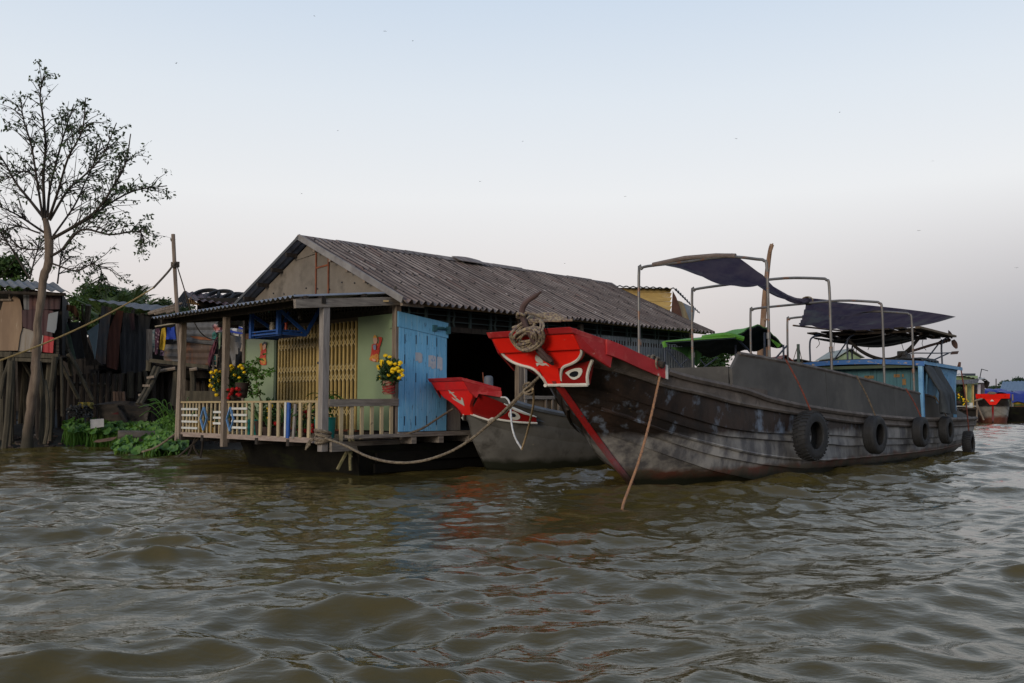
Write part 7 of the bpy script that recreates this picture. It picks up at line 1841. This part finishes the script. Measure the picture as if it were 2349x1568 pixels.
fbox('white_chest', 955, 1030, 905, 1010, YF-.9, .5, white_p); fbox('banner', 1115, 1170, 560, 790, YF-.3, .03, mk('white banner', (.60,.58,.62), (.5,.48,.52), 3, rough=.8, c4=(.45,.08,.08), a4=.60, sc4=5))
for x_, y_, r_, sd in ((745,640,70,1),(770,800,70,2),(860,910,80,3)):
    c = P(*Z12(x_, y_), YF-1.0); R = r_*.15307*.798*YF/F
    marigold('potted_plant', c - Vector((0,0,R*1.7)), R*.7, R*.6, c, (R,R), [c + Vector((random.Random(sd+i).uniform(-R,R), -R*.8, random.Random(sd*7+i).uniform(-R*.7,R*.8))) for i in range(7)] if sd > 1 else [], flower_mesh('far_flower', yel_f, .045), pot_br, ('leafy potted plant in the doorway of the far green house','yellow-flowered plant on the far green house porch','largest yellow-flowered pot beside the white chest')[sd-1], nleaf=160, seed=50+sd)
an = thing('aerial', P(*Z12(1160,450), YF+1), 'television aerial on the far green house roof', 'aerial')
MB().tube([P(*Z12(1155,450),YF+1), P(*Z12(1190,270),YF+1)], .03, 5).build('mast', black_b, an); MB().tube([P(*Z12(1185,272),YF+1), P(*Z12(1310,308),YF+1)], .025, 5).build('boom', black_b, an)
# far boat with red prow
FB = BoatFrame((P(*Z12(1400,1250), 62).x, 62.0, 0), (.42, .907))
fb = thing('cargo_boat', FB(5,0,0), 'distant cargo boat with red prow beside the small green house', 'boat')
FV = [[(-2.2,1.5,3.5),(-1,1.7,3.1),(1,2.0,2.6),(5,2.2,2.0),(10,2.1,1.8)], [(-1.5,.4,2.6),(-.5,1.2,2.2),(1.5,1.9,1.7),(5,2.1,1.4),(10,2,1.3)], [(-.9,.06,1.6),(0,1.0,1.2),(1.5,1.7,.9),(5,2.0,.7),(10,1.9,.6)], [(.2,0,-.2),(1,.8,-.3),(2.5,1.5,-.3),(5,1.8,-.3),(9.6,1.7,-.3)]]
FV = [[tuple(q*.52 for q in p) for p in row] for row in FV]
_FB = FB
FB = lambda t, u, z: _FB(t*.52, u*.52, z*.52)
FB.d, FB.n = _FB.d, _FB.n
FF = [level_fn([tuple(q/.52 for q in p) for p in row]) for row in FV]; fhl = None
far_h = mk('far hull planks', (.05,.04,.04), (.03,.025,.025), 2, rough=.7, bump=.2, z=[(1.05,1.15,(.36,.34,.31,.25,.235,.22)), (.3,.5,(.22,.075,.05,.16,.05,.035))], world=True)
for k in range(3):
    for sgn in (1,-1):
        m = MB(); m.grid(lambda u, v: (lambda p: FB(p.x, (p.y+.05*v*min(1,u*8))*sgn, p.z))(FF[k](u**1.4).lerp(FF[k+1](u**1.4), v)), 26, 3, FB.n*(-.06*sgn))
        o_ = m.build('hull' if fhl is None else 'strake', far_h, fb if fhl is None else fhl, smooth=True); fhl = fhl or o_
MB().tube([FB(.2,0,-.2), FB(-.5,0,.9), FB(-1.3,0,2.2), FB(-1.6,0,2.7)], .06, 6).build('stem', stem_m, fb)
MB().hexa([FB(-2.0,-1.9,3.15), FB(-2.0,1.9,3.15), FB(-1.2,1.9,3.1), FB(-1.2,-1.9,3.1), FB(-2.3,-1.95,3.75), FB(-2.3,1.95,3.75), FB(-1.2,2.0,3.5), FB(-1.2,-2.0,3.5)]).build('prow_beam', red_p, fb)
MB().prism([FB(-1.95,-.95,3.15), FB(-1.72,-.35,2.35), FB(-1.72,.35,2.35), FB(-1.95,.95,3.15)], FB.d*.15).build('prow_board', red_p, fb)
MB().lathe(FB(-1.9,-.1,3.7), [(.28,0),(.30,.07),(.16,.17),(.05,.18)], 12).build('rope_heap', rope_m, fb, smooth=True)
MB().prism([FB(-2.06,-.35,2.8), FB(-2.1,-.1,3.05), FB(-2.06,.15,2.8)], FB.d*.02).build('emblem', white_b, fb)
MB().grid(lambda u, v: FB(1+8*u, (2*v-1)*1.9, 2.3), 6, 2, (0,0,-.1)).build('deck', wood_dk, fb)
# boats under blue tarpaulins
def tarpboat(px0, px1, py_top, py_bot, Y, label, seed):
    a, b_ = P(px0, py_top, Y), P(px1, py_top, Y); zb = P(px0, py_bot, Y).z; dpt = 3.2
    root = thing('covered_boat', ((a.x+b_.x)/2, Y+1.5, 0), label, 'boat')
    MB().hexa([Vector((a.x,Y,-.3)), Vector((b_.x,Y,-.3)), Vector((b_.x,Y+dpt,-.3)), Vector((a.x,Y+dpt,-.3)), Vector((a.x-.4,Y-.3,1.1)), Vector((b_.x+.4,Y-.3,1.0)), Vector((b_.x+.4,Y+dpt,1.0)), Vector((a.x-.4,Y+dpt,1.1))]).build('hull', MATS['tarred pontoon'], root, bev=.1)
    MB().grid(lambda u, v: Vector((a.x + (b_.x-a.x)*u, Y - .2 + (dpt+.3)*v, a.z + .3*math.sin(math.pi*v) - .12*math.sin(u*9+seed)**2 - (.5 if v == 0 else 0))), 20, 8, (0,0,-.03)).build('tarpaulin', mk('royal blue tarpaulin', (.02,.035,.25), (.015,.028,.20), 2, rough=.5, bump=.2), root, smooth=True)
    strp = mk('striped side cloth', (.10,.02,.02), (.30,.22,.02), 1.2, (.1,.1,3), rough=.8, bump=.05, c3=(.02,.07,.03), a3=.52, sc3=1.5, st3=(.1,.1,2))
    MB().grid(lambda u, v: Vector((a.x + .2 + (b_.x-a.x-.4)*u, Y + .1 + .05*math.sin(u*30), zb + (a.z-.2-zb)*v)), 24, 4, (0,.02,0)).build('side_cloth', strp, root, smooth=True)
    for k in range(4):
        x_ = a.x + .1 + (b_.x-a.x-.2)*k/3; MB().tube([Vector((x_,Y-.1,.9)), Vector((x_,Y-.1,a.z))], .05, 6).build('post', wood_v, root)
tarpboat(2252, 2318, 900, 938, 70, 'boat under a royal blue tarpaulin beside the distant red prow', 1)
tarpboat(2318, 2420, 905, 938, 67, 'boat under a sagging blue tarpaulin beyond the distant cargo boat', 2)
jy = thing('jetty_post', P(2235, 965, 61), 'pale jetty posts with a slanting brace beside the distant red prow', 'posts')
for a, b_ in (((1100,880),(1105,1240)), ((1100,930),(1230,1230)), ((1055,870),(1200,830))): MB().tube([P(*Z12(*a),61), P(*Z12(*b_),61)], .06, 6).build('pole', wood_v, jy)
# blue roofed shed and the trees beyond
bs_ = thing('blue_roof_shed', P(2330, 930, 120), 'long shed with a blue-grey roof far beyond the covered boats', 'shed')
roof4('roof_sheet', P(2292,898,118), P(2440,896,118), P(2440,872,124), P(2300,876,124), 5, mk('blue grey roof', (.13,.20,.29), (.10,.16,.24), 2, rough=.6, bump=.1), bs_, period=.5, amp=.04)
MB().hexa([P(2302,935,119), P(2440,935,119), P(2440,935,119)+Vector((0,4,0)), P(2302,935,119)+Vector((0,4,0)), P(2302,898,119), P(2440,898,119), P(2440,898,119)+Vector((0,4,0)), P(2302,898,119)+Vector((0,4,0))]).build('wall', mk('hazy grey wall', (.12,.15,.14), rough=.9, bump=0), bs_)
for k in range(5): MB().tube([P(2310+k*28,936,117.5), P(2310+k*28,898,117.5)], .1, 6).build('post', wood_v, bs_)
far_leaf = mk('far tree leaf', (.05,.10,.06), (.035,.075,.045), .3, rough=.7, bump=0, transl=.15, world=True)
def far_tree(px, py_top, wpx, Y, seed, label, flat=1.0):
    r = random.Random(seed); top = P(px, py_top, Y); hgt = top.z; wd = wpx*Y/F
    root = thing('far_tree', (top.x, Y, 0), label, 'tree', 'trees far downriver')
    fork = Vector((top.x, Y, hgt*.35)); MB().tube([Vector((top.x,Y,-.3)), fork], [.5,.3], 7).build('trunk', bark_d, root, smooth=True)
    m = MB(); br = MB(); cl = []
    for k in range(22):
        v = r.random(); a = r.uniform(0,6.28); rad = wd*.5*r.uniform(.2,1)*math.sqrt(max(.1,1-(1.5*v-.6)**2))
        c = Vector((top.x + rad*math.cos(a), Y + rad*.6*math.sin(a), hgt*(.35 + .6*v*flat))); cl.append((c, wd*r.uniform(.08,.15)))
        br.tube([fork, c], [.15,.05], 5, cap=False)
    br.build('limbs', bark_d, root)
    for k in range(2600):
        c, R = r.choice(cl); d = Vector((r.gauss(0,1), r.gauss(0,1), r.gauss(0,.45))).normalized()*R*r.random()**.5
        add_leaf(m, c + Vector((d.x, d.y, d.z*.6)), Vector((r.uniform(-1,1), r.uniform(-1,1), r.uniform(-.5,.5))), r.uniform(.35,.7), r)
    m.build('crown', far_leaf, root, kind='stuff')
far_tree(2330, 866, 90, 170, 1, 'wide flat-crowned tree far behind the blue roofed shed')
far_tree(2290, 885, 60, 190, 2, 'low hazy tree at the far end of the river bank')
far_tree(2400, 862, 90, 165, 3, 'large hazy tree beyond the blue roofed shed')
far_tree(2262, 893, 50, 230, 4, 'faint small treetop beside the far house roof')
MB_b = MB(); MB_b.grid(lambda u, v: Vector((55 + 200*u + 30*v, 125 + 300*u + 60*v, -.3 + 1.3*min(1, v*5))), 20, 8)
tag(MB_b.build('far_bank', mk('hazy green bank', (.05,.075,.04), (.04,.06,.035), .2, rough=.9, bump=0), None, smooth=True), kind='structure')
pl = thing('far_pole', P(2222,935,110), 'thin pole standing far beyond the green floating house', 'pole')
MB().tube([P(*Z12(1462,640),110), P(*Z12(1462,455),110)], .06, 5).build('shaft', wood_dk, pl); MB().tube([P(*Z12(1462,650),110), P(*Z12(1462,640),110)], .10, 5).build('foot', wood_dk, pl)

# ------------------------------------------------------------------ birds over the river
bird_m = mk('dark bird', (.02,.02,.022), rough=.8, bump=0)
for k, (x_, y_) in enumerate(((721,37),(883,72),(947,94),(1101,417),(1295,605),(1689,319),(1926,258),(2140,370),(2332,615),(1199,325),(775,300),(692,445),(1434,451),(2108,530),(404,146))):
    r = random.Random(k); Y = r.uniform(75, 115); c = P(x_, y_, Y); s_ = r.uniform(.09,.15); yw = r.uniform(0,6.28)
    root = thing('bird', c, 'small dark swallow flying high over the river', 'bird', 'birds in flight')
    fx = Vector((math.cos(yw), math.sin(yw), 0)); fy = Vector((-fx.y, fx.x, 0)); fl_ = r.uniform(-.3,.6)
    MB().tube([c - fx*s_*.6, c - fx*s_*.1, c + fx*s_*.35, c + fx*s_*.5], [.01, s_*.14, s_*.12, .01], 6).build('body', bird_m, root, smooth=True)
    for sg in (1,-1):
        MB().prism([c + fx*s_*.2, c + fy*(sg*s_*.6) + fx*s_*.25 + Vector((0,0,fl_*s_*.6)), c + fy*(sg*s_*1.25) - fx*s_*.2 + Vector((0,0,fl_*s_*.5)), c + fy*(sg*s_*.5) - fx*s_*.05 + Vector((0,0,fl_*s_*.4)), c - fx*s_*.15], (0,0,.01)).build('wing', bird_m, root)
